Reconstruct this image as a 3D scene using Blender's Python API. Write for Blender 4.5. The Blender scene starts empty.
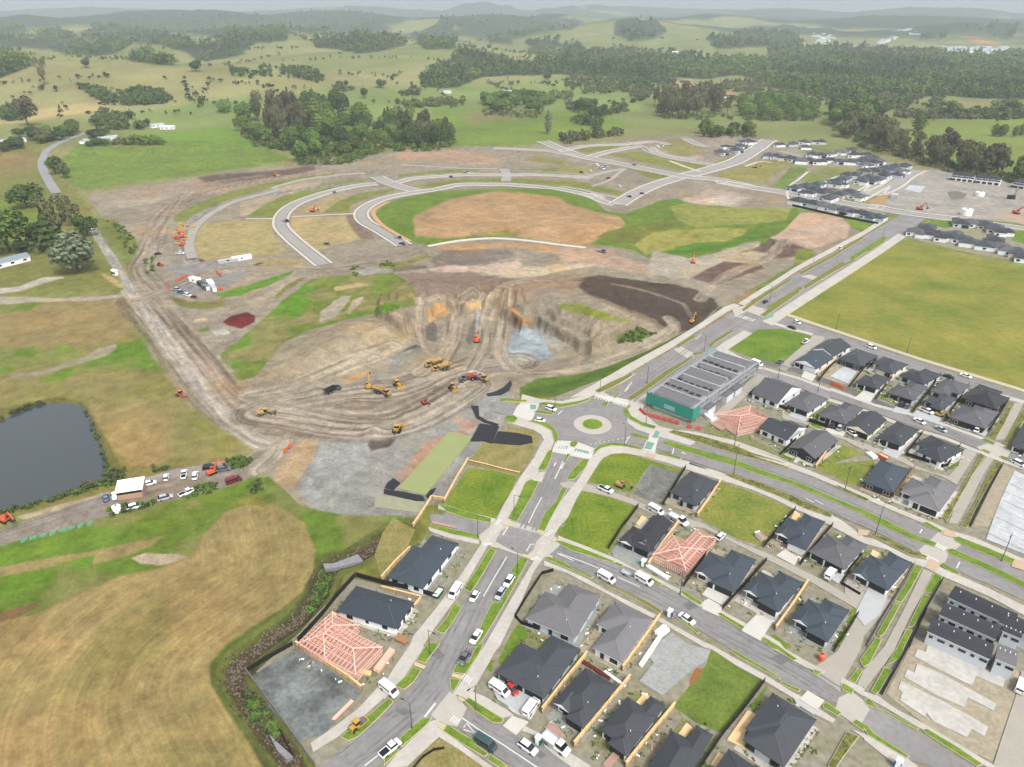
import bpy,bmesh,math,random
import numpy as np
from mathutils import Vector,Matrix
from mathutils.geometry import tessellate_polygon
R=math.radians
rng=random.Random(7)
scene=bpy.context.scene
COL=scene.collection
CH=140.0;CF=720.0;PITCH=math.atan((383.5-12)/CF)
SP,CP=math.sin(PITCH),math.cos(PITCH)
def ray(px,py):
 x=(px-512)/CF;y=-(py-383.5)/CF
 return x,CP+y*SP,-SP+y*CP
def G(px,py,z=0.0):
 d=ray(px,py);t=(z-CH)/d[2]
 return(d[0]*t,d[1]*t)
def project(x,y,z):
 dz=z-CH
 dep=y*CP-dz*SP;up=y*SP+dz*CP
 dep=np.maximum(dep,1.0)
 return 512+CF*x/dep,383.5-CF*up/dep
CROPS={c+str(i+1):(224+160*i,y)for c,y in(('a',287),('b',407),('c',527),('d',647))for i in range(5)}
def q(crop,*v):
 x0,y0=CROPS[crop]
 return[(x0+v[i]/6.4,y0+v[i+1]/6.4)for i in range(0,len(v),2)]
ALB=0.54
def lin(c,k=ALB):
 o=[]
 for v in c:
  v=v/255.0
  o.append((v/12.92 if v<=0.04045 else((v+0.055)/1.055)**2.4)*k)
 return o
MATS={}
def mat(name,col,rough=0.8,var=0.12,scale=1.5,bump=0.0,spec=0.3,metal=0.0,fine=None,tint=None,k=ALB,objvar=0):
 if name in MATS:return MATS[name]
 m=bpy.data.materials.new(name);m.use_nodes=True
 nt=m.node_tree;N=nt.nodes;L=nt.links
 b=N['Principled BSDF']
 b.inputs['Roughness'].default_value=rough
 b.inputs['Metallic'].default_value=metal
 b.inputs['Specular IOR Level'].default_value=spec
 c=lin(col,k)
 geo=N.new('ShaderNodeNewGeometry')
 no=N.new('ShaderNodeTexNoise');no.inputs['Scale'].default_value=scale;no.inputs['Detail'].default_value=5
 no.inputs['Roughness'].default_value=0.65
 L.new(geo.outputs['Position'],no.inputs['Vector'])
 cr=N.new('ShaderNodeValToRGB')
 t=lin(tint,k)if tint else c
 cr.color_ramp.elements[0].position=0.3;cr.color_ramp.elements[1].position=0.7
 cr.color_ramp.elements[0].color=[max(0,x*(1-var))for x in c]+[1]
 cr.color_ramp.elements[1].color=[x*(1+var)for x in t]+[1]
 L.new(no.outputs['Fac'],cr.inputs['Fac'])
 out=cr.outputs['Color']
 if fine:
  n2=N.new('ShaderNodeTexNoise');n2.inputs['Scale'].default_value=fine[0];n2.inputs['Detail'].default_value=3
  L.new(geo.outputs['Position'],n2.inputs['Vector'])
  mr=N.new('ShaderNodeMapRange');mr.inputs['From Min'].default_value=0.3;mr.inputs['From Max'].default_value=0.7
  mr.inputs['To Min'].default_value=1-fine[1];mr.inputs['To Max'].default_value=1+fine[1]
  L.new(n2.outputs['Fac'],mr.inputs['Value'])
  vm=N.new('ShaderNodeVectorMath');vm.operation='SCALE'
  L.new(out,vm.inputs[0]);L.new(mr.outputs['Result'],vm.inputs['Scale']);out=vm.outputs['Vector']
 if objvar:
  oi=N.new('ShaderNodeObjectInfo');m2=N.new('ShaderNodeMapRange');m2.inputs['To Min'].default_value=1-objvar;m2.inputs['To Max'].default_value=1+objvar
  L.new(oi.outputs['Random'],m2.inputs['Value']);v2=N.new('ShaderNodeVectorMath');v2.operation='SCALE';L.new(out,v2.inputs[0]);L.new(m2.outputs['Result'],v2.inputs['Scale']);out=v2.outputs['Vector']
 L.new(out,b.inputs['Base Color'])
 if bump:
  bp=N.new('ShaderNodeBump');bp.inputs['Strength'].default_value=bump;bp.inputs['Distance'].default_value=0.1
  L.new(no.outputs['Fac'],bp.inputs['Height']);L.new(bp.outputs['Normal'],b.inputs['Normal'])
 MATS[name]=m
 return m
class MB:
 def __init__(s):s.v=[];s.f=[];s.mi=[]
 def add(s,vs,fs,mi=0):
  n=len(s.v);s.v+=[tuple(p)for p in vs]
  for f in fs:s.f.append(tuple(i+n for i in f));s.mi.append(mi)
  return s
 def box(s,x0,x1,y0,y1,z0,z1,M=None,mi=0,tx=0,ty=0):
  vs=[(x0,y0,z0),(x1,y0,z0),(x1,y1,z0),(x0,y1,z0),(x0+tx,y0+ty,z1),(x1-tx,y0+ty,z1),(x1-tx,y1-ty,z1),(x0+tx,y1-ty,z1)]
  if M is not None:vs=[tuple(M@Vector(p))for p in vs]
  return s.add(vs,[(3,2,1,0),(4,5,6,7),(0,1,5,4),(1,2,6,5),(2,3,7,6),(3,0,4,7)],mi)
 def cyl(s,a,b,r,r2=None,n=8,mi=0):
  a=Vector(a);b=Vector(b);r2=r if r2 is None else r2
  d=(b-a).normalized();u=d.orthogonal().normalized();w=d.cross(u)
  vs=[]
  for c,rr in((a,r),(b,r2)):
   for k in range(n):
    t=2*math.pi*k/n;vs.append(c+(u*math.cos(t)+w*math.sin(t))*rr)
  fs=[(k,(k+1)%n,n+(k+1)%n,n+k)for k in range(n)]+[tuple(range(n-1,-1,-1)),tuple(range(n,2*n))]
  return s.add(vs,fs,mi)
 def bar(s,a,b,w,h,mi=0):
  a=Vector(a);b=Vector(b);d=(b-a).normalized()
  up=Vector((0,0,1))if abs(d.z)<0.95 else Vector((1,0,0))
  sd=d.cross(up).normalized()*(w/2);uu=sd.cross(d).normalized()*(h/2)
  vs=[a-sd-uu,a+sd-uu,a+sd+uu,a-sd+uu,b-sd-uu,b+sd-uu,b+sd+uu,b-sd+uu]
  return s.add(vs,[(0,1,2,3),(7,6,5,4),(0,4,5,1),(1,5,6,2),(2,6,7,3),(3,7,4,0)],mi)
 def prism(s,pts,z0,z1,mi=0,bottom=True):
  pts=[(p[0],p[1])for p in pts]
  ar=sum(pts[i][0]*pts[(i+1)%len(pts)][1]-pts[(i+1)%len(pts)][0]*pts[i][1]for i in range(len(pts)))
  if ar<0:pts=pts[::-1]
  n=len(pts)
  tri=tessellate_polygon([[Vector((p[0],p[1],0))for p in pts]])
  vs=[(p[0],p[1],z1)for p in pts]+[(p[0],p[1],z0)for p in pts]
  fs=[]
  for t in tri:
   a,b,c=t
   cr=(pts[b][0]-pts[a][0])*(pts[c][1]-pts[a][1])-(pts[c][0]-pts[a][0])*(pts[b][1]-pts[a][1])
   if abs(cr)<1e-9:continue
   fs.append((a,b,c)if cr>0 else(a,c,b))
   if bottom:fs.append((a+n,c+n,b+n)if cr>0 else(a+n,b+n,c+n))
  for i in range(n):fs.append((n+i,n+(i+1)%n,(i+1)%n,i))
  return s.add(vs,fs,mi)
 def extr(s,prof,x0,x1,mi=0,t0=0,axis='x'):
  n=len(prof)
  vs=[(x0,p[0],p[1])for p in prof]+[(x1,p[0],p[1])for p in prof]
  if axis=='y':vs=[(v[1],v[0],v[2])for v in vs]
  fs=[tuple(range(n)),tuple(range(2*n-1,n-1,-1))]+[(i,n+i,n+(i+1)%n,(i+1)%n)for i in range(n)]
  return s.add(vs,fs,mi)
 def mesh(s,name,mats):
  me=bpy.data.meshes.new(name);me.from_pydata(s.v,[],s.f)
  ms=mats if isinstance(mats,(list,tuple))else[mats]
  for m in ms:me.materials.append(m)
  if len(ms)>1:me.polygons.foreach_set('material_index',s.mi)
  me.update();return me
 def build(s,name,mats,parent=None,fix=False):
  me=s.mesh(name,mats)
  if fix:
   bm=bmesh.new();bm.from_mesh(me);bmesh.ops.recalc_face_normals(bm,faces=bm.faces);bm.to_mesh(me);bm.free()
  o=bpy.data.objects.new(name,me);COL.objects.link(o)
  if parent is not None:o.parent=parent
  return o
def tag(o,label=None,cat=None,group=None,kind=None):
 if label:o['label']=label
 if cat:o['category']=cat
 if group:o['group']=group
 if kind:o['kind']=kind
 return o
def thing(name,label,cat,loc=(0,0,0),rz=0,group=None):
 o=bpy.data.objects.new(name,None);COL.objects.link(o)
 o.location=loc;o.rotation_euler=(0,0,rz);o.empty_display_size=0.5
 return tag(o,label,cat,group)
KIDS={}
def dup(root,loc,rz,label,group=None,sc=None):
 """copy of a thing, its parts and their sub-parts (mesh data shared)"""
 r=root.copy();COL.objects.link(r);r.location=loc;r.rotation_euler=(0,0,rz);r['label']=label
 if group:r['group']=group
 if sc is not None:r.scale=sc if isinstance(sc,(tuple,list))else(sc,sc,sc)
 if root.name not in KIDS:KIDS[root.name]=[(c,list(c.children))for c in root.children]
 for c,gs in KIDS[root.name]:
  d=c.copy();COL.objects.link(d);d.parent=r
  for g in gs:
   e=g.copy();COL.objects.link(e);e.parent=d
 return r
def W(pts,z=0.0):return[G(p[0],p[1],z)for p in pts]
def area2(p):return sum(p[i][0]*p[(i+1)%len(p)][1]-p[(i+1)%len(p)][0]*p[i][1]for i in range(len(p)))
def inset(pts,d):
 if area2(pts)<0:pts=pts[::-1]
 n=len(pts);out=[]
 for i in range(n):
  a,b,c=Vector(pts[i-1]),Vector(pts[i]),Vector(pts[(i+1)%n])
  e1=(b-a).normalized();e2=(c-b).normalized()
  n1=Vector((-e1.y,e1.x));n2=Vector((-e2.y,e2.x));m=n1+n2
  l=max(m.length_squared,0.35)
  out.append(tuple(b+m*(2*d/l)))
 return out
def smooth(pts,k=4,closed=False):
 n=len(pts);out=[]
 rngi=range(n)if closed else range(n-1)
 for i in rngi:
  P=[pts[(i+j)%n]if closed else pts[min(max(i+j,0),n-1)]for j in(-1,0,1,2)]
  for s in range(k):
   t=s/k
   out.append(tuple(0.5*(2*P[1][c]+(P[2][c]-P[0][c])*t+(2*P[0][c]-5*P[1][c]+4*P[2][c]-P[3][c])*t*t+(3*P[1][c]-P[0][c]-3*P[2][c]+P[3][c])*t**3)for c in(0,1)))
 if not closed:out.append(tuple(pts[-1]))
 return out
def ribbon(line,w):
 l=[];r=[]
 n=len(line)
 for i in range(n):
  a=Vector(line[max(i-1,0)]);b=Vector(line[min(i+1,n-1)])
  d=(b-a).normalized();nn=Vector((-d.y,d.x))*(w/2);p=Vector(line[i])
  l.append(tuple(p+nn));r.append(tuple(p-nn))
 return l+r[::-1]
CROPS.update({'e1':(80,140),'e2':(240,140),'e3':(400,140),'e4':(560,130),'e7':(130,230),'e8':(0,90),'f5':(560,270),'f6':(320,230),'f7':(0,220)})
SCALES={k:5.115 for k in('e1','e2','e3','e4','e7','e8','f5','f6','f7')}
CROPS.update({'e5':(720,130),'e6':(864,150),'g1':(0,0),'g2':(256,0),'g3':(512,0),'g4':(768,0)})
SCALES.update({'g1':4,'g2':4,'g3':4,'g4':4})
CROPS.update({'m1':(0,460),'m2':(0,400),'m3':(240,330),'m4':(0,230),'m5':(340,230),'m6':(380,300),'m7':(240,520),'m8':(240,620),'m9':(430,610),'n1':(620,610),'n2':(684,230),'n3':(684,0),'n4':(620,310),'n5':(814,310),'n6':(480,360),'n7':(430,460),'n8':(620,460),'n9':(814,460),'n0':(814,610)})
SCALES.update({'m1':2.5,'m2':3.938,'m3':4.876,'m4':3.009,'m5':3.009,'m6':5.683,'m7':4.876,'m8':4.876,'m9':4.876,'n1':4.876,'n2':3.009,'n3':3.009,'n4':4.876,'n5':4.876,'n6':4.876,'n7':4.876,'n8':4.876,'n9':4.876,'n0':4.876})
def q(crop,*v):
 x0,y0=CROPS[crop];s=SCALES.get(crop,6.4)
 return[(x0+v[i]/s,y0+v[i+1]/s)for i in range(0,len(v),2)]
def hash2(i,j,seed):
 n=(i.astype(np.int64)*374761393+j.astype(np.int64)*668265263+seed*1442695041)&0x7fffffff
 n=((n^(n>>13))*1274126177)&0x7fffffff
 return((n^(n>>16))&0xffff)/65535.0
def vn(x,y,s,seed=0):
 x=x/s;y=y/s
 i=np.floor(x);j=np.floor(y);fx=x-i;fy=y-j
 fx=fx*fx*(3-2*fx);fy=fy*fy*(3-2*fy)
 i=i.astype(np.int64);j=j.astype(np.int64)
 a=hash2(i,j,seed);b=hash2(i+1,j,seed);c=hash2(i,j+1,seed);d=hash2(i+1,j+1,seed)
 return(a*(1-fx)+b*fx)*(1-fy)+(c*(1-fx)+d*fx)*fy
def fbm(x,y,s,seed=0,o=4):
 r=0;a=0.5;t=0
 for k in range(o):
  r=r+a*vn(x,y,s/2**k,seed+k*17);t+=a;a*=0.55
 return r/t
def sst(a,b,v):
 t=np.clip((v-a)/(b-a),0,1);return t*t*(3-2*t)
def crest(px,py,D,sx,sy,rot=0,drop=0):
 dep=PITCH+math.atan((py-383.5)/CF)
 x=(px-512)/CF*(D*CP+(CH-50)*SP)
 return(x,D,CH-D*math.tan(dep),sx,sy,rot)
HILLS=[crest(85,59,1500,330,210),crest(-40,50,1700,300,260),crest(152,45,2250,190,160),crest(292,34,2700,430,330),crest(215,66,1500,260,180),crest(380,52,2100,360,260),crest(418,44,2350,260,200),crest(565,32,3500,260,240),crest(612,35,3200,260,230),crest(640,20,3900,330,260),crest(740,33,3500,380,300),crest(700,40,3000,200,200),crest(795,60,2300,330,260),crest(985,25,4200,420,300),crest(930,30,4400,300,200),crest(60,27,3600,500,260),crest(60,36,3000,420,180),crest(260,31,3300,500,250),crest(180,13,5400,900,420),crest(330,12,5600,700,400),crest(440,20,4700,450,300),crest(490,17,5200,700,420),crest(30,18,4700,420,300),crest(560,16,5600,500,400),crest(900,18,5500,900,420),crest(700,17,5600,700,400),crest(-200,18,4300,500,400),crest(1180,20,4300,600,400),crest(930,7,8500,900,600),crest(760,10,9000,1500,600),crest(480,4,9500,500,500),crest(580,6,9200,600,500),crest(350,7,9500,1500,600),crest(100,8,9500,2000,600),crest(-150,8,9500,1500,600),crest(1180,8,9500,1500,600),crest(650,8,10500,2500,700)]
def polyline_d(x,y,pts):
 """distance, signed distance and run length to a polyline (arrays)"""
 best=np.full(x.shape,1e18);sg=np.zeros(x.shape);al=np.zeros(x.shape);run=0.0
 for a,b in zip(pts[:-1],pts[1:]):
  dx,dy=b[0]-a[0],b[1]-a[1];L2=dx*dx+dy*dy;L=math.sqrt(L2)
  if L2<1e-12:continue
  t=np.clip(((x-a[0])*dx+(y-a[1])*dy)/L2,0,1)
  ex=x-(a[0]+t*dx);ey=y-(a[1]+t*dy);d2=ex*ex+ey*ey
  m=d2<best
  best=np.where(m,d2,best);sg=np.where(m,np.sign(dx*ey-dy*ex),sg);al=np.where(m,run+t*L,al);run+=L
 d=np.sqrt(best);return d,d*sg,al
def inside(x,y,pts):
 r=np.zeros(x.shape,bool);n=len(pts);j=n-1
 for i in range(n):
  xi,yi=pts[i];xj,yj=pts[j]
  if yi!=yj:
   r^=((yi>y)!=(yj>y))&(x<(xj-xi)*(y-yi)/(yj-yi)+xi)
  j=i
 return r
def sdist(x,y,pts):
 d,_,_=polyline_d(x,y,list(pts)+[pts[0]])
 return np.where(inside(x,y,pts),d,-d)
POND=W(q('m2',-480,130,-200,100,0,85,60,52,120,28,180,14,232,11,280,16,312,30,338,58,356,105,372,150,388,190,402,235,412,275,405,300,370,314,330,325,270,345,200,375,100,402,0,425,-200,470,-500,500))
STREAM=W([(392,532),(372,546),(352,558),(333,563),(323,574),(318,590),(309,604),(296,619),(276,633),(252,650),(236,664),(234,680),(250,705),(266,730),(283,748),(296,775),(310,800)])
MESA=W([(374,214),(400,200),(440,191.5),(500,188.5),(553,190),(592,199),(610,212),(625,222),(615,236),(586,243),(546,238),(506,236),(462,239),(428,243),(390,231)])
GULLY=W([(606,240),(640,226),(672,219),(700,226),(760,224),(775,232),(740,246),(690,253),(650,258),(625,252)])
PIT=W([(425,305),(460,296),(500,300),(540,308),(575,318),(600,338),(595,360),(545,372),(500,372),(440,370),(415,340)])
UPLAND=W([(408,346),(416,320),(446,303),(470,318),(484,300),(498,306),(520,330),(536,322),(560,338),(592,352),(640,330),(620,290),(560,278),(480,276),(420,280),(385,296),(372,322)])
UPY=G(480,272)[1]
BATTER=W([(522,378),(560,366),(600,350),(640,338),(680,322),(718,308),(726,316),(690,336),(650,354),(610,372),(570,388),(520,392)])
LHILL=W([(262,372),(280,345),(330,322),(380,315),(418,325),(420,345),(360,372),(300,388)])
HAULROAD=W([(-40,556),(60,517),(150,494),(230,473),(270,452)])
def height(x,y):
 x=np.asarray(x,float);y=np.asarray(y,float)
 h=np.zeros(x.shape)
 r=np.sqrt(x*x+y*y)
 far=sst(880,1700,y)
 nz=fbm(x,y,900,3,4)
 rd=1-np.abs(2*fbm(x,y,1500,11,5)-1)*1.6
 h+=far*((nz-0.35)*30+(fbm(x,y,380,6,3)-0.4)*26*sst(1100,2000,y))+sst(2600,6500,y)*np.clip(rd,0,1)**1.6*75+sst(6000,10000,y)*fbm(x,y,2600,12,4)*70
 left=sst(300,900,y)*sst(-330,-700,x)
 h+=left*(fbm(x,y,420,5,3)-0.35)*10
 for(cx,cy,z,sx,sy,rot)in HILLS:
  dx=(x-cx)/sx;dy=(y-cy)/sy
  mm=(dx*dx+dy*dy)<30
  if not mm.any():continue
  g=np.exp(-0.5*(dx*dx+dy*dy)**0.85)*z
  g[mm]*=0.80+0.40*fbm(x[mm],y[mm],sx*0.55,int(cy)%97,5)
  k=6.0
  h=np.where(g>h-30,np.maximum(h,g)+np.exp(-np.abs(h-g)/k)*k*0.3*(g>1),h)
 near=(y<900)
 if near.any():
  xn,yn=x[near],y[near];hn=h[near]
  def sub(poly,fn,marg=30):
   nonlocal hn
   xs=[p[0]for p in poly];ys=[p[1]for p in poly]
   m=(xn>min(xs)-marg)&(xn<max(xs)+marg)&(yn>min(ys)-marg)&(yn<max(ys)+marg)
   if m.any():hn[m]=fn(xn[m],yn[m],hn[m])
  sub(MESA,lambda a,b,c:c+3.2*sst(-6,16,sdist(a,b,MESA)))
  sub(GULLY,lambda a,b,c:c-3.5*sst(-4,22,sdist(a,b,GULLY))*(0.6+0.8*fbm(a,b,40,8,2)))
  sub(PIT,lambda a,b,c:c-2.4*sst(-2,7,sdist(a,b,PIT))*(0.55+0.9*vn(a,b,34,9)))
  def bench(a,b,c):
   d=sdist(a,b,UPLAND)+(fbm(a,b,16,33,4)-0.5)*13
   f=0.55*sst(0,2.0,d)+0.3*sst(6.0,8.0,d)+0.15*sst(12,14,d)
   return c+(8.5+4.0*vn(a,b,26,35))*f*np.clip((UPY-b)/75,0,1)**0.8
  sub(UPLAND,bench)
  sub(LHILL,lambda a,b,c:c+7.5*sst(-3,26,sdist(a,b,LHILL))*(0.7+0.5*fbm(a,b,30,4,3)))
  sub(BATTER,lambda a,b,c:c-2.2*sst(-1,8,sdist(a,b,BATTER)))
  sub(POND,lambda a,b,c:c-2.2*sst(-3,1.2,sdist(a,b,POND)))
  sub(STREAM,lambda a,b,c:c-1.3*(1-sst(1.2,4.2,polyline_d(a,b,STREAM)[0])))
  for(px,py,rr,hh)in HEAPS:
   cx,cy=G(px,py)
   m=(np.abs(xn-cx)<rr*2.4)&(np.abs(yn-cy)<rr*2.4)
   if m.any():
    d=np.sqrt((xn[m]-cx)**2+(yn[m]-cy)**2)/rr
    hn[m]+=hh*np.clip(1-d,0,1)**0.8*(0.6+0.8*vn(xn[m],yn[m],3.0,12))
  rough=fbm(xn,yn,14,21,4)-0.5
  m=DIRTMASK(xn,yn)
  hn+=m*(rough*1.2+(fbm(xn,yn,3.2,23,3)-0.5)*0.55)
  h[near]=hn
 return h
HEAPS=[(300,385,6,1.2),(345,352,6,1.3),(372,345,5,1.4),(352,402,4,.8),(405,415,4,.9),(372,434,5,1.4),(378,431,4,1.2),(600,262,9,1.2),(560,258,8,1.0),(530,290,7,1.3),(640,275,8,1.2),(455,268,8,1.4),(430,262,8,1.2),(305,300,5,1.1),(270,305,5,1.2),(185,262,5,1.1),(238,322,9,2.6),(231,173,7,2.2),(222,176,6,1.8),(240,171,6,2),(252,169,7,2),(262,167,6,1.7),(445,345,5,1.2),(650,150,10,3),(470,312,7,1.6),(404,328,6,1.5),(385,340,6,1.5),(392,352,5,1.4),(770,250,22,3.5),(790,247,20,3.5),(740,268,15,1.5),(720,272,13,1.2),(556,270,4,1.6),(564,269,4,1.4),(557,279,5,1.8),(622,300,12,0.6),(197,243,5,1.2),(158,262,5,1.5),(166,268,5,1.5),(212,272,4,1.3),(226,271,4,1.2),(250,278,4,1.2),(292,308,4,1.5),(345,276,9,1.6),(365,275,9,1.5)]
DIRTZ=W([(95,198),(200,180),(262,167),(345,166),(345,190),(300,196),(250,205),(190,225),(190,255),(255,268),(320,268),(380,258),(440,250),(500,243),(590,251),(640,265),(700,268),(700,290),(712,305),(690,318),(640,333),(590,350),(545,366),(510,378),(490,398),(470,410),(440,440),(400,470),(330,490),(290,460),(262,428),(215,370),(150,290),(140,255),(115,225)])
def DIRTMASK(x,y):
 return sst(0,8,sdist(x,y,DIRTZ))
def hz(x,y):return float(height(np.array([x]),np.array([y]))[0])
def Rm(px,py):
 d=ray(px,py)
 t=np.geomspace(120,14000,3500)
 x,y,z=d[0]*t,d[1]*t,CH+d[2]*t
 h=height(x,y);k=np.argmax(z<h)
 if k==0:return None
 return(x[k],y[k],h[k])
GREEN=(112,134,62);BRIGHT=(106,140,42);TAN=(160,148,98);OLIVE=(128,132,66);DIRT=(160,149,130);DARKD=(98,84,74)
GREY=(152,148,138);LIGHT=(184,174,158);BUSH=(64,78,52);FIELD=(150,134,84);MEAD=(140,136,78)
Z=[]
def z(p,c,g=1.0,s=1.5,w=2.0,amp=0.0):Z.append((p,c,g,s,w,amp))
z([(-300,150),(-300,64),(0,60),(120,58),(260,80),(360,70),(480,60),(520,90),(440,110),(330,112),(240,120),(120,118)],(160,156,102),1,6,8)
z([(-300,118),(0,116),(60,105),(110,103),(100,110),(60,116),(0,124)],(196,176,120),1,2,2)
z(q('g1',240,430,300,412,420,418,440,432,380,440,230,445),(200,178,124),1,1.5,2)
z([(90,134),(130,112),(200,100),(300,92),(420,84),(512,84),(560,78),(640,88),(640,110),(560,110),(500,118),(440,112),(330,116),(250,122),(150,130)],(138,156,84),1,4,5)
z([(55,165),(78,145),(110,138),(150,132),(230,124),(250,140),(292,160),(250,166),(150,180),(85,193),(62,180)],(122,148,58),1,2,3)
z([(118,141),(150,139),(170,144),(150,147),(112,146)],(150,136,84),1,2,2)
z([(165,132),(250,126),(262,148),(180,146),(135,140)],(118,150,50),1,2,3)
z([(-300,420),(-300,150),(40,145),(62,178),(85,195),(125,290),(0,300)],(136,138,70),1,3,5)
z([(-300,200),(0,198),(45,200),(60,215),(30,225),(0,228),(-300,235)],(124,142,54),1,3,4)
z([(-60,152),(0,152),(34,150),(40,170),(0,178),(-60,180)],(150,132,82),1,3,4)
z([(430,108),(500,106),(610,116),(635,124),(600,136),(520,146),(455,147),(440,130)],(124,148,56),1,2,3)
z([(455,112),(500,108),(530,118),(470,124)],(146,142,84),1,2,3)
z(q('g3',640,320,720,310,730,350,640,366),(180,166,116),1,1.5,2)
z(q('g3',760,370,810,350,900,375,890,395,800,395),(180,150,110),1,1.5,2)
z([(905,132),(945,118),(1024,118),(1300,122),(1300,200),(1024,180),(960,176),(930,150)],(134,150,68),1,3,4)
z([(935,112),(960,100),(1024,100),(1300,104),(1300,112),(1024,112),(980,110)],(160,150,96),1,2,3)
z([(820,105),(835,98),(830,118),(822,122)],(128,146,66),1,2,2)
z(q('n3',820,110,850,105,960,135,940,140,870,130),(206,160,116),0,1,1)
z(q('n3',355,130,450,132,540,136,520,142,360,138),(210,180,140),0,1,1)
z(q('n3',240,185,310,165,290,185,250,190),(200,170,130),0.3,1,1)
z([(84,194),(150,184),(200,178),(235,170),(290,166),(340,158),(420,150),(470,147),(540,145),(620,140),(700,135),(770,138),(800,148),(840,190),(800,215),(850,222),(868,236),(800,275),(730,318),(690,336),(640,358),(590,375),(535,396),(515,405),(510,420),(500,440),(470,470),(440,500),(405,516),(345,516),(300,505),(268,480),(250,480),(262,446),(238,420),(180,350),(128,290),(140,268)],DIRT,0,1.2,1.5)
z([(140,190),(230,176),(300,168),(345,170),(300,184),(240,196),(190,214),(150,232)],(162,146,130),0,2,3)
z(q('e1',130,280,250,300,420,280,480,290,350,340,200,350),(180,166,142),0,2,3)
z(q('e1',610,195,700,180,900,165,1020,155,1020,175,880,200,720,220,640,215),(112,94,82),0,1.2,2)
z(q('e2',0,175,150,165,260,145,380,130,390,150,200,195,0,205),(118,98,86),0,1.2,2)
z(q('e1',70,395,180,400,260,480,320,570,310,610,240,620,160,520),(128,134,62),1,1.5,2)
z(q('e1',330,600,380,610,390,700,370,720,330,640),(122,132,70),1,1,2)
z(q('e1',440,415,480,385,620,315,800,255,1000,215,1023,215,1023,240,900,260,740,315,600,385,540,420),(134,142,66),0.8,1,1)
z(q('e2',0,260,120,225,300,190,480,165,490,180,330,200,140,245,0,290),(134,142,66),0.8,1,1)
z(q('e1',850,390,900,345,1023,290,1023,350,930,390),(134,142,66),0.8,1,1)
z(q('e2',40,390,110,340,220,285,400,235,420,222,600,200,690,200,680,222,500,240,330,300,230,360,170,395),(134,142,66),0.8,1,1)
z(q('e2',0,310,130,260,300,225,420,205,400,235,220,285,110,340,40,385,0,395),(182,166,138),0,1,1)
z(q('e2',0,415,160,410,165,470,200,530,250,570,170,590,0,605,-160,612,-260,590,-265,500,-235,445,-180,425),(178,164,112),0.7,1,1.5)
z(q('e2',265,405,540,385,580,420,640,500,560,530,370,560,310,500,265,450),(186,168,118),0.6,1.2,2)
z(q('e2',540,385,590,385,620,430,690,490,690,515,620,510,560,440),(140,122,108),0,1.2,2)
z(q('e2',430,370,500,315,600,275,780,245,800,262,660,290,560,335,560,372),(134,142,66),0.8,1,1)
z(q('e2',300,385,350,345,430,330,430,300,520,285,560,290,480,320,425,372),(180,164,116),0.6,1,1)
z(q('e2',100,660,60,620,250,605,320,620,340,650,150,680),(176,160,112),0.6,1.2,2)
z(q('e3',-10,180,190,155,420,145,400,165,200,180,0,195),(134,142,66),0.8,1,1)
z(q('e3',80,230,240,205,400,195,520,195,525,215,380,220,200,240,110,248),(134,142,66),0.8,1,1)
z(q('e3',570,195,760,205,900,225,1023,250,1023,275,860,245,700,225,575,218),(134,142,66),0.8,1,1)
z(q('e3',570,150,800,145,920,155,910,180,760,175,570,165),(134,142,66),0.8,1,1)
z(q('e3',0,60,200,50,420,70,540,95,480,125,350,135,200,115,0,95),(178,152,130),0,2,3)
z(q('e3',640,95,700,80,850,110,830,122,700,112),(146,138,84),0.6,1.5,2)
z(q('e4',80,100,250,70,330,90,200,105,100,120),(134,142,66),0.9,1,1)
z(q('e4',240,125,420,108,520,140,700,165,790,185,700,208,600,205,420,165),(142,148,74),1,1,1)
z(q('e4',470,60,640,45,700,80,760,95,700,110,660,140,560,120),(152,148,88),0.9,1,1)
z(q('e4',0,180,100,190,180,200,100,230,0,235),(158,152,90),0.8,1,1)
z(q('e4',0,255,140,270,330,315,300,340,160,300,0,280),(134,142,66),0.8,1,1)
z(q('e4',380,200,540,225,570,240,480,250,400,225),(134,142,66),0.9,1,1)
z(q('e4',640,140,700,125,740,135,730,150,660,155),(190,158,140),0.2,1,1)
z(q('e5',0,280,180,225,300,190,360,190,500,200,470,225,380,245,340,290,290,340,150,325,0,305),(156,150,84),0.9,1,1)
z(q('e5',0,190,80,165,160,160,120,200,0,225),(148,146,84),0.9,1,1)
z(q('e5',300,330,350,270,450,225,560,235,560,260,490,300,470,345,430,380,340,360),(120,142,68),1,1.5,2)
z(q('e5',285,340,340,280,430,232,470,228,400,290,350,350),(158,150,126),0.1,1.2,1.5)
z(q('e5',500,320,570,275,700,300,640,350),(132,146,70),1,1,1)
z(q('e5',580,265,650,245,800,250,880,250,780,275,700,295),(146,150,86),1,1,1)
z(q('e5',830,345,870,330,990,350,900,390),(124,148,50),1,1,1)
z([(374,214),(384,205),(400,199),(440,191),(500,188),(553,189),(592,198),(606,211),(625,214),(660,200),(690,196),(760,215),(806,205),(845,210),(848,228),(800,240),(760,262),(700,262),(655,262),(632,250),(592,244),(546,240),(506,237),(462,239),(428,246),(400,238),(385,228)],(112,140,46),1,1,1)
z(q('e3',60,400,140,350,260,305,480,265,620,270,800,290,870,330,1023,375,1120,390,1150,430,1080,490,960,530,760,520,560,490,380,490,200,500,80,490),(186,152,112),0.35,1.5,2,0.2)
z(q('e3',420,470,540,460,620,480,560,498),(140,142,62),1,1.5,2)
z(q('e4',560,390,640,375,800,395,1000,400,1180,400,1160,460,1000,480,820,490,700,500,600,460),(152,156,74),1,1,1)
z(q('e4',380,590,450,530,560,510,820,500,970,500,940,540,840,570,700,580,500,630,440,640),(158,158,78),1,1,1)
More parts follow.
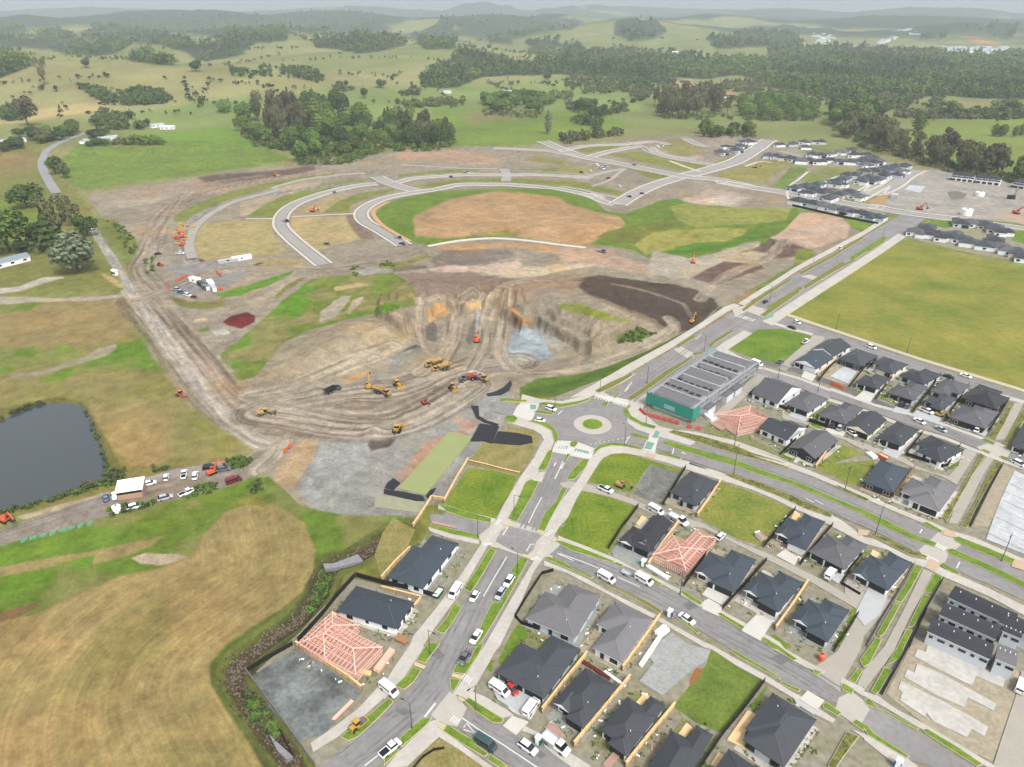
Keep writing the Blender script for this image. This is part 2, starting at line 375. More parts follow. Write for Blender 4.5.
z(q('e4',190,550,240,520,440,480,560,455,640,475,640,495,480,520,380,580,280,580),(116,124,52),1,1.2,1.5)
z(q('e4',480,640,600,600,720,575,850,575,900,560,1023,500,1023,560,840,610,700,640,560,645),(98,142,34),1,1,2)
z(q('e4',590,345,680,340,760,300,900,320,990,340,960,370,880,390,740,385,640,370),(186,166,150),0,1,1.5)
z(q('e4',700,360,830,340,960,345,860,385),(200,188,172),0,1,1.5)
z(q('e4',470,620,620,640,660,650,740,640,860,610,940,580,1023,570,1023,600,900,640,660,760,440,740),(178,168,150),0,1.2,2)
z(q('e5',330,690,430,620,520,525,620,530,760,545,830,610,810,690,620,750,560,767,440,740),(198,172,150),0,1,1.5)
z(q('e5',190,767,330,700,450,725,600,767,560,800,300,830),(120,100,90),0,1,2)
z(q('e5',330,790,240,830,120,880,30,870,-40,830,60,800,190,767),(186,172,152),0,1.5,2)
z(q('n2',20,145,120,95,230,105,240,115,100,165),(116,96,86),0,1,1.5)
z(q('n2',340,60,380,55,400,75,330,105),(126,142,58),1,1,1.5)
z(q('e5',800,560,900,570,1000,600,1023,610,990,640,920,660,840,620),(120,150,50),1,1,1)
z(q('e5',740,740,850,690,950,650,980,660,800,760),(160,138,78),0.8,1,1.5)
z(q('f5',0,545,120,520,300,455,500,375,680,300,820,190,850,190,700,300,540,400,340,510,180,610,60,650,0,655,-200,655,-210,600,-120,560),(96,124,44),1,1.0,2)
z(q('f5',0,650,150,605,340,505,540,395,680,310,690,320,550,405,350,525,170,625,20,660,-180,665),(172,148,84),0.6,0.8,1.5)
z(q('n2',0,335,60,300,130,225,250,150,340,105,420,70,440,60,430,90,330,150,240,210,160,260,60,330,0,350),(166,142,96),0.5,1,2)
z(q('n2',200,180,340,100,360,105,230,185),(120,138,56),1,1,1.5)
z(q('f5',20,70,60,50,200,25,300,35,500,65,700,95,790,150,805,190,745,255,660,312,570,325,430,280,270,200,110,130),(88,76,66),0,1.0,2,0.15)
z(q('f5',0,55,150,40,60,80,0,90),(106,90,78),0,2,2)
z(q('f5',100,110,200,140,480,250,560,310,540,330,420,260,180,170,60,130),(140,122,100),0,1,1.5)
z(q('f5',0,175,120,180,260,230,400,265,360,270,200,250,60,215,0,195),(140,150,62),1,1,2)
z(q('f5',0,80,60,80,250,180,480,270,520,310,480,350,380,390,200,430,0,470),(168,154,132),0,2,2)
z(q('f5',0,170,130,180,270,235,420,265,360,275,200,250,60,215,0,195),(138,150,58),1,1,2)
z(q('f5',280,345,340,305,400,300,480,320,470,345,380,365,300,380),(110,130,60),1,1,2)
z(q('f6',570,150,640,110,800,90,960,95,1000,130,900,165,700,190,580,190),(140,126,116),0,1.2,2)
z(q('f6',560,205,620,185,800,180,960,165,1023,150,1023,190,900,215,600,218),(202,178,158),0,1,2)
z(q('f6',840,215,900,205,1023,195,1200,180,1420,160,1420,180,1250,210,1100,240,900,248),(206,188,158),0,1,2)
z(q('f6',340,240,560,210,840,225,1023,250,1023,320,800,345,480,350,300,300),(142,122,108),0,1.5,3)
z(q('f6',820,300,900,290,1023,250,1200,235,1350,260,1300,300,1100,330,950,345),(158,138,120),0,2,3)
z(q('f6',570,90,720,70,960,62,1200,70,1460,110,1640,170,1620,200,1400,140,1150,110,960,90,720,100),(188,152,112),0.1,1,2)
z(q('e4',0,600,180,600,300,640,440,690,440,740,200,700,0,660),(186,160,138),0,1,2)
z(q('f6',190,215,250,190,350,205,370,240,300,275,260,260),(176,172,160),0,1,2)
z(q('f6',300,170,420,160,550,120,560,140,450,180,320,195),(140,140,70),0.9,1,2)
z(q('f6',360,195,480,180,550,185,540,200,380,212),(120,108,92),0,1,1)
z(q('m4',655,380,720,330,850,215,940,145,1000,140,1180,130,1250,170,1250,230,1120,250,960,290,880,330,830,380,780,440,710,450,670,420),(120,138,54),1,1,2)
z(q('m4',670,375,740,325,860,215,920,160,960,165,900,260,820,320,720,410,690,410),(104,150,34),1,1,2.5)
z(q('m4',1000,275,1100,240,1230,200,1210,235,1060,262,920,305,880,320),(104,146,36),1,1,2)
z(q('f6',0,420,60,380,110,335,160,335,120,400,70,450,0,470),(178,168,146),0,1,1.5)
z(q('f6',130,420,180,350,230,335,210,375,150,430),(186,170,144),0,1,1.5)
z(q('f6',70,290,200,270,250,280,160,300,80,310),(192,170,124),0.3,1,2)
z(q('e7',440,330,560,290,700,250,830,210,830,225,700,290,560,335,480,345),(104,146,40),1,0.8,1.5)
z(q('e7',590,370,720,310,830,250,880,235,880,250,800,300,690,380,640,400),(178,164,142),0,1.2,2)
z(q('e7',740,340,800,280,880,240,890,255,800,310,750,350),(142,134,70),0.8,1,2)
z(q('e7',190,330,300,360,440,365,480,340,480,385,380,405,280,400,220,370),(132,130,66),1,1,2)
z(q('e7',300,420,480,400,600,400,640,430,600,520,480,560,420,600,320,500),(164,152,134),0,1,2)
z(q('e7',330,455,390,450,400,470,330,472),(206,186,150),0,1,1)
z(q('e7',345,515,400,500,410,512,350,528),(120,148,56),1,1,1)
z(q('e7',415,520,500,505,510,530,440,540),(196,190,178),0,1,1)
z(q('m4',770,440,860,330,1000,290,1150,280,1240,300,1250,330,1180,370,1060,430,900,470,800,470),(170,156,130),0,1.5,2)
z(q('m5',230,545,400,460,500,455,520,545,480,600,360,767,240,860,60,880,-60,880,-130,780,-60,640,60,600),(160,158,150),0,1,2)
z(q('m3',400,560,560,500,720,480,640,560,640,640,460,767,420,830,300,800,370,640),(170,170,164),0,2,3)
z(q('m3',120,450,220,470,280,540,380,540,350,640,300,660,180,640,200,560),(186,158,122),0,1,2)
z(q('m3',190,640,280,600,340,640,260,767,150,767),(190,164,128),0,1,2)
z(q('m5',380,595,300,550,330,560,420,575,400,600,200,760,140,767,260,640),(180,150,130),0,1,2)
z(q('f6',540,400,600,370,690,370,720,420,600,450,560,490),(200,160,108),0,1,1.5)
z(q('f6',735,355,820,350,825,400,770,415,735,405),(222,190,134),0,0.8,1)
z(q('f6',960,385,1023,400,1023,500,985,450),(200,158,112),0,1,1.5)
z(q('m6',730,50,800,100,860,100,850,150,800,170,760,130),(176,136,92),0,1,1.5)
z(q('m6',745,55,790,110,800,165,770,150),(92,72,60),0,1,1)
z(q('f6',540,500,580,460,600,500,590,570,540,565),(122,112,104),0,1.5,2)
z(q('f6',800,420,860,410,850,510,790,520),(176,178,172),0,1,1)
z(q('f6',740,560,790,450,800,430,790,540,770,590),(126,116,106),0,1.5,1)
z(q('f6',850,420,880,410,870,520,830,600,845,500),(132,122,110),0,1.5,1)
z(q('m6',740,190,800,170,890,170,960,240,970,350,870,390,760,370,720,300),(166,178,182),0,1.5,4,0.5)
z(q('m6',880,150,960,140,1023,190,1060,240,1023,300,960,260),(176,172,160),0,1.5,2,0.2)
z(q('m6',780,340,940,350,1000,345,1100,330,1060,365,900,385,780,385),(150,138,122),0,1.5,2)
z(q('m6',850,85,900,110,1000,170,1060,230,1040,240,980,190,880,120),(140,116,92),0,0.8,1)
z(q('m6',40,350,50,310,200,255,235,280,120,340,60,380),(154,156,150),0,1,1.5)
z(q('m6',60,310,200,255,230,265,220,285,180,275,80,315),(98,92,86),0,0.7,1)
z(q('m3',480,260,600,200,640,200,560,255,500,270),(186,152,106),0,1,1.5)
z(q('m3',520,270,620,240,720,200,760,150,870,90,880,110,780,180,700,235,560,290),(150,150,142),0,1.5,2)
z(q('m3',620,560,640,530,740,510,780,500,730,570,640,590),(104,94,86),0,1,1.5)
z(q('e7',475,470,520,440,600,420,640,440,640,470,570,508,500,490),(112,44,46),0,0.7,1)
z(q('e7',335,155,350,148,385,155,370,170,340,170),(96,46,42),0,0.6,0.5)
z(q('e7',620,180,660,165,690,168,650,185),(98,84,72),0,0.6,0.5)
z(q('m4',500,110,640,90,740,95,740,130,700,160,640,185,540,200,500,180,540,150),(150,146,142),0,1,1.5)
z([(-300,520),(-300,300),(0,304),(60,302),(130,300),(145,318),(180,365),(215,400),(235,425),(240,445),(225,460),(180,468),(140,480),(80,500),(40,512),(0,524)],(146,140,76),1,1.0,1)
z(q('f7',-600,470,0,470,200,430,480,410,560,400,620,430,660,520,640,600,480,640,300,640,0,650,-600,660),(162,142,92),0.9,2,3)
z(q('f7',0,440,100,400,200,390,220,420,160,460,0,470),(112,140,44),1,1,3)
z(q('f7',600,410,680,400,760,500,900,680,950,767,860,760,760,640,660,520),(108,146,38),1,1.2,3)
z(q('f7',0,665,200,650,380,655,430,690,300,740,100,767,0,800,-500,830,-500,690),(112,144,42),1,1.2,3)
z(q('f7',400,730,480,690,600,640,760,600,860,690,920,760,820,767,640,750,500,767,380,800,240,830,200,810),(110,146,38),1,1.2,3)
z(q('f7',430,700,500,660,590,635,600,650,540,700,300,770,180,800,60,810,40,790,200,770),(160,152,126),0.2,0.8,1.5)
z(q('f7',-500,390,0,388,100,392,300,400,500,390,660,375,700,380,660,395,480,412,240,418,0,430,-500,432),(176,166,148),0,0.8,1)
z(q('f7',-200,368,0,350,100,340,220,295,320,285,330,298,220,325,120,358,0,380,-200,390),(196,188,172),0,0.8,1)
z(q('f7',510,265,560,280,640,340,620,350,550,310),(186,168,112),0.7,1,1.5)
z([(0,408),(30,402),(62,397),(82,402),(98,420),(112,450),(122,468),(110,480),(100,478),(88,488),(50,500),(0,516),(-120,528),(-240,540),(-240,420)],(118,116,60),1,1.0,1.5)
z(q('m2',350,0,430,30,560,20,690,60,680,140,690,220,600,260,500,250,420,150,360,60),(166,146,92),0.9,2,3)
z(q('m2',690,60,780,30,860,80,900,150,880,210,760,240,690,240),(138,142,72),0.9,2,3)
z([(-300,700),(-300,560),(0,545),(60,528),(140,506),(235,482),(262,470),(300,505),(345,516),(400,516),(420,520),(396,545),(340,590),(322,612),(296,642),(250,672),(262,700),(310,775),(320,860),(-300,860)],(108,136,44),1,1.0,1.5)
z(q('m1',-500,300,0,268,200,235,330,205,420,185,380,215,280,250,160,275,0,300,-500,340),(160,144,92),0.8,1.2,2)
z(q('m1',-300,260,0,235,100,200,250,165,400,150,540,120,500,145,320,185,200,205,0,262,-300,290),(116,146,42),1,1,2)
z(q('m1',-300,300,0,295,120,270,240,235,230,260,100,320,0,345,-300,380),(106,142,36),1,1,2.5)
z(q('m1',330,245,360,234,440,236,500,246,470,258,400,262,350,258),(186,168,142),0,0.7,0.8)
z(q('m1',0,380,90,355,100,365,30,400,0,410),(130,104,70),0.5,0.8,1)
FIELDP=[(-300,650),(0,621),(40,612),(80,592),(120,575),(160,568),(190,556),(203,535),(224,512),(248,503),(282,508),(305,522),(316,550),(314,571),(302,594),(281,610),(252,628),(226,645),(210,664),(212,684),(226,708),(246,735),(266,770),(300,860),(-300,860)]
z(FIELDP,FIELD,0.9,1.4,1.5)
z(q('m2',-500,540,0,522,38,510,300,400,400,375,480,362,560,310,700,270,880,240,900,262,960,270,1010,220,1060,260,1000,300,900,340,700,390,500,435,400,465,250,510,100,545,0,575,-500,640),(148,138,126),0,0.7,0.8)
z(q('m2',290,405,480,365,480,400,350,420),(160,164,166),0,1,1.5)
z(q('m2',560,310,700,272,880,240,890,270,760,300,580,335),(168,162,154),0,1,1.5)
z(q('m2',60,460,300,395,430,362,440,370,300,412,100,470),(184,168,138),0.2,0.8,1)
z(q('m1',560,120,620,80,650,90,700,120,660,130,600,110),(140,138,60),1,1,1.5)
z([(390,540),(420,520),(424,505),(440,505),(420,545),(390,585),(360,582),(350,576),(330,600),(300,632),(254,668),(310,770),(318,790),(298,775),(282,742),(238,684),(240,664),(300,618),(322,580),(345,566)],(134,138,58),1,1,1)
z(q('m7',530,170,600,110,700,90,780,30,830,0,880,0,850,60,700,170,620,200),(156,146,104),0.4,1,1.5)
TRACKS=[]
def tr(p,hw,a,b,al=0.85):TRACKS.append((p,hw,a,b,al))
SOIL_A,SOIL_B=(190,178,158),(124,110,96)
tr([(140,300),(165,328),(200,372),(228,402),(262,418),(320,422),(380,416),(420,398),(450,380)],13,(176,160,140),(128,112,98),0.9)
tr([(128,290),(150,318),(185,366),(222,412),(254,440),(282,448)],4.2,(196,186,172),(176,166,152),0.95)
tr([(132,292),(118,268),(103,245),(92,228)],3.0,(186,180,172),(170,164,156),0.9)
tr([(156,290),(140,268),(150,250),(158,228),(175,205),(215,190),(280,178),(330,172)],9,(180,164,144),(134,118,104),0.8)
tr([(190,262),(186,245),(190,225),(215,208),(262,196),(330,186),(390,180),(450,174),(540,172),(600,178)],6,(170,164,156),(140,132,124),0.85)
tr([(135,300),(180,285),(215,272),(280,268),(330,268),(400,256),(420,250)],5,(176,162,142),(144,128,112),0.8)
tr([(290,402),(350,392),(400,388),(440,372),(480,360),(520,358)],12,SOIL_A,SOIL_B,0.75)
tr([(262,412),(300,418),(345,426),(395,424),(440,404),(470,385)],12,SOIL_A,SOIL_B,0.75)
tr([(250,395),(290,388),(340,370),(395,350)],6,SOIL_A,(150,134,112),0.7)
tr([(470,385),(500,372),(530,372),(580,366),(630,350),(660,336),(674,326),(668,318)],3.5,(190,176,154),(150,132,112),0.85)
tr([(470,365),(485,340),(488,310),(500,298),(540,290),(580,284)],5,(186,172,150),(142,126,108),0.85)
tr([(475,300),(455,312),(452,335),(440,355),(420,372)],6,(186,170,146),(132,116,100),0.8)
tr([(425,308),(418,325),(424,345),(440,352),(452,330),(455,308),(440,302),(425,308)],2.5,(196,180,156),(140,124,106),0.7)
tr([(505,300),(499,330),(503,355),(522,372)],4,(192,178,156),(134,118,102),0.8)
tr([(690,316),(682,304),(655,294),(630,287),(612,284)],1.5,(160,146,128),(96,84,74),0.6)
tr([(700,300),(720,280),(760,262),(800,240)],4,(190,176,156),(160,146,128),0.6)
tr([(0,535),(80,508),(160,486),(230,470),(262,452)],3.4,(160,150,138),(130,120,110),0.7)
tr([(262,470),(278,455),(284,442)],5,(184,172,154),(150,138,122),0.8)
tr([(170,214),(200,186),(260,176)],5,(176,160,142),(140,122,108),0.7)
for _a,_b in((6.5,(112,118,58)),(2.6,(96,80,62))):tr([(400,530),(392,534),(372,547),(352,559),(333,564),(323,575),(318,591),(309,605),(296,620),(276,634),(252,651),(237,665),(235,680),(250,705),(266,730),(283,748),(296,775),(310,800)],_a,_b,(78,72,52),0.85)
tr([(340,176),(420,168),(480,160),(520,152)],5,(178,160,144),(140,124,112),0.6)
PATCHY=[(215,385),(225,345),(285,290),(330,268),(420,270),(420,320),(330,330),(265,380),(235,392)]
PATCHY2=[(-200,560),(-200,300),(130,296),(245,445),(235,475),(400,500),(425,530),(330,600),(320,540),(250,500),(190,560),(0,625),(-200,640)]
def ground_mesh():
 rows=[30.0]
 while rows[-1]<15500:rows.append(rows[-1]*(1.012 if rows[-1]<80 else 1.0034 if rows[-1]<260 else 1.0026 if rows[-1]<620 else 1.0085))
 ys=np.array(rows);us=np.linspace(-0.92,0.92,NCOL)
 X=us[None,:]*(ys*CP+(CH)*SP)[:,None];Y=np.repeat(ys[:,None],NCOL,1)
 x=X.ravel();y=Y.ravel()
 h=height(x,y)
 px,py=project(x,y,h)
 n=len(x)
 col=np.zeros((n,3));gr=np.ones(n)
 base=np.array(lin((134,144,82)));dry=np.array(lin((154,152,98)))
 t=sst(0.35,0.65,fbm(x,y,240,31,4))[:,None]
 col[:]=base*(1-t)+dry*t
 wob1=fbm(x,y,9,41,3)-0.5;wob2=fbm(x,y,60,43,3)-0.5
 wob=np.where(y<500,wob1,wob2)*2
 for(p,c,g,s,w,amp)in Z:
  xs=[a[0]for a in p];ys_=[a[1]for a in p]
  m=np.nonzero((px>min(xs)-8)&(px<max(xs)+8)&(py>min(ys_)-8)&(py<max(ys_)+8))[0]
  if not len(m):continue
  d=sdist(px[m],py[m],p)+wob[m]*w
  a=sst(-s,s,d)
  cc=np.array(lin(c))[None,:]*np.ones((len(m),1))
  if amp:cc=cc*(1+amp*2*(fbm(x[m],y[m],8,51,4)-0.5))[:,None]
  col[m]=col[m]*(1-a[:,None])+cc*a[:,None];gr[m]=gr[m]*(1-a)+g*a
 flow=np.zeros((n,3))
 for(p,hw,ca,cb,al)in TRACKS:
  pl=smooth(W(p),5)
  xs=[a[0]for a in pl];yy=[a[1]for a in pl]
  m=np.nonzero((x>min(xs)-hw-3)&(x<max(xs)+hw+3)&(y>min(yy)-hw-3)&(y<max(yy)+hw+3))[0]
  if not len(m):continue
  d,sd,run=polyline_d(x[m],y[m],pl)
  a=(1-sst(hw*0.72,hw*1.1,d+wob1[m]*hw*0.4))*al
  f=0.5*vn(sd+0.6*vn(run,sd,17,3),run/40,0.85,61)+0.5*vn(sd+1.5*vn(run,sd,25,4),run/25,2.4,62)
  f=sst(0.25,0.72,f)[:,None]
  cc=np.array(lin(ca))*f+np.array(lin(cb))*(1-f)
  col[m]=col[m]*(1-a[:,None])+cc*a[:,None];gr[m]=gr[m]*(1-a);ff=np.stack([sd,run/14,a],1);u_=a>0.3;flow[m[u_]]=ff[u_]
 edge=smooth(W([(305,500),(322,550),(305,592),(240,640),(206,668),(214,700),(262,775),(330,900)]),5)
 m=np.nonzero(inside(px,py,FIELDP))[0]
 if len(m):
  d,sd,run=polyline_d(x[m],y[m],edge)
  f=0.55*vn(d,run/22,0.9,71)+0.45*vn(d+2*vn(run,d,20,7),run/12,2.6,72)
  k=fbm(x[m],y[m],32,73,3)
  f2=sst(0.3,0.7,f)
  c1=np.array(lin((178,156,102)));c2=np.array(lin((168,149,94)));c3=np.array(lin((146,142,76)))
  cc=c1[None]*f2[:,None]+c2[None]*(1-f2)[:,None]
  gg=(sst(0.5,0.72,k)*0.6)[:,None]
  cc=cc*(1-gg)+c3[None]*gg
  a=0.85*sst(0,3,sdist(px[m],py[m],FIELDP))[:,None]
  col[m]=col[m]*(1-a)+cc*a;flow[m]=np.stack([sd*2.4,run/9,0.42*a[:,0]],1)
 m=np.nonzero((gr<0.5)&(y<1000))[0]
 k=fbm(x[m],y[m],22,81,5);k2=fbm(x[m],y[m],4,83,4);k3=vn(x[m]*0.5+y[m]*0.87,(x[m]*0.87-y[m]*0.5)/14,1.3,85)
 col[m]*=(1+0.55*(k-0.5)+0.45*(k2-0.5)+0.14*(k3-0.5))[:,None]
 warm=sst(0.55,0.75,fbm(x[m],y[m],30,87,3))[:,None]
 col[m]*=1+warm*np.array([[0.10,0.0,-0.14]])
 m=np.nonzero((gr>=0.5)&(y<900))[0]
 k=fbm(x[m],y[m],16,91,5);k2=fbm(x[m],y[m],3.0,93,3)
 col[m]*=(1+0.5*(k-0.5)+0.55*(k2-0.5))[:,None]
 w=sst(0.45,0.75,fbm(x[m],y[m],26,95,4))[:,None]*0.4
 col[m]=col[m]*(1-w)+(col[m]*np.array([[1.28,1.02,1.0]]))*w
 for p,st in((PATCHY,0.75),(PATCHY2,0.5)):
  m=np.nonzero((gr>0.4)&inside(px,py,p)&(y<700))[0]
  t=(sst(0.47,0.62,fbm(x[m],y[m],15,141,5))*st*sst(0,6,sdist(px[m],py[m],p)))[:,None];c_=np.array(lin((160,144,96)))[None]*(0.8+0.4*vn(x[m],y[m],4,143))[:,None];col[m]=col[m]*(1-t)+c_*t
 m=np.nonzero(y>=900)[0]
 k=fbm(x[m],y[m],90,97,5)
 col[m]*=(1+0.6*(k-0.5))[:,None]
 col*=1-0.06*(gr[:,None]*(y<900)[:,None]);gg=gr[:,None]*0.05;lum=(col@np.array([0.3,0.6,0.1]))[:,None];col=col*(1-gg)+lum*np.array([[1.02,1.0,0.72]])*gg
 b=np.zeros(n)
 for p in BUSHZ:
  xs=[a[0]for a in p];ys_=[a[1]for a in p]
  mm=np.nonzero((px>min(xs)-8)&(px<max(xs)+8)&(py>min(ys_)-8)&(py<max(ys_)+8)&(y>900))[0]
  if len(mm):b[mm]=np.maximum(b[mm],sst(-0.8,0.8,sdist(px[mm],py[mm],p)+wob2[mm]*3))
 fb=sst(2900,4200,y)*sst(0.42,0.50,fbm(x,y,520,101,4)+0.14*sst(4200,7000,y))
 b=np.maximum(b,fb)
 bc=np.array(lin(BUSH))[None]*(0.6+0.9*fbm(x,y,45,103,4))[:,None]
 col=col*(1-b[:,None])+bc*b[:,None]
 h=h+b*sst(2300,3500,y)*(4+14*fbm(x,y,60,105,3))
 co=np.stack([x,y,h],1).astype(np.float32)
 nr=len(ys);i=np.arange(nr-1)[:,None]*NCOL+np.arange(NCOL-1)[None,:]
 quads=np.stack([i,i+1,i+NCOL+1,i+NCOL],-1).reshape(-1,4).astype(np.int32)
 me=bpy.data.meshes.new('ground')
 me.vertices.add(n);me.vertices.foreach_set('co',co.ravel())
 nq=len(quads);me.loops.add(nq*4);me.polygons.add(nq)
 me.loops.foreach_set('vertex_index',quads.ravel())
 me.polygons.foreach_set('loop_start',np.arange(0,nq*4,4,dtype=np.int32))
 me.update(calc_edges=True)
 me.polygons.foreach_set('use_smooth',np.ones(nq,bool))
 at=me.attributes.new('soil','FLOAT_COLOR','POINT')
 at.data.foreach_set('color',np.concatenate([np.clip(col,0.004,0.8),gr[:,None]],1).astype(np.float32).ravel())
 at=me.attributes.new('flow','FLOAT_VECTOR','POINT');at.data.foreach_set('vector',flow.astype(np.float32).ravel())
 m=bpy.data.materials.new('ground_cover');m.use_nodes=True
 nt=m.node_tree;N=nt.nodes;L=nt.links;bs=N['Principled BSDF']
 bs.inputs['Roughness'].default_value=0.95;bs.inputs['Specular IOR Level'].default_value=0.12
 an=N.new('ShaderNodeAttribute');an.attribute_name='soil'
 geo=N.new('ShaderNodeNewGeometry')
 out=an.outputs['Color']
 for sc,lo,hi,det in((0.9,0.80,1.2,4),(4.0,0.82,1.18,3)):
  no=N.new('ShaderNodeTexNoise');no.inputs['Scale'].default_value=sc;no.inputs['Detail'].default_value=det;no.inputs['Roughness'].default_value=0.7
  L.new(geo.outputs['Position'],no.inputs['Vector'])
  mr=N.new('ShaderNodeMapRange');mr.inputs['From Min'].default_value=0.3;mr.inputs['From Max'].default_value=0.7
  mr.inputs['To Min'].default_value=lo;mr.inputs['To Max'].default_value=hi
  L.new(no.outputs['Fac'],mr.inputs['Value'])
  vm=N.new('ShaderNodeVectorMath');vm.operation='SCALE'
  L.new(out,vm.inputs[0]);L.new(mr.outputs['Result'],vm.inputs['Scale']);out=vm.outputs['Vector']
 fa=N.new('ShaderNodeAttribute');fa.attribute_name='flow';sx=N.new('ShaderNodeSeparateXYZ');L.new(fa.outputs['Vector'],sx.inputs[0])
 cx=N.new('ShaderNodeCombineXYZ');L.new(sx.outputs['X'],cx.inputs['X']);L.new(sx.outputs['Y'],cx.inputs['Y'])
 def scaled(val,lo,hi,amp):
  nonlocal out
  mr=N.new('ShaderNodeMapRange');mr.inputs['From Min'].default_value=0.32;mr.inputs['From Max'].default_value=0.68;mr.inputs['To Min'].default_value=lo-1;mr.inputs['To Max'].default_value=hi-1
  L.new(val,mr.inputs['Value']);mu=N.new('ShaderNodeMath');mu.operation='MULTIPLY_ADD';L.new(mr.outputs['Result'],mu.inputs[0]);L.new(amp,mu.inputs[1]);mu.inputs[2].default_value=1
  vm=N.new('ShaderNodeVectorMath');vm.operation='SCALE';L.new(out,vm.inputs[0]);L.new(mu.outputs[0],vm.inputs['Scale']);out=vm.outputs['Vector']
 n3=N.new('ShaderNodeTexNoise');n3.inputs['Scale'].default_value=0.55;n3.inputs['Detail'].default_value=4;n3.inputs['Roughness'].default_value=0.65;L.new(cx.outputs[0],n3.inputs['Vector'])
 scaled(n3.outputs['Fac'],0.58,1.34,sx.outputs['Z'])
 iv=N.new('ShaderNodeMath');iv.operation='SUBTRACT';iv.inputs[0].default_value=1;L.new(an.outputs['Alpha'],iv.inputs[1])
 n4=N.new('ShaderNodeTexNoise');n4.inputs['Scale'].default_value=0.22;n4.inputs['Detail'].default_value=9;n4.inputs['Roughness'].default_value=0.72;n4.inputs['Distortion'].default_value=0.8;L.new(geo.outputs['Position'],n4.inputs['Vector'])
 scaled(n4.outputs['Fac'],0.72,1.24,iv.outputs[0])
 n5=N.new('ShaderNodeTexNoise');n5.inputs['Scale'].default_value=0.16;n5.inputs['Detail'].default_value=8;n5.inputs['Roughness'].default_value=0.7;L.new(geo.outputs['Position'],n5.inputs['Vector'])
 scaled(n5.outputs['Fac'],0.80,1.18,an.outputs['Alpha'])
 L.new(out,bs.inputs['Base Color'])
 bp=N.new('ShaderNodeBump');bp.inputs['Strength'].default_value=0.35;bp.inputs['Distance'].default_value=0.15
 L.new(no.outputs['Fac'],bp.inputs['Height']);L.new(bp.outputs['Normal'],bs.inputs['Normal'])
 me.materials.append(m)
 o=bpy.data.objects.new('ground',me);COL.objects.link(o);tag(o,kind='structure')
BUSHZ=[q('g1',-800,130,0,145,120,155,300,165,420,190,480,215,400,225,320,220,260,215,200,200,0,195,-800,195),q('g1',150,130,190,118,280,125,300,165,150,165),q('g1',330,150,480,160,620,140,800,180,960,190,980,215,880,235,800,245,740,210,640,180,540,175,470,210,400,200),q('g1',780,190,900,150,980,120,1030,130,1150,125,1150,165,1020,175,950,220,820,250),q('g1',530,215,570,190,620,205,570,225),q('g1',480,235,640,240,720,262,640,262),q('g1',-600,235,60,235,140,260,60,290,0,310,-600,330),q('g1',330,130,450,90,700,55,820,60,1024,65,1024,130,880,150,700,140,520,155,380,165),q('g1',-600,70,60,80,120,130,0,150,-600,160),q('g2',0,60,300,40,480,60,560,70,500,100,400,125,260,135,100,130,0,130),q('g2',230,150,330,155,450,135,560,150,600,180,500,205,400,215,330,200,240,190),q('g2',620,150,700,110,780,105,810,160,780,195,680,200),q('g2',740,75,900,65,1024,68,1024,130,900,140,800,110,720,100),q('g2',720,260,860,200,940,240,1024,250,1024,300,900,310,800,350,660,350,660,320),q('g2',930,150,1024,135,1024,180,940,180),q('g3',0,75,150,70,300,90,240,120,100,140,0,160),q('g3',415,90,480,80,580,90,620,130,560,165,480,170,410,140),q('g3',50,170,180,165,220,190,80,195),q('g3',780,160,900,140,1024,125,1024,190,820,200),q('g3',210,180,260,170,280,210,480,235,700,230,920,240,1024,250,1024,330,900,300,760,320,640,310,560,320,440,310,240,300,210,260),q('g3',0,245,240,240,240,298,0,300),q('g4',0,130,120,140,140,190,330,190,440,200,620,215,760,215,860,230,1024,215,1500,200,1500,400,1024,395,860,395,700,380,560,400,420,380,300,410,200,385,60,360,0,350),q('g4',600,150,640,122,720,140,700,160,610,165),q('g4',780,120,920,95,1000,105,1000,130,960,165,860,140)]
NCOL=1150
ground_mesh()
M_ASPH=mat('asphalt',(156,153,152),0.9,0.17,0.09,fine=(0.7,0.10))
M_CONC=mat('concrete',(212,206,196),0.85,0.10,0.12,fine=(1.0,0.08))
M_PALE=mat('new_concrete',(228,224,216),0.8,0.05,0.25,fine=(3,0.05))
M_TABLE=mat('raised_table_concrete',(206,200,190),0.85,0.06,0.25,fine=(3,0.05))
M_KERB=mat('kerb_concrete',(214,204,172),0.85,0.08,0.5)
M_VERGE=mat('verge_grass',(104,140,46),0.95,0.2,0.3,tint=(124,146,56),fine=(1.6,0.22),spec=0.1,k=0.6)
M_SHRUB=mat('verge_planting',(92,108,48),0.95,0.3,0.5,tint=(140,138,80),fine=(1.4,0.45),spec=0.1)
M_DRY=mat('dry_verge',(148,142,82),0.95,0.2,0.5,tint=(126,134,62),fine=(2,0.2),spec=0.1)
M_LAWN=mat('lot_grass',(98,132,40),0.95,0.16,0.09,tint=(132,142,54),fine=(1.1,0.25),k=0.6,spec=0.1)
M_LAWN2=mat('park_grass',(116,136,52),0.95,0.16,0.03,tint=(150,142,70),fine=(0.35,0.12),k=0.6,spec=0.1)
M_LAWN3=mat('young_lawn',(92,132,44),0.95,0.14,0.1,tint=(122,140,54),fine=(0.8,0.15),k=0.6,spec=0.1)
M_EARTH=mat('lot_earth',(182,176,164),0.95,0.2,0.11,tint=(142,138,108),fine=(0.6,0.22),spec=0.1)
M_GRAVEL=mat('dark_gravel',(122,122,118),0.95,0.2,0.25,tint=(140,140,134),fine=(1.5,0.25),spec=0.1)
M_GRAVEL2=mat('pale_gravel',(168,172,166),0.95,0.12,0.3,fine=(1.8,0.14),spec=0.1)
M_WHITE=mat('road_paint',(238,238,234),0.7,0.05,2.0)
M_GREENP=mat('cycle_crossing_green',(132,176,160),0.8,0.08,1.0)
M_TACT=mat('tactile_paving',(222,206,158),0.8,0.06,1.0)
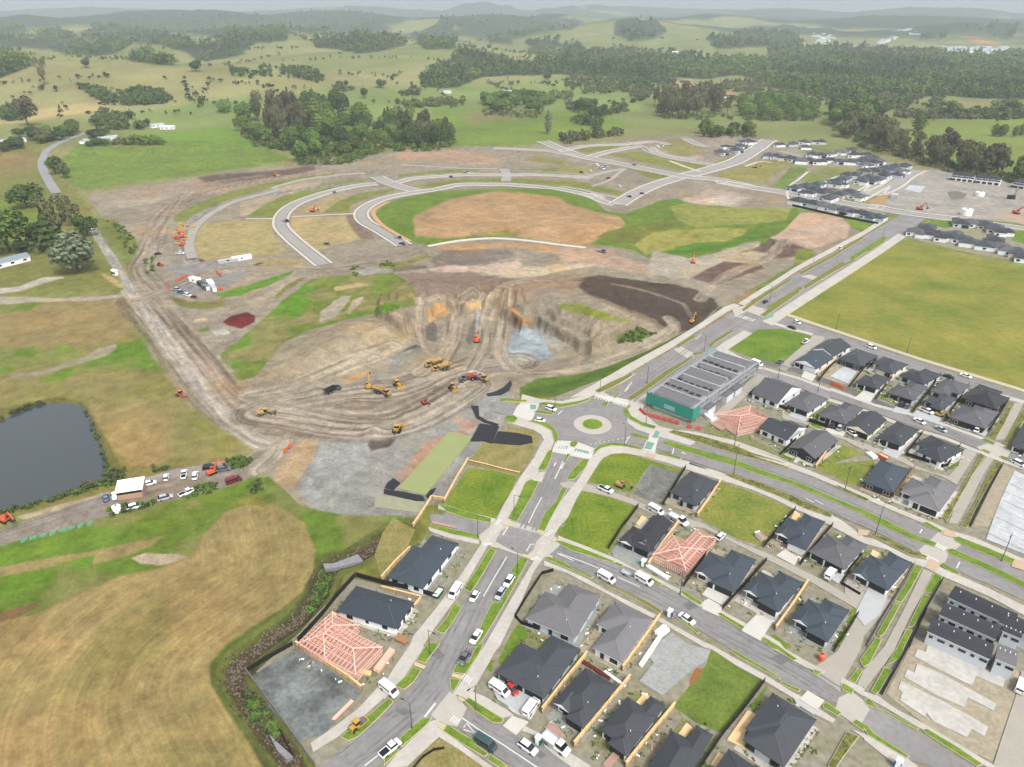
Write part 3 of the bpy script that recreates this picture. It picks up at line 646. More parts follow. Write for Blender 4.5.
M_BRICKP=mat('brick_paving',(216,190,160),0.85,0.08,0.8)
def sheet(name,px,m,z1,z0=-0.3,sm=0,kind='structure'):
 w_=W(px)
 if sm:w_=smooth(w_,sm,True)
 mb=MB();mb.prism(w_,z0,z1,bottom=False)
 return tag(mb.build(name,m),kind=kind)
LZ=[0.0]
def lot(name,px,m,sm=0):
 LZ[0]+=0.004
 return sheet(name,px,m,0.03+LZ[0],sm=sm)
def road(px,sm=0):return sheet('road',px,M_ASPH,0.20+nxt('road'),-0.3,sm)
CNT={}
def nxt(k,st=0.004):
 CNT[k]=CNT.get(k,-1)+1;return CNT[k]*st
def footpath(px,m=None,name='footpath'):return sheet(name,px,m or M_CONC,0.30+nxt('path',0.003))
def table(px,m=None):return sheet('raised_crossing',px,m or M_TABLE,0.26+nxt('table',0.003))
def verge(px,m=None,sm=0,k=0.15):
 w_=W(px)
 if sm:w_=smooth(w_,sm,True)
 zz=0.385+nxt('verge',0.002)
 mb=MB();mb.prism(w_,-0.2,zz,bottom=False)
 tag(mb.build('kerb',M_KERB),kind='structure')
 mb=MB();mb.prism(inset(w_,k),0.2,zz+0.05,bottom=False)
 return tag(mb.build('verge',m or M_VERGE),kind='structure')
def paint(px,m=None,z1=0.30,name='road_marking'):
 mb=MB();mb.prism(W(px),z1-0.02,z1+nxt('paint',0.0007),bottom=False)
 return tag(mb.build(name,m or M_WHITE),kind='structure')
def line(px,w_=0.25,z1=0.30,dash=None):
 pl=W(px)
 mb=MB()
 mb.prism(ribbon(pl,w_),z1-0.02,z1+nxt('paint',0.0007),bottom=False)
 return tag(mb.build('road_marking',M_WHITE),kind='structure')
def ppath(line_,w_,m=None,z1=None,name='footpath',sm=4):
 pl=smooth(W(line_),sm)if len(line_)>2 and sm else W(line_)
 mb=MB();mb.prism(ribbon(pl,w_),-0.2,(0.30+nxt('path',0.003))if z1 is None else z1,bottom=False)
 return tag(mb.build(name,m or M_CONC),kind='structure')
lot('estate_ground',[(425,545),(470,470),(520,410),(560,395),(650,360),(740,330),(790,312),(1080,402),(1300,470),(1300,860),(285,860),(318,770),(256,672),(300,632),(330,600),(352,578),(392,588)],M_EARTH)
A_W=[(556,452),(551,458),(544,475),(531,499),(518,520),(496,555),(481,582),(462,610),(440,647),(426,667),(414,684),(399,700),(384,715.5),(346,750),(322,767),(284,797)]
A_E=[(345,797),(368,772),(392,758),(406,744),(424,732),(445,716),(460,690),(466,672),(480,650),(494,629),(506,604),(522,576),(534,556),(550,538),(562,503),(575,481),(583,464)]
road(A_W+A_E)
RB=G(596,424.5)
rr=15.6
def circ_px(cx,cy,r,n=40,e=1.0):
 return[(cx+r*math.cos(2*math.pi*k/n),cy+r*e*math.sin(2*math.pi*k/n))for k in range(n)]
mb=MB();mb.prism(circ_px(RB[0],RB[1],18.5,48),-0.3,0.20+nxt('road'),bottom=False);tag(mb.build('road',M_ASPH),kind='structure')
for nm,r_,zz,m_ in(('roundabout_apron',7.2,0.30,M_TABLE),('roundabout_kerb',3.95,0.42,M_KERB),('roundabout_lawn',3.7,0.50,M_VERGE)):
 c_=G(592.5,425)
 mb=MB();mb.prism(circ_px(c_[0],c_[1],r_,40),0.0,zz,bottom=False);tag(mb.build(nm,m_),kind='structure')
road(q('n6',100,215,200,225,330,245,400,260,390,350,300,310,220,290,130,270,60,250))
road([(604,402),(625,385),(648,366),(677,346),(705,329),(735,311),(760,295),(800,271.5),(828,256),(868,234),(884,225),(893,219),(902,215),(925,219),(905,234),(880,251),(840,277),(800,303),(770,322),(748,336),(716,358),(690,374),(660,391),(640,408),(634,414)])
B_UP=q('b4',-170,225,0,250,200,310,440,375,560,410,700,465,860,530,1000,590)+q('c5',300,-30,470,30,600,80,800,160,1023,260)+[(1100,612),(1200,655)]
B_DN=[(1200,690),(1100,646)]+q('c5',1023,475,800,370,610,290,480,220,350,165,220,100,90,45)+q('b4',1000,760,860,690,740,645,500,545,300,480,140,425,0,380,-80,350,-170,330)
road(B_UP+B_DN)
road(q('n6',720,330,860,350,1023,400,1023,480,880,440,780,410,690,390))
road(q('c3',40,130,130,125,260,175,400,225,560,280,700,360,860,450,1023,520)+q('c4',0,540,200,650,360,740)+q('d4',560,100,740,190,880,290,860,370,740,320,600,270,480,215,330,110,190,30)+q('c3',1023,680,860,590,720,520,600,450,440,375,300,310,160,250,40,190,0,190))
road(q('n0',230,550,265,485,330,495,480,590,640,690,830,790,900,830,860,880,700,800,480,740,380,690,300,625,260,590))
road(q('d2',300,440,440,300,530,400,690,500,760,500,880,580,1023,640)+q('d3',100,700,200,767,60,800)+q('d2',900,800,780,740,680,680,590,620,540,570,470,510,380,460))
road(q('n7',0,265,120,275,260,310,290,330,270,385,240,380,120,350,0,305))
C_UP=q('n4',505,208,560,235,620,266,700,290,880,345,1023,400)+q('n5',80,395,300,475,460,515,640,570,860,650,960,690,1040,720,1200,770)
C_DN=q('n5',1200,810,1040,765,900,715,780,670,640,615,460,560,240,480,80,425)+q('n4',1023,440,860,375,700,325,600,290,480,230)
road(C_UP+C_DN)
road([(752,330),(765,322),(780,319),(800,323),(860,343),(920,363),(984,383),(1040,401),(1200,452),(1200,464),(1040,411),(1010,402),(980,393),(920,373),(860,353),(800,333),(780,329)])
LANE=dict(name='lane',m=mat('lane_concrete',(190,184,172),0.85,0.06,0.2,fine=(2,0.05)))
def lane(px):return sheet('lane',px,LANE['m'],0.24+nxt('lane',0.003))
lane(q('b3',100,490,160,480,250,490,400,535,560,590,700,650,860,700,1023,750)+q('c4',60,20,200,90,400,170,560,245,760,345,900,430,1000,490,1023,520)+q('n0',60,300,0,280)+q('c4',900,767,990,570,980,530,870,465,700,365,480,250,300,160,100,60,0,10)+q('b3',860,760,700,690,560,625,400,570,250,540,120,515))
lane(q('c5',0,380,60,400,130,470,170,470,100,580,0,700)+q('d4',1000,20,890,220,870,290,730,190,800,120,880,-20,960,-160))
lane(q('c4',900,440,1023,500,1180,420,1140,330,1000,330,940,300,900,360))
lane(q('a4',770,320,700,310,640,370,560,440,470,520,520,540,600,480,690,400,770,340))
lane(q('n4',660,310,740,330,640,400,560,470,460,560,420,540,470,500,560,420))
lane(q('b4',500,40,560,50,640,90,700,130,820,170,1000,230)+q('b5',0,235,120,280,260,330,330,380,430,420,540,445,600,380,640,270,700,280,720,300,640,420,590,500,560,480,480,440,330,400,230,350,100,310,0,270)+q('b4',1023,280,900,215,760,165,640,110,500,75))
lane(q('b5',600,750,540,745,580,640,700,430,790,310,830,330,760,440,660,640))
lane(q('b5',840,215,900,210,980,60,1023,-30,960,-20,920,60))
lane(q('n0',870,767,910,640,990,400,1010,300,1060,320,1200,380,1200,800,950,850))
lane(q('c5',130,767,260,520,380,270,440,300,400,390,280,600,190,800)+q('d5',-30,320,0,270)+q('d4',1023,260,960,270,1000,200,1023,150))
footpath(q('d1',555,620,700,520,860,400,960,290,1023,215)+q('d2',0,240,90,100,160,0)+q('c2',190,700,330,530,500,300,610,130,700,0)+q('b2',760,640,880,440,960,330,1000,250,1023,215,1005,180,960,150,800,105)+q('n6',145,300,180,255,250,300,330,320,370,360,370,390,340,440,300,520,250,620,170,767)+q('c2',760,0,700,60,620,200,480,440,330,640,250,767)+q('d2',260,0,130,200,60,280,0,340)+q('d1',1023,330,900,440,740,570,570,675))
footpath(q('n6',525,490,560,460,600,425,660,410,740,425,840,450,1023,500,1023,540,900,500,780,470,700,455,640,460,600,480,570,520,520,600,500,630,470,680,430,767)+q('b3',100,767,0,930)+q('c3',90,70,-60,280)+q('c2',880,480,740,767)+q('d2',720,20,600,230,560,300,440,310,520,190,640,0)+q('c2',640,767,800,490,970,200,1023,60)+q('b3',10,767,120,590,210,480,280,370))
footpath(q('d2',300,480,340,470,370,500,390,550,620,720,700,775,640,775,480,660,350,580,150,767,0,790,90,680))
footpath(q('d2',560,290,640,320,790,410,830,440,760,460,600,370,510,330,450,300))
footpath(q('d2',900,510,1023,570,1023,620,940,560,880,540))
footpath(q('d3',0,570,100,640,300,767,200,790,60,690,0,640))
footpath(q('c3',90,60,250,120,420,190,560,245,720,330,860,400,1023,490)+q('c4',0,470,150,560,300,640,480,740)+q('d4',520,20,700,120,780,160,760,180,640,130,480,40,420,0)+q('c4',400,740,230,640,100,570,0,510)+q('c3',1023,530,860,430,720,350,540,265,400,210,240,140,90,85))
footpath(q('c3',0,220,150,280,280,340,400,410,560,490,720,570,860,650,1023,740)+q('d4',60,0,220,90,400,190,560,290,640,330,720,390,840,470,820,490,700,430,600,350,400,230,200,120,50,20)+q('c3',1023,775,860,680,700,590,540,510,400,430,260,360,150,300,0,250))
footpath(q('d4',880,200,960,240,1023,270)+q('d5',0,290,90,320,200,400,370,490,560,600,740,710,860,780,800,780,640,690,420,560,260,470,130,390,0,320)+q('d4',1000,310,940,270,870,230))
footpath(q('d4',1023,590,940,530)+q('d5',0,560,110,620,280,720,380,800,260,800,100,680,0,600))
footpath(q('n7',40,225,120,240,320,290,310,305,110,260,40,240))
footpath(q('n7',-10,330,100,365,240,395,240,415,80,380,0,350))
footpath(q('n4',290,590,380,600,560,640,700,690,840,750)+q('b4',280,260,420,315,560,365,700,420,860,490,1023,560)+q('c5',250,-100,400,-40,560,30,700,70,860,140,1023,210,1100,260,1023,250,860,180,700,110,560,60,480,22,380,-18,250,-72)+q('b4',1023,590,860,520,700,450,560,400,400,345,240,295,100,250,0,205)+q('n4',700,735,560,680,380,630,240,600))
footpath(q('n6',1023,505,900,478)+q('b3',900,360,1023,400)+q('b4',40,400,140,435,300,490,480,560,640,640,720,680,820,700,880,730)+q('c5',0,70,60,80,180,140,300,200,420,220,500,270,620,320,800,400,1023,510,1100,560,1023,570,800,450,640,380,500,320,380,260,280,230,150,150,0,110)+q('b4',760,740,640,680,560,650,440,590,300,530,100,470,0,440)+q('b3',900,400))
footpath([(570,398),(591,386.5),(628,365),(667,344),(697,326),(724,307.5),(734,304),(740,306),(727,312),(700,329.5),(673,347.5),(634,370),(606,388),(590,396)])
footpath([(738,304),(760,290),(797,266.5),(830,249),(863,231.5),(882,219),(887,220.5),(866,234),(832,252.5),(800,269.5),(763,293.5),(744,306)])
footpath([(627,423),(628,410),(640,398),(668,380),(700,361),(712,352),(722,344),(744,331),(752,334),(728,350),(710,363),(676,384),(652,398),(640,412),(650,425),(680,432),(700,440),(690,446),(655,436),(636,430)])
footpath([(762,322),(800,297),(840,272),(876,249),(898,234),(906,237),(880,255),(845,278),(805,304),(772,326)])
footpath(q('n6',640,180,560,150,480,185,400,205,300,195,205,170,195,215,290,215,400,225,480,210,560,170))
footpath(q('n6',720,200,735,190,790,250,850,310,880,330,1023,365,1023,385,920,360,860,340,800,310,750,270))
footpath(q('a4',440,225,560,265,700,300,690,315,540,275,420,235))
footpath(q('n4',520,195,640,260,700,285,690,295,600,260,510,210))
footpath([(785,316),(860,341),(920,361),(1015,390),(1100,418),(1100,415),(1015,387),(920,358.5),(860,338.5),(788,314)],M_KERB)
footpath(q('n4',700,283,880,333,1023,388)+q('n5',80,382,300,462,460,503,640,558,860,638,1060,712,1060,722,860,652,640,572,460,515,300,475,80,397)+q('n4',1023,402,880,345,700,293))
footpath(q('n5',60,430,240,485,460,570,640,622,780,680,900,725,1040,775,1040,790,900,740,780,695,640,637,460,585,240,500,60,445))
footpath(q('n5',740,395,940,420,1023,445,1023,460,940,440,840,415,740,400))
table(q('n7',300,300,345,290,400,300,480,325,545,350,600,365,640,410,600,450,560,480,500,490,440,470,330,430,250,410,240,370,290,330))
sheet('road',q('n7',345,350,385,325,470,345,525,362,545,372,520,400,505,440,470,470,400,445,320,400),M_ASPH,0.285)
table(q('d2',300,440,420,290,460,310,530,395,500,460,470,515,400,500,350,480))
table(q('n0',120,430,180,400,250,450,270,490,230,560,180,550,100,490))
table(q('c5',350,150,420,90,480,30,540,40,620,120,540,180,520,225,440,270,400,230))
table(q('n4',260,195,300,180,370,220,360,240,330,240))
table(q('a4',170,130,290,130,260,170,200,190));table(q('a4',300,120,420,150,400,165,340,140))
table(q('a4',200,170,330,210,310,225,190,190))
table(q('n5',790,670,860,650,960,690,940,725,840,720))
table(q('n2',350,140,400,155,420,150,380,135));table(q('n2',160,235,240,265,290,265,200,225))
table(q('n6',545,170,620,200,720,225,740,200,640,180,600,160),M_PALE);table(q('n6',370,395,470,400,560,435,540,490,470,475,350,450),M_PALE)
table(q('n6',840,340,880,350,860,420,850,470,790,450,800,420),M_PALE);table(q('n6',210,200,290,215,270,260,250,300,160,270,180,230),M_PALE)
for c_ in(('n6',245,220,275,222,272,243,245,245),('n6',380,420,430,425,425,440,370,435),('n6',465,435,530,450,530,462,460,448),('n6',850,350,875,355,865,385,838,380),('n6',815,400,850,408,835,440,800,435),('n4',440,190,480,200,460,225,415,215),('n4',175,590,195,600,180,628,158,622),('n4',135,645,165,652,150,685,122,678),('a4',375,185,410,175,430,190,390,208),('n4',700,20,740,10,750,35,710,50)):
 paint(q(*c_),M_GREENP,0.345,'cycle_crossing')
def zebra(crop,x0,y0,x1,y1,dx,dy,n=6,w_=0.5):
 for k in range(n):
  t=(k+0.5)/n
  cx,cy=x0+(x1-x0)*t,y0+(y1-y0)*t
  line(q(crop,cx-dx,cy-dy,cx+dx,cy+dy),w_,0.35)
zebra('n6',375,425,440,450,-6,12);zebra('n6',460,455,545,480,-6,12);zebra('n6',560,180,640,200,8,-10);zebra('n6',650,205,720,225,8,-10)
zebra('n7',320,320,345,295,8,4,4);zebra('n7',560,375,600,345,8,4,4);zebra('n7',260,420,300,410,8,5,4);zebra('n7',490,490,530,480,8,5,4)
zebra('d2',500,190,560,230,-12,18,4,0.4);zebra('c5',440,110,520,150,-12,10,5);zebra('c5',380,190,470,230,-10,10,5)
zebra('d2',430,460,480,490,14,-18,4,0.35)
verge(q('d1',745,580,880,480,1000,380,1060,330,1085,360,980,470,860,580,800,610))
verge(q('d2',70,255,160,170,185,130,240,155,190,230,130,280))
verge(q('d2',205,90,280,-20,360,-20,310,50,265,110))
verge(q('c2',330,670,400,590,450,495,500,520,440,620,385,690))
verge(q('c2',510,400,590,280,680,135,718,160,690,210,600,360,555,425))
verge(q('b2',790,720,860,600,960,465,995,480,940,590,850,740))
verge(q('n6',280,540,330,450,355,440,350,480,320,540))
verge(q('n6',420,590,440,550,500,490,535,485,515,530,460,585))
verge(q('n6',220,600,250,585,285,600,230,700,190,780,150,767))
verge(q('n7',525,340,560,260,610,210,640,140,672,138,640,200,600,270,560,350))
verge(q('c2',620,640,690,490,745,485,780,400,830,310,810,290,870,200,925,210,870,320,760,520,640,720,590,780,560,767))
verge(q('d2',440,170,460,120,545,100,570,40,600,-10,640,-20,600,70,520,180))
verge(q('d2',420,205,490,215,470,260,440,300,425,270))
verge(q('d2',510,350,545,330,640,390,770,470,750,495,690,490,590,420))
verge(q('d2',375,545,410,500,480,550,570,600,600,640,670,690,640,710,520,640));verge(q('d2',680,690,790,767,760,790,660,730))
verge(q('d2',100,590,190,510,240,465,310,455,290,490,180,590,110,650));verge(q('d2',0,720,80,650,100,670,0,767))
verge(q('n7',40,220,110,235,300,290,295,310,180,290,80,255));verge(q('n7',0,315,80,335,240,370,245,392,120,370,0,335))
verge(q('c3',60,90,110,95,240,140,450,225,440,235,330,205,240,175,180,160,100,115));verge(q('c3',460,230,510,250,500,262,450,245))
verge(q('c3',0,200,30,195,130,230,180,270,320,325,300,335,160,275,30,220));verge(q('c3',360,350,560,440,660,480,760,545,740,560,560,455,400,380),M_DRY)
verge(q('c3',860,415,890,415,1015,490,1000,508,930,470));verge(q('c3',660,330,690,330,760,375,740,380));verge(q('c3',850,590,880,595,1000,680,980,690))
verge(q('c4',80,560,105,555,190,605,260,645,245,665,170,620));verge(q('c4',360,715,385,712,480,770,520,800,440,790))
verge(q('d4',165,30,190,25,400,150,490,205,480,215,330,130,200,60));verge(q('d4',490,225,620,280,600,295,480,240));verge(q('d4',430,0,470,-5,560,60,600,85,570,95,540,75))
verge(q('d4',700,150,755,165,730,190,695,175));verge(q('d4',755,370,780,360,880,430,855,450,760,395));verge(q('d4',875,245,895,240,960,280,945,310,880,280))
verge(q('d4',940,490,970,470,1040,510,1020,545));verge(q('d5',0,340,30,335,90,400,130,415,350,525,340,540,220,480,100,410,10,375));verge(q('d5',370,535,400,530,600,650,760,760,720,770,560,670,390,560))
verge(q('d5',-20,495,20,510,60,560,170,630,290,710,270,720,150,650,20,570))
for p_ in(('c5',325,250,375,265,300,400,240,490,195,480,260,370),('c5',190,500,235,500,130,690,100,710,80,690),('c5',445,305,500,325,440,440,380,420),('c5',375,440,425,450,320,640,275,650),('c5',265,665,310,670,260,767,230,850,140,890,200,790),('n0',220,250,300,140,330,150,270,270,240,285),('n0',165,345,210,290,240,300,200,365),('n0',275,400,340,285,380,300,320,400,300,420)):
 verge(q(*p_),M_VERGE,k=0.15)
for p_ in(('b5',500,700,600,560,700,390,740,300,775,320,700,430,560,680,530,745),('b5',615,767,700,640,800,420,850,345,880,365,800,500,700,680,660,780),('b5',790,190,850,120,920,10,950,0,900,110,840,210),('b5',890,230,960,110,1023,20,1060,40,960,190,930,240),('d4',790,767,870,620,910,550,990,580,900,700,830,800)):
 verge(q(*p_),M_SHRUB,k=0.12)
for p_ in(('b5',745,215,770,205,840,235,825,250),('b5',740,280,760,275,810,295,800,305),('b5',885,260,910,255,1023,300,1010,310),('b5',860,320,880,318,940,340,925,350)):
 verge(q(*p_),M_VERGE,k=0.15)
verge(q('n4',235,600,260,590,400,620,560,665,640,700,800,750)+q('b4',260,300,400,345,550,395,540,402,400,362,240,318,100,275,0,238)+q('n4',560,700,380,650),M_SHRUB)
verge(q('n4',205,655,240,645,400,690,560,735)+q('b4',30,305,200,345,440,435,640,505,860,600,1023,665)+q('c5',170,-20,300,50,465,110,450,135,300,85,100,-10)+q('b4',1023,700,860,625,720,570,560,505,400,455,200,385,0,325)+q('n4',500,745,300,690))
verge(q('c5',530,150,560,145,800,250,1023,360,1200,450,1200,490,1023,400,800,290,640,220,540,180))
verge(q('c5',575,75,600,68,760,130,965,215,950,245,800,190,640,125,580,95));verge(q('c5',360,-20,400,-25,505,35,490,45))
verge(q('b4',130,440,180,432,360,490,520,555,680,625,825,695,810,715,640,655,480,580,300,510),M_SHRUB);verge(q('c5',35,60,60,45,180,95,300,155,405,195,395,215,280,180,140,110),M_SHRUB)
verge(q('c5',480,245,500,238,600,290,615,315,560,300));verge(q('b4',830,510,860,510,1060,600,1040,612,900,550),M_SHRUB)
verge(q('n6',855,460,880,455,985,480,975,490));verge(q('n6',885,405,910,400,1060,445,1040,455,920,425));verge(q('n6',730,365,745,360,825,382,820,395,760,382))
verge(q('n6',550,450,580,420,640,408,700,412,790,435,785,442,690,424,640,422,590,435,565,455))
verge(q('n6',698,240,715,236,740,280,790,308,860,328,850,342,790,325,730,295,702,265));verge(q('n6',590,220,615,208,630,215,615,232));verge(q('n6',650,185,680,162,685,170,660,190))
verge(q('n6',285,215,320,210,400,218,480,205,540,188,530,200,470,222,390,236,300,225));verge(q('n6',262,255,290,250,360,262,355,272,280,265));verge(q('n6',235,302,260,296,330,312,370,345,385,380,375,408,362,400,350,350,300,322))
verge(q('n6',440,405,470,400,478,410,462,430,440,425));verge(q('n6',410,490,425,462,440,465,420,498));verge(q('n6',120,280,170,276,185,292,165,312,128,308));verge(q('n6',100,190,230,200,225,210,110,205));
for p_ in(('n6',560,155,620,120,745,65,740,82,640,140,580,165),('f5',600,385,690,335,690,350,610,400),('f5',345,660,420,610,540,520,680,445,670,460,560,535,430,630,360,675),('f5',680,430,720,425,740,430,690,442),('f5',760,385,800,355,880,310,890,318,800,375,775,395),('a4',400,130,480,90,560,40,600,10,640,0,560,60,470,110,420,140),('a4',380,40,450,10,470,15,400,50),('a4',300,95,340,88,340,98,305,108)):
 verge(q(*p_),M_DRY,k=0.12)
for p_ in(('n2',280,215,350,175,360,178,290,220),('n2',440,125,510,90,515,95,445,130),('n2',550,62,600,32,606,36,556,68),('n2',200,215,260,185,265,188,205,219)):
 verge(q(*p_),M_DRY,k=0.12)
M_WEAR=mat('asphalt_wheel_path',(146,144,144),0.85,0.2,0.15,fine=(0.6,0.12));M_PATCHA=mat('asphalt_patch',(128,127,128),0.9,0.15,0.3)
def wear(pl,offs,w_=0.55):
 pl=smooth(W(pl),4)
 for o_ in offs:
  l2=[]
  for i in range(len(pl)):
   a=Vector(pl[max(i-1,0)]);b=Vector(pl[min(i+1,len(pl)-1)]);d=(b-a).normalized();l2.append(tuple(Vector(pl[i])+Vector((-d.y,d.x))*(o_+0.15*math.sin(i*0.9+o_))))
  mb=MB();mb.prism(ribbon(l2,w_),0.1,0.272+nxt('wear',0.0004),bottom=False);tag(mb.build('wheel_path',M_WEAR),kind='structure')
wear([(498,560),(472,608),(452,648),(436,680),(415,706),(385,730),(345,762)],(-2.6,-1.2,1.2,2.6));wear([(560,465),(545,498),(528,530)],(-2.4,-1.1,1.1,2.4))
wear([(556,552),(606,572),(650,592),(700,618),(750,645),(800,672),(836,694)],(-2.4,-1.1,1.1,2.4));wear([(660,452),(704,467),(760,484),(820,507),(870,528),(916,550)],(-0.8,0.8));wear([(720,458),(780,476),(840,500),(900,526)],(-0.8,0.8))
wear([(470,724),(500,740),(540,762)],(-2.0,-0.8,0.9,2.1));wear([(752,360),(800,372),(850,391),(900,412),(950,433),(1000,455)],(-1.6,-0.5,0.6,1.7));wear([(630,398),(670,368),(710,340),(740,322),(790,290),(840,258),(880,234)],(-3.4,-1.8,1.8,3.4));wear([(795,322),(860,344),(920,364),(1000,390)],(-1.4,1.2))
for p_ in((438,655,7,5),(404,712,9,4),(690,606,8,5),(780,660,10,6),(540,755,6,4),(612,585,5,3),(860,400,6,3)):mb=MB();mb.prism(W([(p_[0]-p_[2],p_[1]-1),(p_[0],p_[1]-p_[3]),(p_[0]+p_[2],p_[1]+1),(p_[0],p_[1]+p_[3])]),0.1,0.27+nxt('wear',0.0004),bottom=False);tag(mb.build('road_patch',M_PATCHA),kind='structure')
verge([(760,316),(778,303),(796,290.5),(800,293),(784,304),(765,317.5)],M_DRY,k=.12);verge([(804,286),(826,272.5),(842,262.5),(846,265),(828,276),(806,289.5)],M_DRY,k=.12);verge([(850,258),(868,246.5),(884,237),(888,239),(870,250),(853,261)],M_VERGE,k=.12);verge([(742,310),(760,297),(790,279),(792,280.5),(762,299.5),(744,312)],M_DRY,k=.1);verge([(800,273),(830,256.5),(862,237.5),(864,239),(832,258.5),(802,275)],M_DRY,k=.1)
line(q('b3',120,350,95,410,68,465),0.3);line(q('n7',640,30,610,95),0.3);line(q('n7',545,185,520,230,480,310),0.3);line(q('n7',375,475,330,550,260,670),0.3)
line(q('d1',1023,670,900,767),0.3);line(q('d2',330,365,260,455),0.5);line(q('d2',500,460,600,530,760,630,940,750,1000,790),0.3)
line(q('c3',100,175,240,225,350,270),0.28);line(q('c3',470,325,610,388),0.28);line(q('n7',620,460,700,495),0.28);line(q('n7',355,370,370,345,380,330),0.35);line(q('n7',470,450,490,415,510,415),0.3)
line(q('d2',510,520,530,495,580,555,510,535),0.3);line(q('b3',830,270,820,305),0.4);line(q('c5',610,230,590,270),0.4);line(q('c5',370,20,355,45),0.4)
line(q('n6',370,505,360,520),0.5);line(q('n6',410,505,395,535),0.5);line(q('n6',740,110,710,150),0.4);line(q('n6',400,250,380,270),0.4);line(q('n6',700,420,730,375),0.3)
for k in range(9):line(q('n6',540+k*22,412-k*4,541+k*22,417-k*4),0.3)
line(q('b4',650,590,700,615),0.3);line(q('b4',710,600,760,628),0.3);line(q('b3',880,295,905,305),0.6);line(q('f5',350,605,330,625),0.5);line(q('f5',300,590,350,560,390,530),0.25);line(q('f5',690,360,720,335),0.25)
for c_ in(('n7',355,310,410,320,400,330,350,320),('n7',525,345,560,355,550,368,520,358),('n7',300,418,330,425,325,435,295,428),('n7',450,462,495,475,490,488,445,474),('n7',570,465,600,475,595,485,565,475),('n7',590,388,640,398,635,408,588,398),('d2',440,175,510,190,495,215,430,195),('d2',195,100,270,130,255,150,190,125),('d2',480,320,520,345,500,360,470,335),('d2',360,490,400,505,380,540,345,520),('n6',325,430,350,435,340,445,320,440)):
 paint(q(*c_),M_TACT,0.375,'tactile_paving')
for c_ in(('c5',420,210,490,240,460,290,390,270),('c5',510,20,590,40,570,75,500,55),('b3',660,300,720,315,700,335,640,320),('c5',-40,20,40,30,20,60,-40,60),('c5',960,210,1060,240,1040,290,940,260)):
 paint(q(*c_),M_BRICKP,0.385,'brick_paving')
def drive(px,m=None):return sheet('driveway',px,m or M_PALE,0.40+nxt('drive',0.002))
drive(q('m9',380,480,450,400,520,440,545,450,490,540,400,500));drive(q('m9',400,520,480,550,420,615,355,570));drive(q('m9',300,380,330,340,440,380,540,440,480,540,330,440),mat('driveway_grey',(206,208,210),0.8,0.05,0.4))
drive(q('n8',480,605,550,640,510,720,400,660,430,620));drive(q('n8',400,700,430,680,500,720,480,767,400,730));drive(q('c4',340,560,440,610,380,700,260,640));drive(q('c4',260,640,380,700,360,735,240,670));
drive(q('n8',805,440,870,480,850,520,760,470));drive(q('c4',790,260,900,310,860,370,760,310),mat('driveway_grey',(206,208,210)));drive(q('d4',660,285,770,350,720,410,610,340));drive(q('d4',570,330,720,420,700,440,590,370),mat('driveway_grey',(206,208,210)))
drive(q('c5',30,385,150,450,100,570,0,640,-60,560),mat('driveway_grey',(206,208,210)));drive(q('n2',540,485,580,492,560,520,510,510));drive(q('b4',560,40,680,70,640,100,540,60),mat('driveway_grey',(206,208,210)));drive(q('a4',640,540,720,570,690,610,620,580))
drive(q('n5',790,560,850,590,830,620,740,590),mat('driveway_grey',(206,208,210)));drive(q('n5',400,470,470,490,450,515,380,500),mat('driveway_grey',(206,208,210)));drive(q('n5',500,490,620,530,600,560,480,515),mat('driveway_grey',(206,208,210)))
drive(q('n5',340,680,440,690,400,730,330,700),mat('driveway_grey',(206,208,210)));drive(q('n5',60,580,160,590,140,620,50,600));drive(q('b4',600,310,630,318,590,365,570,358));drive(q('n7',900,440,1023,490,1023,545,890,475),M_GRAVEL2);drive(q('c3',470,110,620,190,640,220,560,240,430,170),M_GRAVEL2)
drive(q('c3',1023,490,1060,510,1040,540,1010,520));drive(q('n6',250,560,320,548,300,600,240,590),M_CONC)
lot('lot_lawn',q('n7',185,40,300,50,430,80,380,180,320,285,200,265,80,215,130,120),M_LAWN)
lot('lot_lawn',q('n7',740,150,880,185,1010,230,940,340,870,440,740,400,630,370,680,260),M_LAWN)
lot('lot_lawn',q('n6',515,590,560,530,600,480,650,455,740,460,830,490,1000,540,980,555,830,510,790,560,740,650,640,625),M_LAWN)
lot('lot_lawn',q('b2',640,220,720,180,800,125,960,150,1000,200,940,330,880,430,860,440,700,400,540,370,560,330),mat('lot_rough_grass',(140,142,66),0.95,0.2,0.2,tint=(160,144,96),fine=(1.3,0.25)))
lot('lot_lawn',q('n8',490,105,680,170,840,240,780,320,690,420,560,380,380,280,440,190),mat('lot_patchy_grass',(106,134,44),0.95,0.18,0.1,tint=(144,140,64),fine=(1.1,0.25),k=0.6))
lot('lot_gravel_pad',q('n8',150,25,300,65,260,140,205,220,60,165,100,100),M_GRAVEL)
lot('lot_lawn',q('n1',440,195,560,260,705,350,620,460,500,600,370,550,260,470,340,370,420,270),mat('lot_rank_grass',(90,120,42),0.95,0.18,0.16,tint=(120,134,54),fine=(1.4,0.22),k=0.6))
lot('lot_earth_stain',q('n1',340,340,370,280,405,290,370,350,340,370),mat('rusty_soil',(166,110,62),0.95,0.2,0.8))
lot('lot_lawn',q('c3',100,0,500,0,420,160,400,180,250,120,90,60,80,40),M_LAWN)
lot('lot_gravel_pad',q('d1',460,10,620,110,780,220,880,290,820,370,740,450,640,560,490,600,420,530,300,400,200,240,170,190),mat('rolled_hardfill',(84,88,86),0.95,0.3,0.11,tint=(140,146,144),fine=(0.9,0.22)))
lot('park_field',[(786,313),(840,280),(885,250),(908,241),(960,253),(1024,268),(1200,312),(1200,445),(1015,386),(920,357),(860,337)],M_LAWN2)
lot('park_lawn',q('a4',150,390,240,320,330,270,410,235,520,265,690,320,600,400,480,500,400,490,270,440),M_LAWN3)
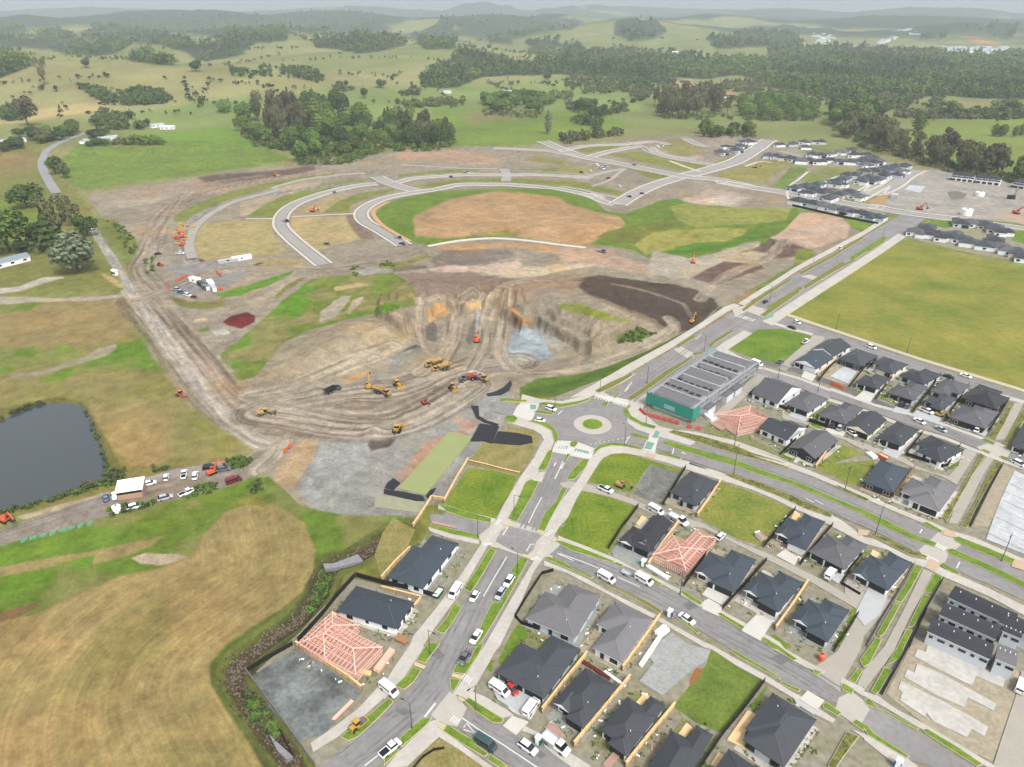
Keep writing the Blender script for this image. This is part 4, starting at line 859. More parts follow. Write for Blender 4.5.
lot('lot_lawn',q('b4',850,240,920,250,1023,300)+q('n9',80,20,300,0,250,100,200,130,100,90,0,50)+q('b4',940,500,820,440,715,400,780,320),mat('lot_patchy_grass',(122,136,50)))
lot('lot_lawn',q('m9',330,250,400,110,430,70,500,105,440,180,400,210,350,270),M_LAWN3);lot('patio',q('m9',430,210,520,120,590,145,570,180,510,160,445,225),mat('terracotta_paving',(220,156,118),0.8,0.08,1.5))
lot('lot_lawn',q('c2',640,900,660,860,700,850,690,930),M_LAWN3)
lot('lot_lawn',q('d2',350,585,480,665,640,767,620,900,240,900,160,767,260,660),mat('lot_rough_grass',(140,142,66)))
lot('lot_lawn',q('c2',150,130,200,20,60,-60,-10,40,-60,180,-20,330),mat('lot_rough_grass',(140,142,66)))
lot('lot_lawn',q('n4',800,680,860,690,880,720,850,740,780,720),M_LAWN3);lot('lot_lawn',q('n8',580,540,600,480,640,490),M_LAWN3)
lot('lot_lawn',q('b4',490,320,540,280,610,320,580,350),M_LAWN3);lot('lot_lawn',q('b4',620,340,700,370,700,390,610,360),M_LAWN3);lot('lot_lawn',q('b4',670,80,720,60,780,100,740,125),M_LAWN3)
lot('lot_lawn',q('n5',0,540,30,530,60,560,20,580,-40,570),M_LAWN3);lot('lot_lawn',q('n5',320,430,350,410,400,430,390,460),M_LAWN3);lot('lot_lawn',q('n5',170,380,250,395,230,415,165,395),M_LAWN3);lot('lot_lawn',q('c4',430,695,450,690,560,767,520,780),M_LAWN3)
lot('lot_lawn',q('b5',540,400,600,290,640,270,600,370,560,400),M_LAWN);lot('lot_lawn',q('c4',960,500,990,540,960,620,870,767,830,767,900,620,940,560),M_LAWN);lot('lot_lawn',q('d4',320,420,300,390,360,300,400,260,350,370),M_LAWN3)
lot('lot_gravel',q('n2',400,440,460,395,540,430,500,470),mat('tan_gravel',(184,172,148),0.9,0.14,0.3,fine=(1.2,0.12)))
lot('lot_gravel',q('b4',120,60,0,130,0,170,260,260,440,310,480,290,300,200),mat('weedy_earth',(158,148,118),0.95,0.22,0.4,tint=(126,134,74),fine=(1.4,0.3)))
lot('lot_gravel',q('b5',880,370,980,410,860,640,800,767,690,767,780,580),mat('tan_gravel',(184,172,148)))
lot('lot_gravel',q('n0',350,410,470,180,540,130,720,200,1000,300,980,420,870,740,640,640),mat('tan_gravel',(184,172,148)))
mb=MB();mb.prism(W(q('b2',90,520,300,290,410,165,470,165,560,195,540,230,400,400,265,565)),-0.3,0.16,bottom=False)
tag(mb.build('settling_pond_water',mat('algae_water',(166,176,112),0.35,0.05,0.2,spec=0.5)),kind='structure')
mb=MB();mb.prism(W(q('b2',-60,560,260,610,240,680,-60,640)),-0.3,0.15,bottom=False)
tag(mb.build('silt_flat',mat('pale_silt',(172,172,142),0.9,0.12,0.4)),kind='structure')
mp=bpy.data.materials.new('pond_water');mp.use_nodes=True
bs=mp.node_tree.nodes['Principled BSDF'];bs.inputs['Base Color'].default_value=(0.042,0.050,0.054,1);bs.inputs['Roughness'].default_value=0.12;bs.inputs['Specular IOR Level'].default_value=0.5
nz=mp.node_tree.nodes.new('ShaderNodeTexNoise');nz.inputs['Scale'].default_value=0.05;bp=mp.node_tree.nodes.new('ShaderNodeBump');bp.inputs['Strength'].default_value=0.25;bp.inputs['Distance'].default_value=0.5
mp.node_tree.links.new(nz.outputs['Fac'],bp.inputs['Height']);mp.node_tree.links.new(bp.outputs['Normal'],bs.inputs['Normal'])
mb=MB();mb.prism([(p[0]+0,p[1]+0)for p in inset(POND,-2.0)],-3,-0.75,bottom=False);tag(mb.build('pond_water',mp),kind='structure')
M_ROADF=mat('new_road',(176,172,168),0.9,0.08,0.1)
M_PATHF=mat('new_path',(214,208,198),0.85,0.08,0.2,k=0.58)
def drape(pl,off,w_,dz,nm,m):
 n=len(pl);L=[]
 for i in range(n):
  a=Vector(pl[max(i-1,0)]);b=Vector(pl[min(i+1,n-1)]);d=(b-a).normalized();nn=Vector((-d.y,d.x))
  for k in range(5):L.append(Vector(pl[i])+nn*(off+w_*(k/4-0.5)))
 hh=height(np.array([v.x for v in L]),np.array([v.y for v in L])).reshape(n,5)
 mb=MB();vs=[]
 for i in range(n):
  zt=float(hh[i].max())*0.6+float(hh[i].mean())*0.4+dz+0.15
  a,b=L[i*5],L[i*5+4]
  vs+=[(a.x,a.y,zt-2.5),(a.x,a.y,zt),(b.x,b.y,zt),(b.x,b.y,zt-2.5)]
 fs=[]
 for i in range(n-1):
  o=i*4;fs+=[(o+1,o+2,o+6,o+5),(o,o+1,o+5,o+4),(o+2,o+3,o+7,o+6)]
 mb.add(vs,fs);tag(mb.build(nm,m,fix=True),kind='structure')
def fstreet(p,wr,wp=0,gap=1.0,m=None):
 pl=smooth(W(p),5);zz=0.15+nxt('far',0.006)
 def lift(poly):return poly
 drape(pl,0,wr,zz,'road',m or M_ROADF)
 if wp:
  for s in(-1,1):
   off=(wr/2+gap+wp/2)*s
   drape(pl,off,wp*1.15,zz+0.12+nxt('farp',0.004),'footpath',M_PATHF)
fstreet(q('e2',430,640,330,560,260,500,210,440,220,380,280,330,380,290,480,260,600,235,700,225),7,1.6,0.8)
fstreet(q('e2',840,540,720,465,640,420,620,375,660,335,740,300,860,275,1000,255)+q('e3',300,230,420,228,560,230,740,245,860,262,960,285,1023,298)+q('e4',130,330,210,365,290,385),7,1.6,0.8)
fstreet(q('e2',700,190,760,220,850,250,900,262),8,1.5)
fstreet(q('e3',-20,220,60,200,170,190,330,180,520,180,720,180,900,190,980,200),6,1.2,m=mat('base_course',(182,176,168),0.95,0.1,0.1))
fstreet(q('e4',0,240,130,240,240,215,330,200),8,m=MATS['base_course'])
fstreet(q('e4',290,385,380,330,440,300,520,270,620,240),11,1.5)
fstreet(q('e4',-90,60,60,120,150,145,330,180,480,210,640,240,800,255,960,290)+q('e5',0,335,200,370,430,405,640,440,860,480,1023,500)+q('e6',60,365,240,400,420,425,600,445),9,2,1.5)
fstreet(q('e6',600,445,800,475,1023,505,1300,545),8,1.6,1)
fstreet(q('e4',640,235,760,205,860,175,920,150,1000,100)+q('e5',240,120,290,80,320,65),12,2,1.5)
fstreet(q('e4',150,140,260,110,400,90,500,125,600,150,780,180),7,1.5)
fstreet(q('e4',640,45,700,75,760,90),7,1.5)
fstreet(q('e5',850,450,940,400,1023,360)+q('e6',60,280,180,230,260,170,340,130),11,2,1.5)
fstreet(q('e5',460,475,430,420,445,360,500,320,560,270),2.2,m=M_PATHF)
fstreet(q('e5',660,350,720,310,800,285),2.2,m=M_PATHF)
fstreet(q('e3',140,545,300,518,480,505,640,515,800,535,950,552),3.2,m=mat('white_lime_strip',(236,228,212),0.9,0.06,0.3))
fstreet(q('e2',30,405,170,403),1.2,m=M_PATHF);fstreet(q('e2',265,395,430,385,580,378),1.2,m=M_PATHF)
fstreet(q('e2',680,370,690,400,740,450,810,490,870,520),3.5,m=mat('apricot_clay',(214,170,122),0.95,0.1,0.4));fstreet(q('e2',760,318,700,350,680,370),3.0,m=MATS['apricot_clay'])
fstreet(q('e8',460,238,380,265,300,290,235,335,215,380,235,440,270,500,290,530),8.0,m=mat('country_road',(166,166,168),0.9,0.08,0.1))
fstreet(q('e3',480,45,620,50,760,60,920,90,980,105),6,1.2)
fstreet(q('e1',490,730,580,690,680,650,800,610),1.2,m=M_PATHF)if False else None
BC=MATS['base_course']
fstreet(q('e1',575,610,560,540,590,450,680,375,800,315,1000,262)+q('e2',180,245,330,205,520,180,640,172),6,m=BC)
fstreet(q('e3',0,130,200,140,340,148,500,150),5,m=BC);fstreet(q('e3',540,215,545,180,530,150),9,m=BC);fstreet(q('e4',0,110,130,85,330,75,480,62,560,80),6,1.2);fstreet(q('e4',560,160,640,190,720,215),4,m=M_PATHF);fstreet(q('e4',370,70,440,95,560,135,700,150),5,1.2);fstreet(q('e4',0,290,100,305,200,330,300,350),5,m=BC);fstreet(q('e4',330,200,250,260,160,290),4,m=BC);fstreet(q('e5',160,235,260,205,330,215),2.5,m=M_PATHF);fstreet(q('e5',380,140,440,150,520,180),4,1)
FL=mat('estate_subsoil',(172,164,146),0.95,0.18,0.06,tint=(148,146,108),fine=(0.3,0.2))
FL2=mat('estate_yard',(156,156,154),0.95,0.16,0.05,tint=(182,172,156),fine=(0.25,0.2))
sheet('estate_ground',q('e6',30,350,140,290,250,210,330,140,420,120,560,140,800,180,1023,215,1400,280,1400,520,1023,470,800,450,600,430,420,410,240,385),FL2,0.06)
sheet('estate_ground',q('e5',460,470,450,350,520,330,640,350,700,300,800,260,940,240,1100,230,1200,280,1100,330,1023,360,850,450,640,430,1023,480,1060,520,1023,600,740,540,520,510),FL,0.05)if False else None
sheet('estate_ground',q('e5',500,230,480,190,330,140,340,60,620,70,760,110,900,150,1100,210,1180,240,900,240,700,235),FL,0.05)
sheet('estate_ground',q('e5',450,345,560,340,640,350,760,290,900,245,1060,235,1160,260,1023,360,860,450,640,425,450,395),FL,0.055)
sheet('estate_ground',q('e5',450,410,640,445,860,485,1060,520,1040,590,800,560,640,530,500,505,460,480),FL,0.06)
sheet('estate_ground',q('e6',270,560,330,510,420,450,560,445,800,475,1023,505,1300,550,1300,760,1023,720,640,650),FL,0.065)
sheet('lot_lawn',q('e6',400,480,430,445,560,455,570,480,540,500),M_LAWN3,0.09);sheet('lot_lawn',q('e6',930,520,1023,510,1200,540,1200,600,1023,600,950,580),M_LAWN3,0.09)
sheet('bare_soil',q('e6',820,430,880,395,1023,390,1200,400,1200,490,1023,478),mat('tan_soil',(190,170,148),0.95,0.12,0.1),0.09);sheet('bare_soil',q('e6',20,335,120,280,180,260,150,320,120,350),mat('orange_soil',(186,152,106),0.95,0.12,0.1),0.09)
sheet('bare_soil',q('e6',530,270,590,262,660,280,640,310,560,320),mat('damp_soil',(132,124,112),0.95,0.12,0.1),0.095)
ROOFM={'dark':mat('roof_charcoal',(74,79,86),0.46,0.10,0.5,fine=(2.5,0.08),spec=0.45,k=0.45,objvar=0.2),'slate':mat('roof_slate',(70,82,94),0.46,0.10,0.5,fine=(2.5,0.08),spec=0.45,k=0.45,objvar=0.2),'black':mat('roof_black',(62,62,70),0.46,0.10,0.5,fine=(2.5,0.08),spec=0.45,k=0.45,objvar=0.2),'grey':mat('roof_grey',(112,112,118),0.6,0.08,0.5,fine=(2.5,0.06),spec=0.35,k=0.45,objvar=0.1),'light':mat('roof_light',(140,138,142),0.65,0.07,0.4,fine=(2.5,0.05),spec=0.35,k=0.45,objvar=0.1)}
WALLM={'white':mat('wall_white',(226,228,230),0.8,0.05,0.8,k=1.0),'grey':mat('wall_grey',(186,192,198),0.8,0.05,0.8,k=1.0),'brick':mat('wall_brick',(196,186,172),0.85,0.08,1.5,k=0.95),'black':mat('wall_black',(62,64,68),0.7,0.08,0.8),'blue':mat('wall_bluegrey',(150,168,188),0.8,0.05,0.8,k=1.0),'cream':mat('wall_cream',(224,214,190),0.8,0.05,0.8,k=1.0),'cedar':mat('wall_cedar',(176,104,62),0.75,0.12,2.0)}
M_CAP={k:mat('ridge_cap_'+k,c,0.6,0.05,1.0,k=0.45)for k,c in(('dark',(92,97,104)),('slate',(88,99,110)),('black',(78,78,86)),('grey',(126,126,130)),('light',(154,152,154)))}
M_GLASS=mat('window_glass',(40,44,50),0.15,0.1,1.0,spec=0.6)
M_FRAME=mat('joinery_black',(52,54,58),0.5,0.05,1.0)
M_FRAMEW=mat('joinery_white',(232,232,230),0.5,0.03,1.0,k=0.95)
M_GDOOR=mat('garage_door_dark',(56,58,62),0.5,0.06,1.0)
M_GDOORW=mat('garage_door_white',(232,232,232),0.5,0.04,1.0,k=0.95)
M_FASC=mat('fascia_dark',(66,68,72),0.5,0.05,1.0)
M_FASCW=mat('fascia_white',(226,226,224),0.5,0.05,1.0,k=0.95)
WMESH={}
def win_mesh(w_,h_,fr):
 k=(round(w_,1),round(h_,1),fr)
 if k not in WMESH:
  a=MB();a.box(-w_/2+0.06,w_/2-0.06,-0.035,0.03,-h_/2+0.06,h_/2-0.06);g=a.mesh('window',M_GLASS)
  b=MB()
  for x0,x1,z0,z1 in((-w_/2,w_/2,h_/2-0.07,h_/2),(-w_/2,w_/2,-h_/2,-h_/2+0.07),(-w_/2,-w_/2+0.07,-h_/2+0.07,h_/2-0.07),(w_/2-0.07,w_/2,-h_/2+0.07,h_/2-0.07),(-0.04,0.04,-h_/2+0.07,h_/2-0.07)):
   b.box(x0,x1,-0.06,0.02,z0,z1)
  WMESH[k]=(g,b.mesh('frame',M_FRAMEW if fr=='w' else M_FRAME))
 return WMESH[k]
def add_window(root,x,y,zc,w_,h_,ang,fr='b',full=True):
 g,f=win_mesh(w_,h_,fr)
 o=bpy.data.objects.new('window',g);COL.objects.link(o);o.parent=root;o.location=(x,y,zc);o.rotation_euler=(0,0,ang)
 if full:
  p=bpy.data.objects.new('frame',f);COL.objects.link(p);p.parent=o
 return o
def caps(mb,x0,x1,y0,y1,ze,pitch,kind):
 w_,d_=x1-x0,y1-y0;r=min(w_,d_)/2;z_=ze+r*pitch
 if kind=='hip':
  a,b=((x0+r,y0+r,z_),(x1-r+.01,y1-r,z_))if w_>=d_ else((x0+r,y0+r,z_),(x1-r,y1-r+.01,z_))
  for c in((x0,y0),(x0,y1),(x1,y0),(x1,y1)):
   e=min((a,b),key=lambda p:abs(p[0]-c[0])+abs(p[1]-c[1]));mb.bar((c[0],c[1],ze+0.02),(e[0],e[1],z_+0.02),0.26,0.1)
  if abs(w_-d_)>0.3:mb.bar((a[0],a[1],z_+0.03),(b[0],b[1],z_+0.03),0.3,0.1)
 elif kind=='gy':z_=ze+w_/2*pitch;mb.bar(((x0+x1)/2,y0,z_+.03),((x0+x1)/2,y1,z_+.03),0.3,0.1)
 else:z_=ze+d_/2*pitch;mb.bar((x0,(y0+y1)/2,z_+.03),(x1,(y0+y1)/2,z_+.03),0.3,0.1)
def roof_rect(mb,fb,x0,x1,y0,y1,ze,pitch,kind):
 w_,d_=x1-x0,y1-y0;t=0.2
 if kind=='hip':
  if w_>=d_:
   r=d_/2;hz_=ze+r*pitch;ra,rb_=(x0+r,(y0+y1)/2,hz_),(x1-r+0.001,(y0+y1)/2,hz_)
   vs=[(x0,y0,ze),(x1,y0,ze),(x1,y1,ze),(x0,y1,ze),ra,rb_];fs=[(0,1,5,4),(1,2,5),(2,3,4,5),(3,0,4)]
  else:
   r=w_/2;hz_=ze+r*pitch;ra,rb_=((x0+x1)/2,y0+r,hz_),((x0+x1)/2,y1-r,hz_)
   vs=[(x0,y0,ze),(x1,y0,ze),(x1,y1,ze),(x0,y1,ze),ra,rb_];fs=[(0,1,4),(1,2,5,4),(2,3,5),(3,0,4,5)]
  mb.add(vs,fs+[(3,2,1,0)])
 elif kind=='gy':
  r=w_/2;xm=(x0+x1)/2;hz_=ze+r*pitch
  mb.add([(x0,y0,ze),(x1,y0,ze),(x1,y1,ze),(x0,y1,ze),(xm,y0,hz_),(xm,y1,hz_)],[(1,2,5,4),(3,0,4,5),(0,1,4),(2,3,5),(3,2,1,0)])
 elif kind=='gx':
  r=d_/2;ym=(y0+y1)/2;hz_=ze+r*pitch
  mb.add([(x0,y0,ze),(x1,y0,ze),(x1,y1,ze),(x0,y1,ze),(x0,ym,hz_),(x1,ym,hz_)],[(0,1,5,4),(2,3,4,5),(1,2,5),(3,0,4),(3,2,1,0)])
 fb.box(x0+0.01,x1-0.01,y0+0.01,y1-0.01,ze-0.2,ze-0.012)
def wings(W_,D,nt):
 """rectangles of a footprint with corner notches nt = {'FL':(fx,fy), ...}; front is -y"""
 X=lambda f:-W_/2+f*W_
 Y=lambda f:-D/2+f*D
 fl,fr_,bl,br=(nt.get(k,(0,0))for k in('FL','FR','BL','BR'))
 y0=max(fl[1],fr_[1]);y1=1-max(bl[1],br[1])
 out=[(X(0),X(1),Y(y0),Y(y1))]
 if y0>0:out.append((X(fl[0]),X(1-fr_[0]),Y(0),Y(min(y1,y0+0.35)if y1<1 else y1)))
 if y1<1:out.append((X(bl[0]),X(1-br[0]),Y(y0 if y0==0 else max(y0-0.0,y1-0.4)),Y(1)))
 return out
def house(label,c,roof='dark',wall='white',nt=None,gar='R',group=None,eave=2.7,pitch=0.42,gdoor='d',kinds=None,full=True,fasc='d',name='house',front_gable=None,nwin=3,cat='house',porch=None):
 """c: eave corners in photo pixels: front-left, front-right, back-right, back-left (seen facing the front)"""
 P=[Vector(G(p[0],p[1],eave))for p in c]
 if area2(P)<0:P=[P[1],P[0],P[3],P[2]];gar={'L':'R','R':'L'}.get(gar,gar)
 ctr=sum(P,Vector((0,0)))/4
 uv=(P[1]-P[0])+(P[2]-P[3]);vv=(P[3]-P[0])+(P[2]-P[1])
 au=math.atan2(uv.y,uv.x);av=math.atan2(vv.y,vv.x)-math.pi/2
 dlt=((av-au+math.pi)%(2*math.pi))-math.pi
 lu,lv=uv.length/2,vv.length/2
 ang=au+dlt*lv/(lu+lv)
 W_,D=lu,lv
 root=thing(name,label,cat,(ctr.x,ctr.y,0.04),ang,group)
 ws=wings(W_,D,nt or{})
 if full:
  pv=MB();e1,e2,e3,e4=(rng.uniform(0.1,1.3)for _ in range(4));pv.box(-W_/2-e1,W_/2+e2,-D/2-e3,D/2+e4*1.6,-0.2,0.10+nxt('pav',0.0015));po=pv.build('paving',rng.choice((M_GRAVEL2,M_CONC,MATS['tan_gravel'],M_CONC,MATS['weedy_earth'])));po.location=(ctr.x,ctr.y,0);po.rotation_euler=(0,0,ang);tag(po,kind='structure')
 rb_,fb,wb,cb=MB(),MB(),MB(),MB()
 for i,(x0,x1,y0,y1)in enumerate(ws):
  e=0.006*i;kd=(kinds or{}).get(i,'hip')
  roof_rect(rb_,fb,x0+e,x1-e,y0+e,y1-e,eave-0.005*i,pitch,kd);caps(cb,x0+e,x1-e,y0+e,y1-e,eave-0.005*i,pitch,kd)
  g=0.5+0.004*i
  wb.box(x0+g,x1-g,y0+g,y1-g,-0.1,eave-0.14-0.003*i)
  if kd in('gy','gx'):
   r=((x1-x0)if kd=='gy' else(y1-y0))/2
   if kd=='gy':
    for yy in(y0-0.03,y1+0.03):wb.extr([(x0+0.4,eave+0.05),(x1-0.4,eave+0.05),((x0+x1)/2,eave+(r-0.45)*pitch)],yy-0.02,yy+0.02,axis='y')
   else:
    for xx in(x0-0.03,x1+0.03):wb.extr([(y0+0.4,eave+0.05),(y1-0.4,eave+0.05),((y0+y1)/2,eave+(r-0.45)*pitch)],xx-0.02,xx+0.02)
 fm=M_FASC if fasc=='d' else M_FASCW
 def fr_y(x):return min(y0 for(x0,x1,y0,y1)in ws if x0-0.01<=x<=x1+0.01)+0.5
 def ext(side,s):
  if side=='L':return min(x0 for(x0,x1,y0,y1)in ws if y0-0.01<=s<=y1+0.01)+0.5
  if side=='R':return max(x1 for(x0,x1,y0,y1)in ws if y0-0.01<=s<=y1+0.01)-0.5
  return max(y1 for(x0,x1,y0,y1)in ws if x0-0.01<=s<=x1+0.01)-0.5
 wobj=wb.build('wall',WALLM[wall],root,fix=True)
 robj=rb_.build('roof',ROOFM[roof],root,fix=True)
 fb.build('fascia',fm,root);cb.build('ridge_cap',M_CAP[roof],root)
 if full:
  v=MB();x0,x1,y0,y1=ws[0];sx=x0+(x1-x0)*0.72;sy=y0+(y1-y0)*0.3
  dd=min(sx-x0,x1-sx,sy-y0,y1-sy);zz=eave+dd*pitch
  v.cyl((sx,sy,zz-0.1),(sx,sy,zz+0.45),0.09,n=6);v.build('vent_pipe',M_FRAMEW,root)
 gw=min(4.8,W_*0.46)
 gx={'R':W_/2-0.75-gw/2,'L':-W_/2+0.75+gw/2}.get(gar)
 fr='w' if wall in('black','cedar')else 'b'
 if gx is not None:
  gy=fr_y(gx)-0.05
  g=MB();g.box(gx-gw/2,gx+gw/2,gy,gy+0.1,0.02,2.25)
  for k in range(1,5):g.box(gx-gw/2,gx+gw/2,gy-0.015,gy,0.45*k,0.45*k+0.03)
  g.build('garage_door',M_GDOOR if gdoor=='d' else M_GDOORW,root)
  sgn=-1 if gar=='R' else 1
  dx=gx+sgn*(gw/2+1.3);dy=fr_y(dx)
  p=MB();p.box(dx-0.75,dx+0.75,dy-0.06,dy+0.1,0.03,2.2);p.build('front_door',M_GDOOR,root)
  wx=-sgn*-1*W_/2;wxs=(-W_/2+1.9)if gar=='R' else(W_/2-1.9)
  add_window(root,wxs,fr_y(wxs)-0.02,1.35,2.0,1.5,0,fr,full)
  if front_gable:
   gx0=wxs;gy0=fr_y(wxs)-0.5
   a=MB();b2=MB();hw=2.2
   roof_rect(a,b2,gx0-hw,gx0+hw,gy0-0.4,gy0+4,eave+0.02,pitch*1.25,'gy')
   a.build('porch_roof',ROOFM[roof],root,fix=True)
   t=MB();t.extr([(gx0-hw+0.2,eave+0.05),(gx0+hw-0.2,eave+0.05),(gx0,eave+hw*pitch*1.25-0.15)],gy0-0.44,gy0-0.41,axis='y')
   t.build('gable_panel',WALLM['white'],root)
 else:
  for fx in(-0.28,0.28):
   add_window(root,fx*W_,fr_y(fx*W_)-0.02,1.35,2.0,1.5,0,fr,full)
  p=MB();dy=fr_y(0);p.box(-0.5,0.5,dy-0.06,dy+0.1,0.03,2.2);p.build('front_door',M_GDOOR,root)
 for side,an in(('L',-math.pi/2),('R',math.pi/2)):
  for k in range(nwin):
   s=-D/2+D*(k+0.7)/(nwin+0.4)
   x=ext(side,s)
   add_window(root,x+(-0.02 if side=='L' else 0.02),s,1.45,(1.5,0.9,1.8)[k%3],(1.2,1.0,1.4)[k%3],an,fr,full)
 for fx in(-0.3,0.25):
  add_window(root,fx*W_,ext('B',fx*W_)+0.02,1.3,2.2,1.7,math.pi,fr,full)
 return root
GS='houses along the near streets'
H=lambda l,c,**k:house(l,c,group=GS,**k)
H('large charcoal roofed house with a red car and two vans parked in its forecourt',[(494.6,673.6),(543.8,697),(581.8,650),(534,626)],nt={'BL':(0.38,0.36)},wall='grey')
H('charcoal roofed house with dark red edging boards behind it between two timber fences',[(550,707.5),(582.5,728),(618.7,686),(585.5,668.5)],wall='white',nt={'FL':(0.45,0.12)},front_gable=True)
H('charcoal roofed house with a tan deck in its back corner beside the rank grass lot',[(591.7,736),(625.5,752),(669,706),(637,689)],nt={'BL':(0.5,0.22),'FL':(0.4,0.1)},wall='white')
H('charcoal roofed house cut by the bottom edge beside the rank grass lot',[(640,777),(676,795),(715.4,735),(681,717.5)],nt={'BL':(0.5,0.25)},wall='white')
H('charcoal roofed house with a wide honey coloured timber deck on its left',[(816.9,720.7),(772.8,692),(738,738),(784,766)],wall='grey',gar=None,nt={'BR':(0.1,0.18)})
H('charcoal roofed house whose roof just enters at the bottom edge below the timber deck',[(690,800),(726,822),(764,771),(729.5,751)],wall='white')
H('big light grey hip roofed house on the street corner with a small paved courtyard',[(524,620),(576.5,638),(600,597),(556,576.5)],roof='light',nt={'BL':(0.3,0.34)},wall='grey',gar=None,fasc='w')
H('light grey hip roofed house standing beside a bright orange timber fence',[(583,642),(621.5,663.5),(653.5,620),(614,600.5)],roof='light',nt={'FL':(0.28,0.42)},wall='white',gar=None,fasc='w')
H('dark gabled house with pale blue front and gravel yard beside the pink framing',[(621.5,540),(650,554.5),(672,522.3),(644,512)],roof='black',nt={'BL':(0.3,0.5),'FL':(0.02,0.02)},kinds={0:'hip',2:'gy'},wall='blue',front_gable=True)
H('dark slate roofed house with white double gable front next to the pink roof framing',[(693.8,574.8),(734.8,593.5),(755.5,560),(716,542.5)],roof='slate',nt={'BL':(0.38,0.28),'FL':(0.42,0.1)},wall='white',front_gable=True)
H('dark slate roofed house with white porch posts, second right of the pink roof framing',[(743,591.5),(778.5,614.5),(802,581.8),(766.5,564.5)],roof='slate',nt={'BL':(0.36,0.26),'FL':(0.42,0.1)},wall='white',front_gable=True)
H('dark slate roofed house with a stony unfinished front yard on the lane corner',[(791.5,622.3),(827,643),(850,610.3),(812,592.3)],roof='slate',nt={'BL':(0.32,0.22),'FL':(0.4,0.12)},wall='grey',front_gable=True)
H('dark roofed house between the grey gravel pad and the patchy grass lot',[(669.8,494),(696.8,508.3),(716.3,482),(689.5,470)],roof='dark',wall='grey',nt={'FL':(0.5,0.1)},gar=None)
H('dark roofed house with white walls and bright concrete drive beside the patchy grass lot',[(771.3,537),(805.8,549),(826.3,521.8),(794,509.5)],roof='slate',nt={'BL':(0.35,0.3),'FL':(0.4,0.12)},wall='white',gdoor='w',front_gable=True)
H('mid grey roofed house with a white van parked at its dark garage door',[(811.5,551.5),(846,572.3),(864,544.5),(832,526.5)],roof='grey',nt={'BL':(0.4,0.25)},wall='white')
H('slate roofed house at the end of the lane beside the walking street',[(854,572.8),(889.3,592),(910,562.5),(878,545.5)],roof='slate',nt={'BL':(0.35,0.32)},wall='white',front_gable=True)
H('long dark slate roofed house with stepped white front on the left of the street crossing',[(422,588),(458,545.5),(423,530),(389.5,578.8)],roof='slate',nt={'BL':(0.0,0.0),'BR':(0.3,0.22)},wall='white',gar=None)
H('dark slate roofed house with black fence and tan scaffold boards behind the pink framed house',[(395,629.3),(415.2,602.2),(355,586),(337.4,610.5)],roof='slate',wall='white',gar=None)
GB='houses of the block beside the park'
B_=lambda l,c,**k:house(l,c,group=GB,**{**dict(full=True,nwin=2),**k})
B_('dark roofed house with white gable at the left end of the park road row',[(848.5,346.5),(828,337.8),(814.6,349.5),(834,357.5)],wall='white',roof='dark',kinds={0:'gy'})
B_('dark hip roofed house behind the tan lot with the bare white slab',[(873.5,356),(855,347),(842.5,359),(862,368)],wall='black',roof='dark')
B_('dark hip roofed house third along the park road, square with two wings',[(903.3,364.6),(881,354.5),(874.5,366),(893,376)],wall='cream',roof='dark',nt={'BR':(0.3,0.3)})
B_('dark roofed house fourth along the park road with stepped gable ends',[(937,375),(916,364),(904.5,376),(925,386.2)],wall='grey',roof='dark',nt={'FR':(0.3,0.3)})
B_('grey roofed house by the park road with a black car at its kerb',[(967,385.3),(945.5,377),(934,390.5),(956,400.5)],wall='white',roof='grey',nt={'BL':(0.3,0.3)})
B_('black hip roofed house on the corner beside the walking street and the park road',[(1008,394),(977,383.5),(966.5,396.5),(997.8,413)],wall='black',roof='black',nt={'FL':(0.3,0.2)})
B_('dark roofed house with plain white garage front at the left end of the street row',[(794.6,361.2),(817,370),(832.3,358.2),(810.5,350.6)],wall='white',roof='slate',gdoor='w',kinds={0:'gy'})
B_('grey roofed house with white front and concrete drive right of the bare slab lot',[(856.5,382),(877.8,390.5),(889.3,378),(868.5,371.8)],wall='white',roof='dark',nt={'BL':(0.3,0.3)})
B_('grey roofed house with blue front wall and two dark cars on its drive',[(885.5,392.3),(914.5,400.8),(927.2,386.2),(905.5,380)],wall='blue',roof='grey',nt={'BL':(0.3,0.4)})
B_('dark roofed house with a yellow digger parked in front of its garage',[(922.5,403.3),(943.3,412),(955,398.3),(936,390.5)],wall='grey',roof='dark',nt={'BL':(0.3,0.35),'FL':(0.4,0.2)})
B_('wide light grey roofed house with orange cedar entry and a white car on its drive',[(949.8,416),(988.3,431.5),(995,411),(966,402)],wall='black',roof='grey',nt={'BL':(0.3,0.2)},front_gable=False)
B_('grey gabled house with white end wall wrapped by a black fence at the lane',[(753.5,393),(779,405),(799,388.5),(775.3,377.8)],wall='white',roof='grey',kinds={0:'gx'},gar=None)
B_('grey hip roofed house with dark garage door right of the black fenced gable',[(788.5,403.3),(810.2,415),(824,398.3),(804.5,389)],wall='white',roof='grey')
B_('light grey roofed house with a silver and a black car under its carport',[(819.5,414.8),(847.3,426.3),(860.5,408.2),(836,398.5)],wall='white',roof='grey',nt={'BL':(0.3,0.3)})
B_('dark gable roofed house with white deck railing in the middle of the street row',[(846.5,426.3),(870.2,436.5),(885.3,419.8),(861.8,410.5)],wall='cream',roof='dark',kinds={0:'gy'})
B_('dark hip roofed house with broad white wall and black garage door on the lane',[(878.5,438.3),(903.3,446.8),(916.3,430.2),(897,419.8)],wall='white',roof='dark')
B_('dark roofed house ringed by a black fence with a small covered terrace',[(915.3,446.3),(942.3,467),(958,447.7),(929,434)],wall='white',roof='dark',nt={'FL':(0.25,0.3)},gar=None)
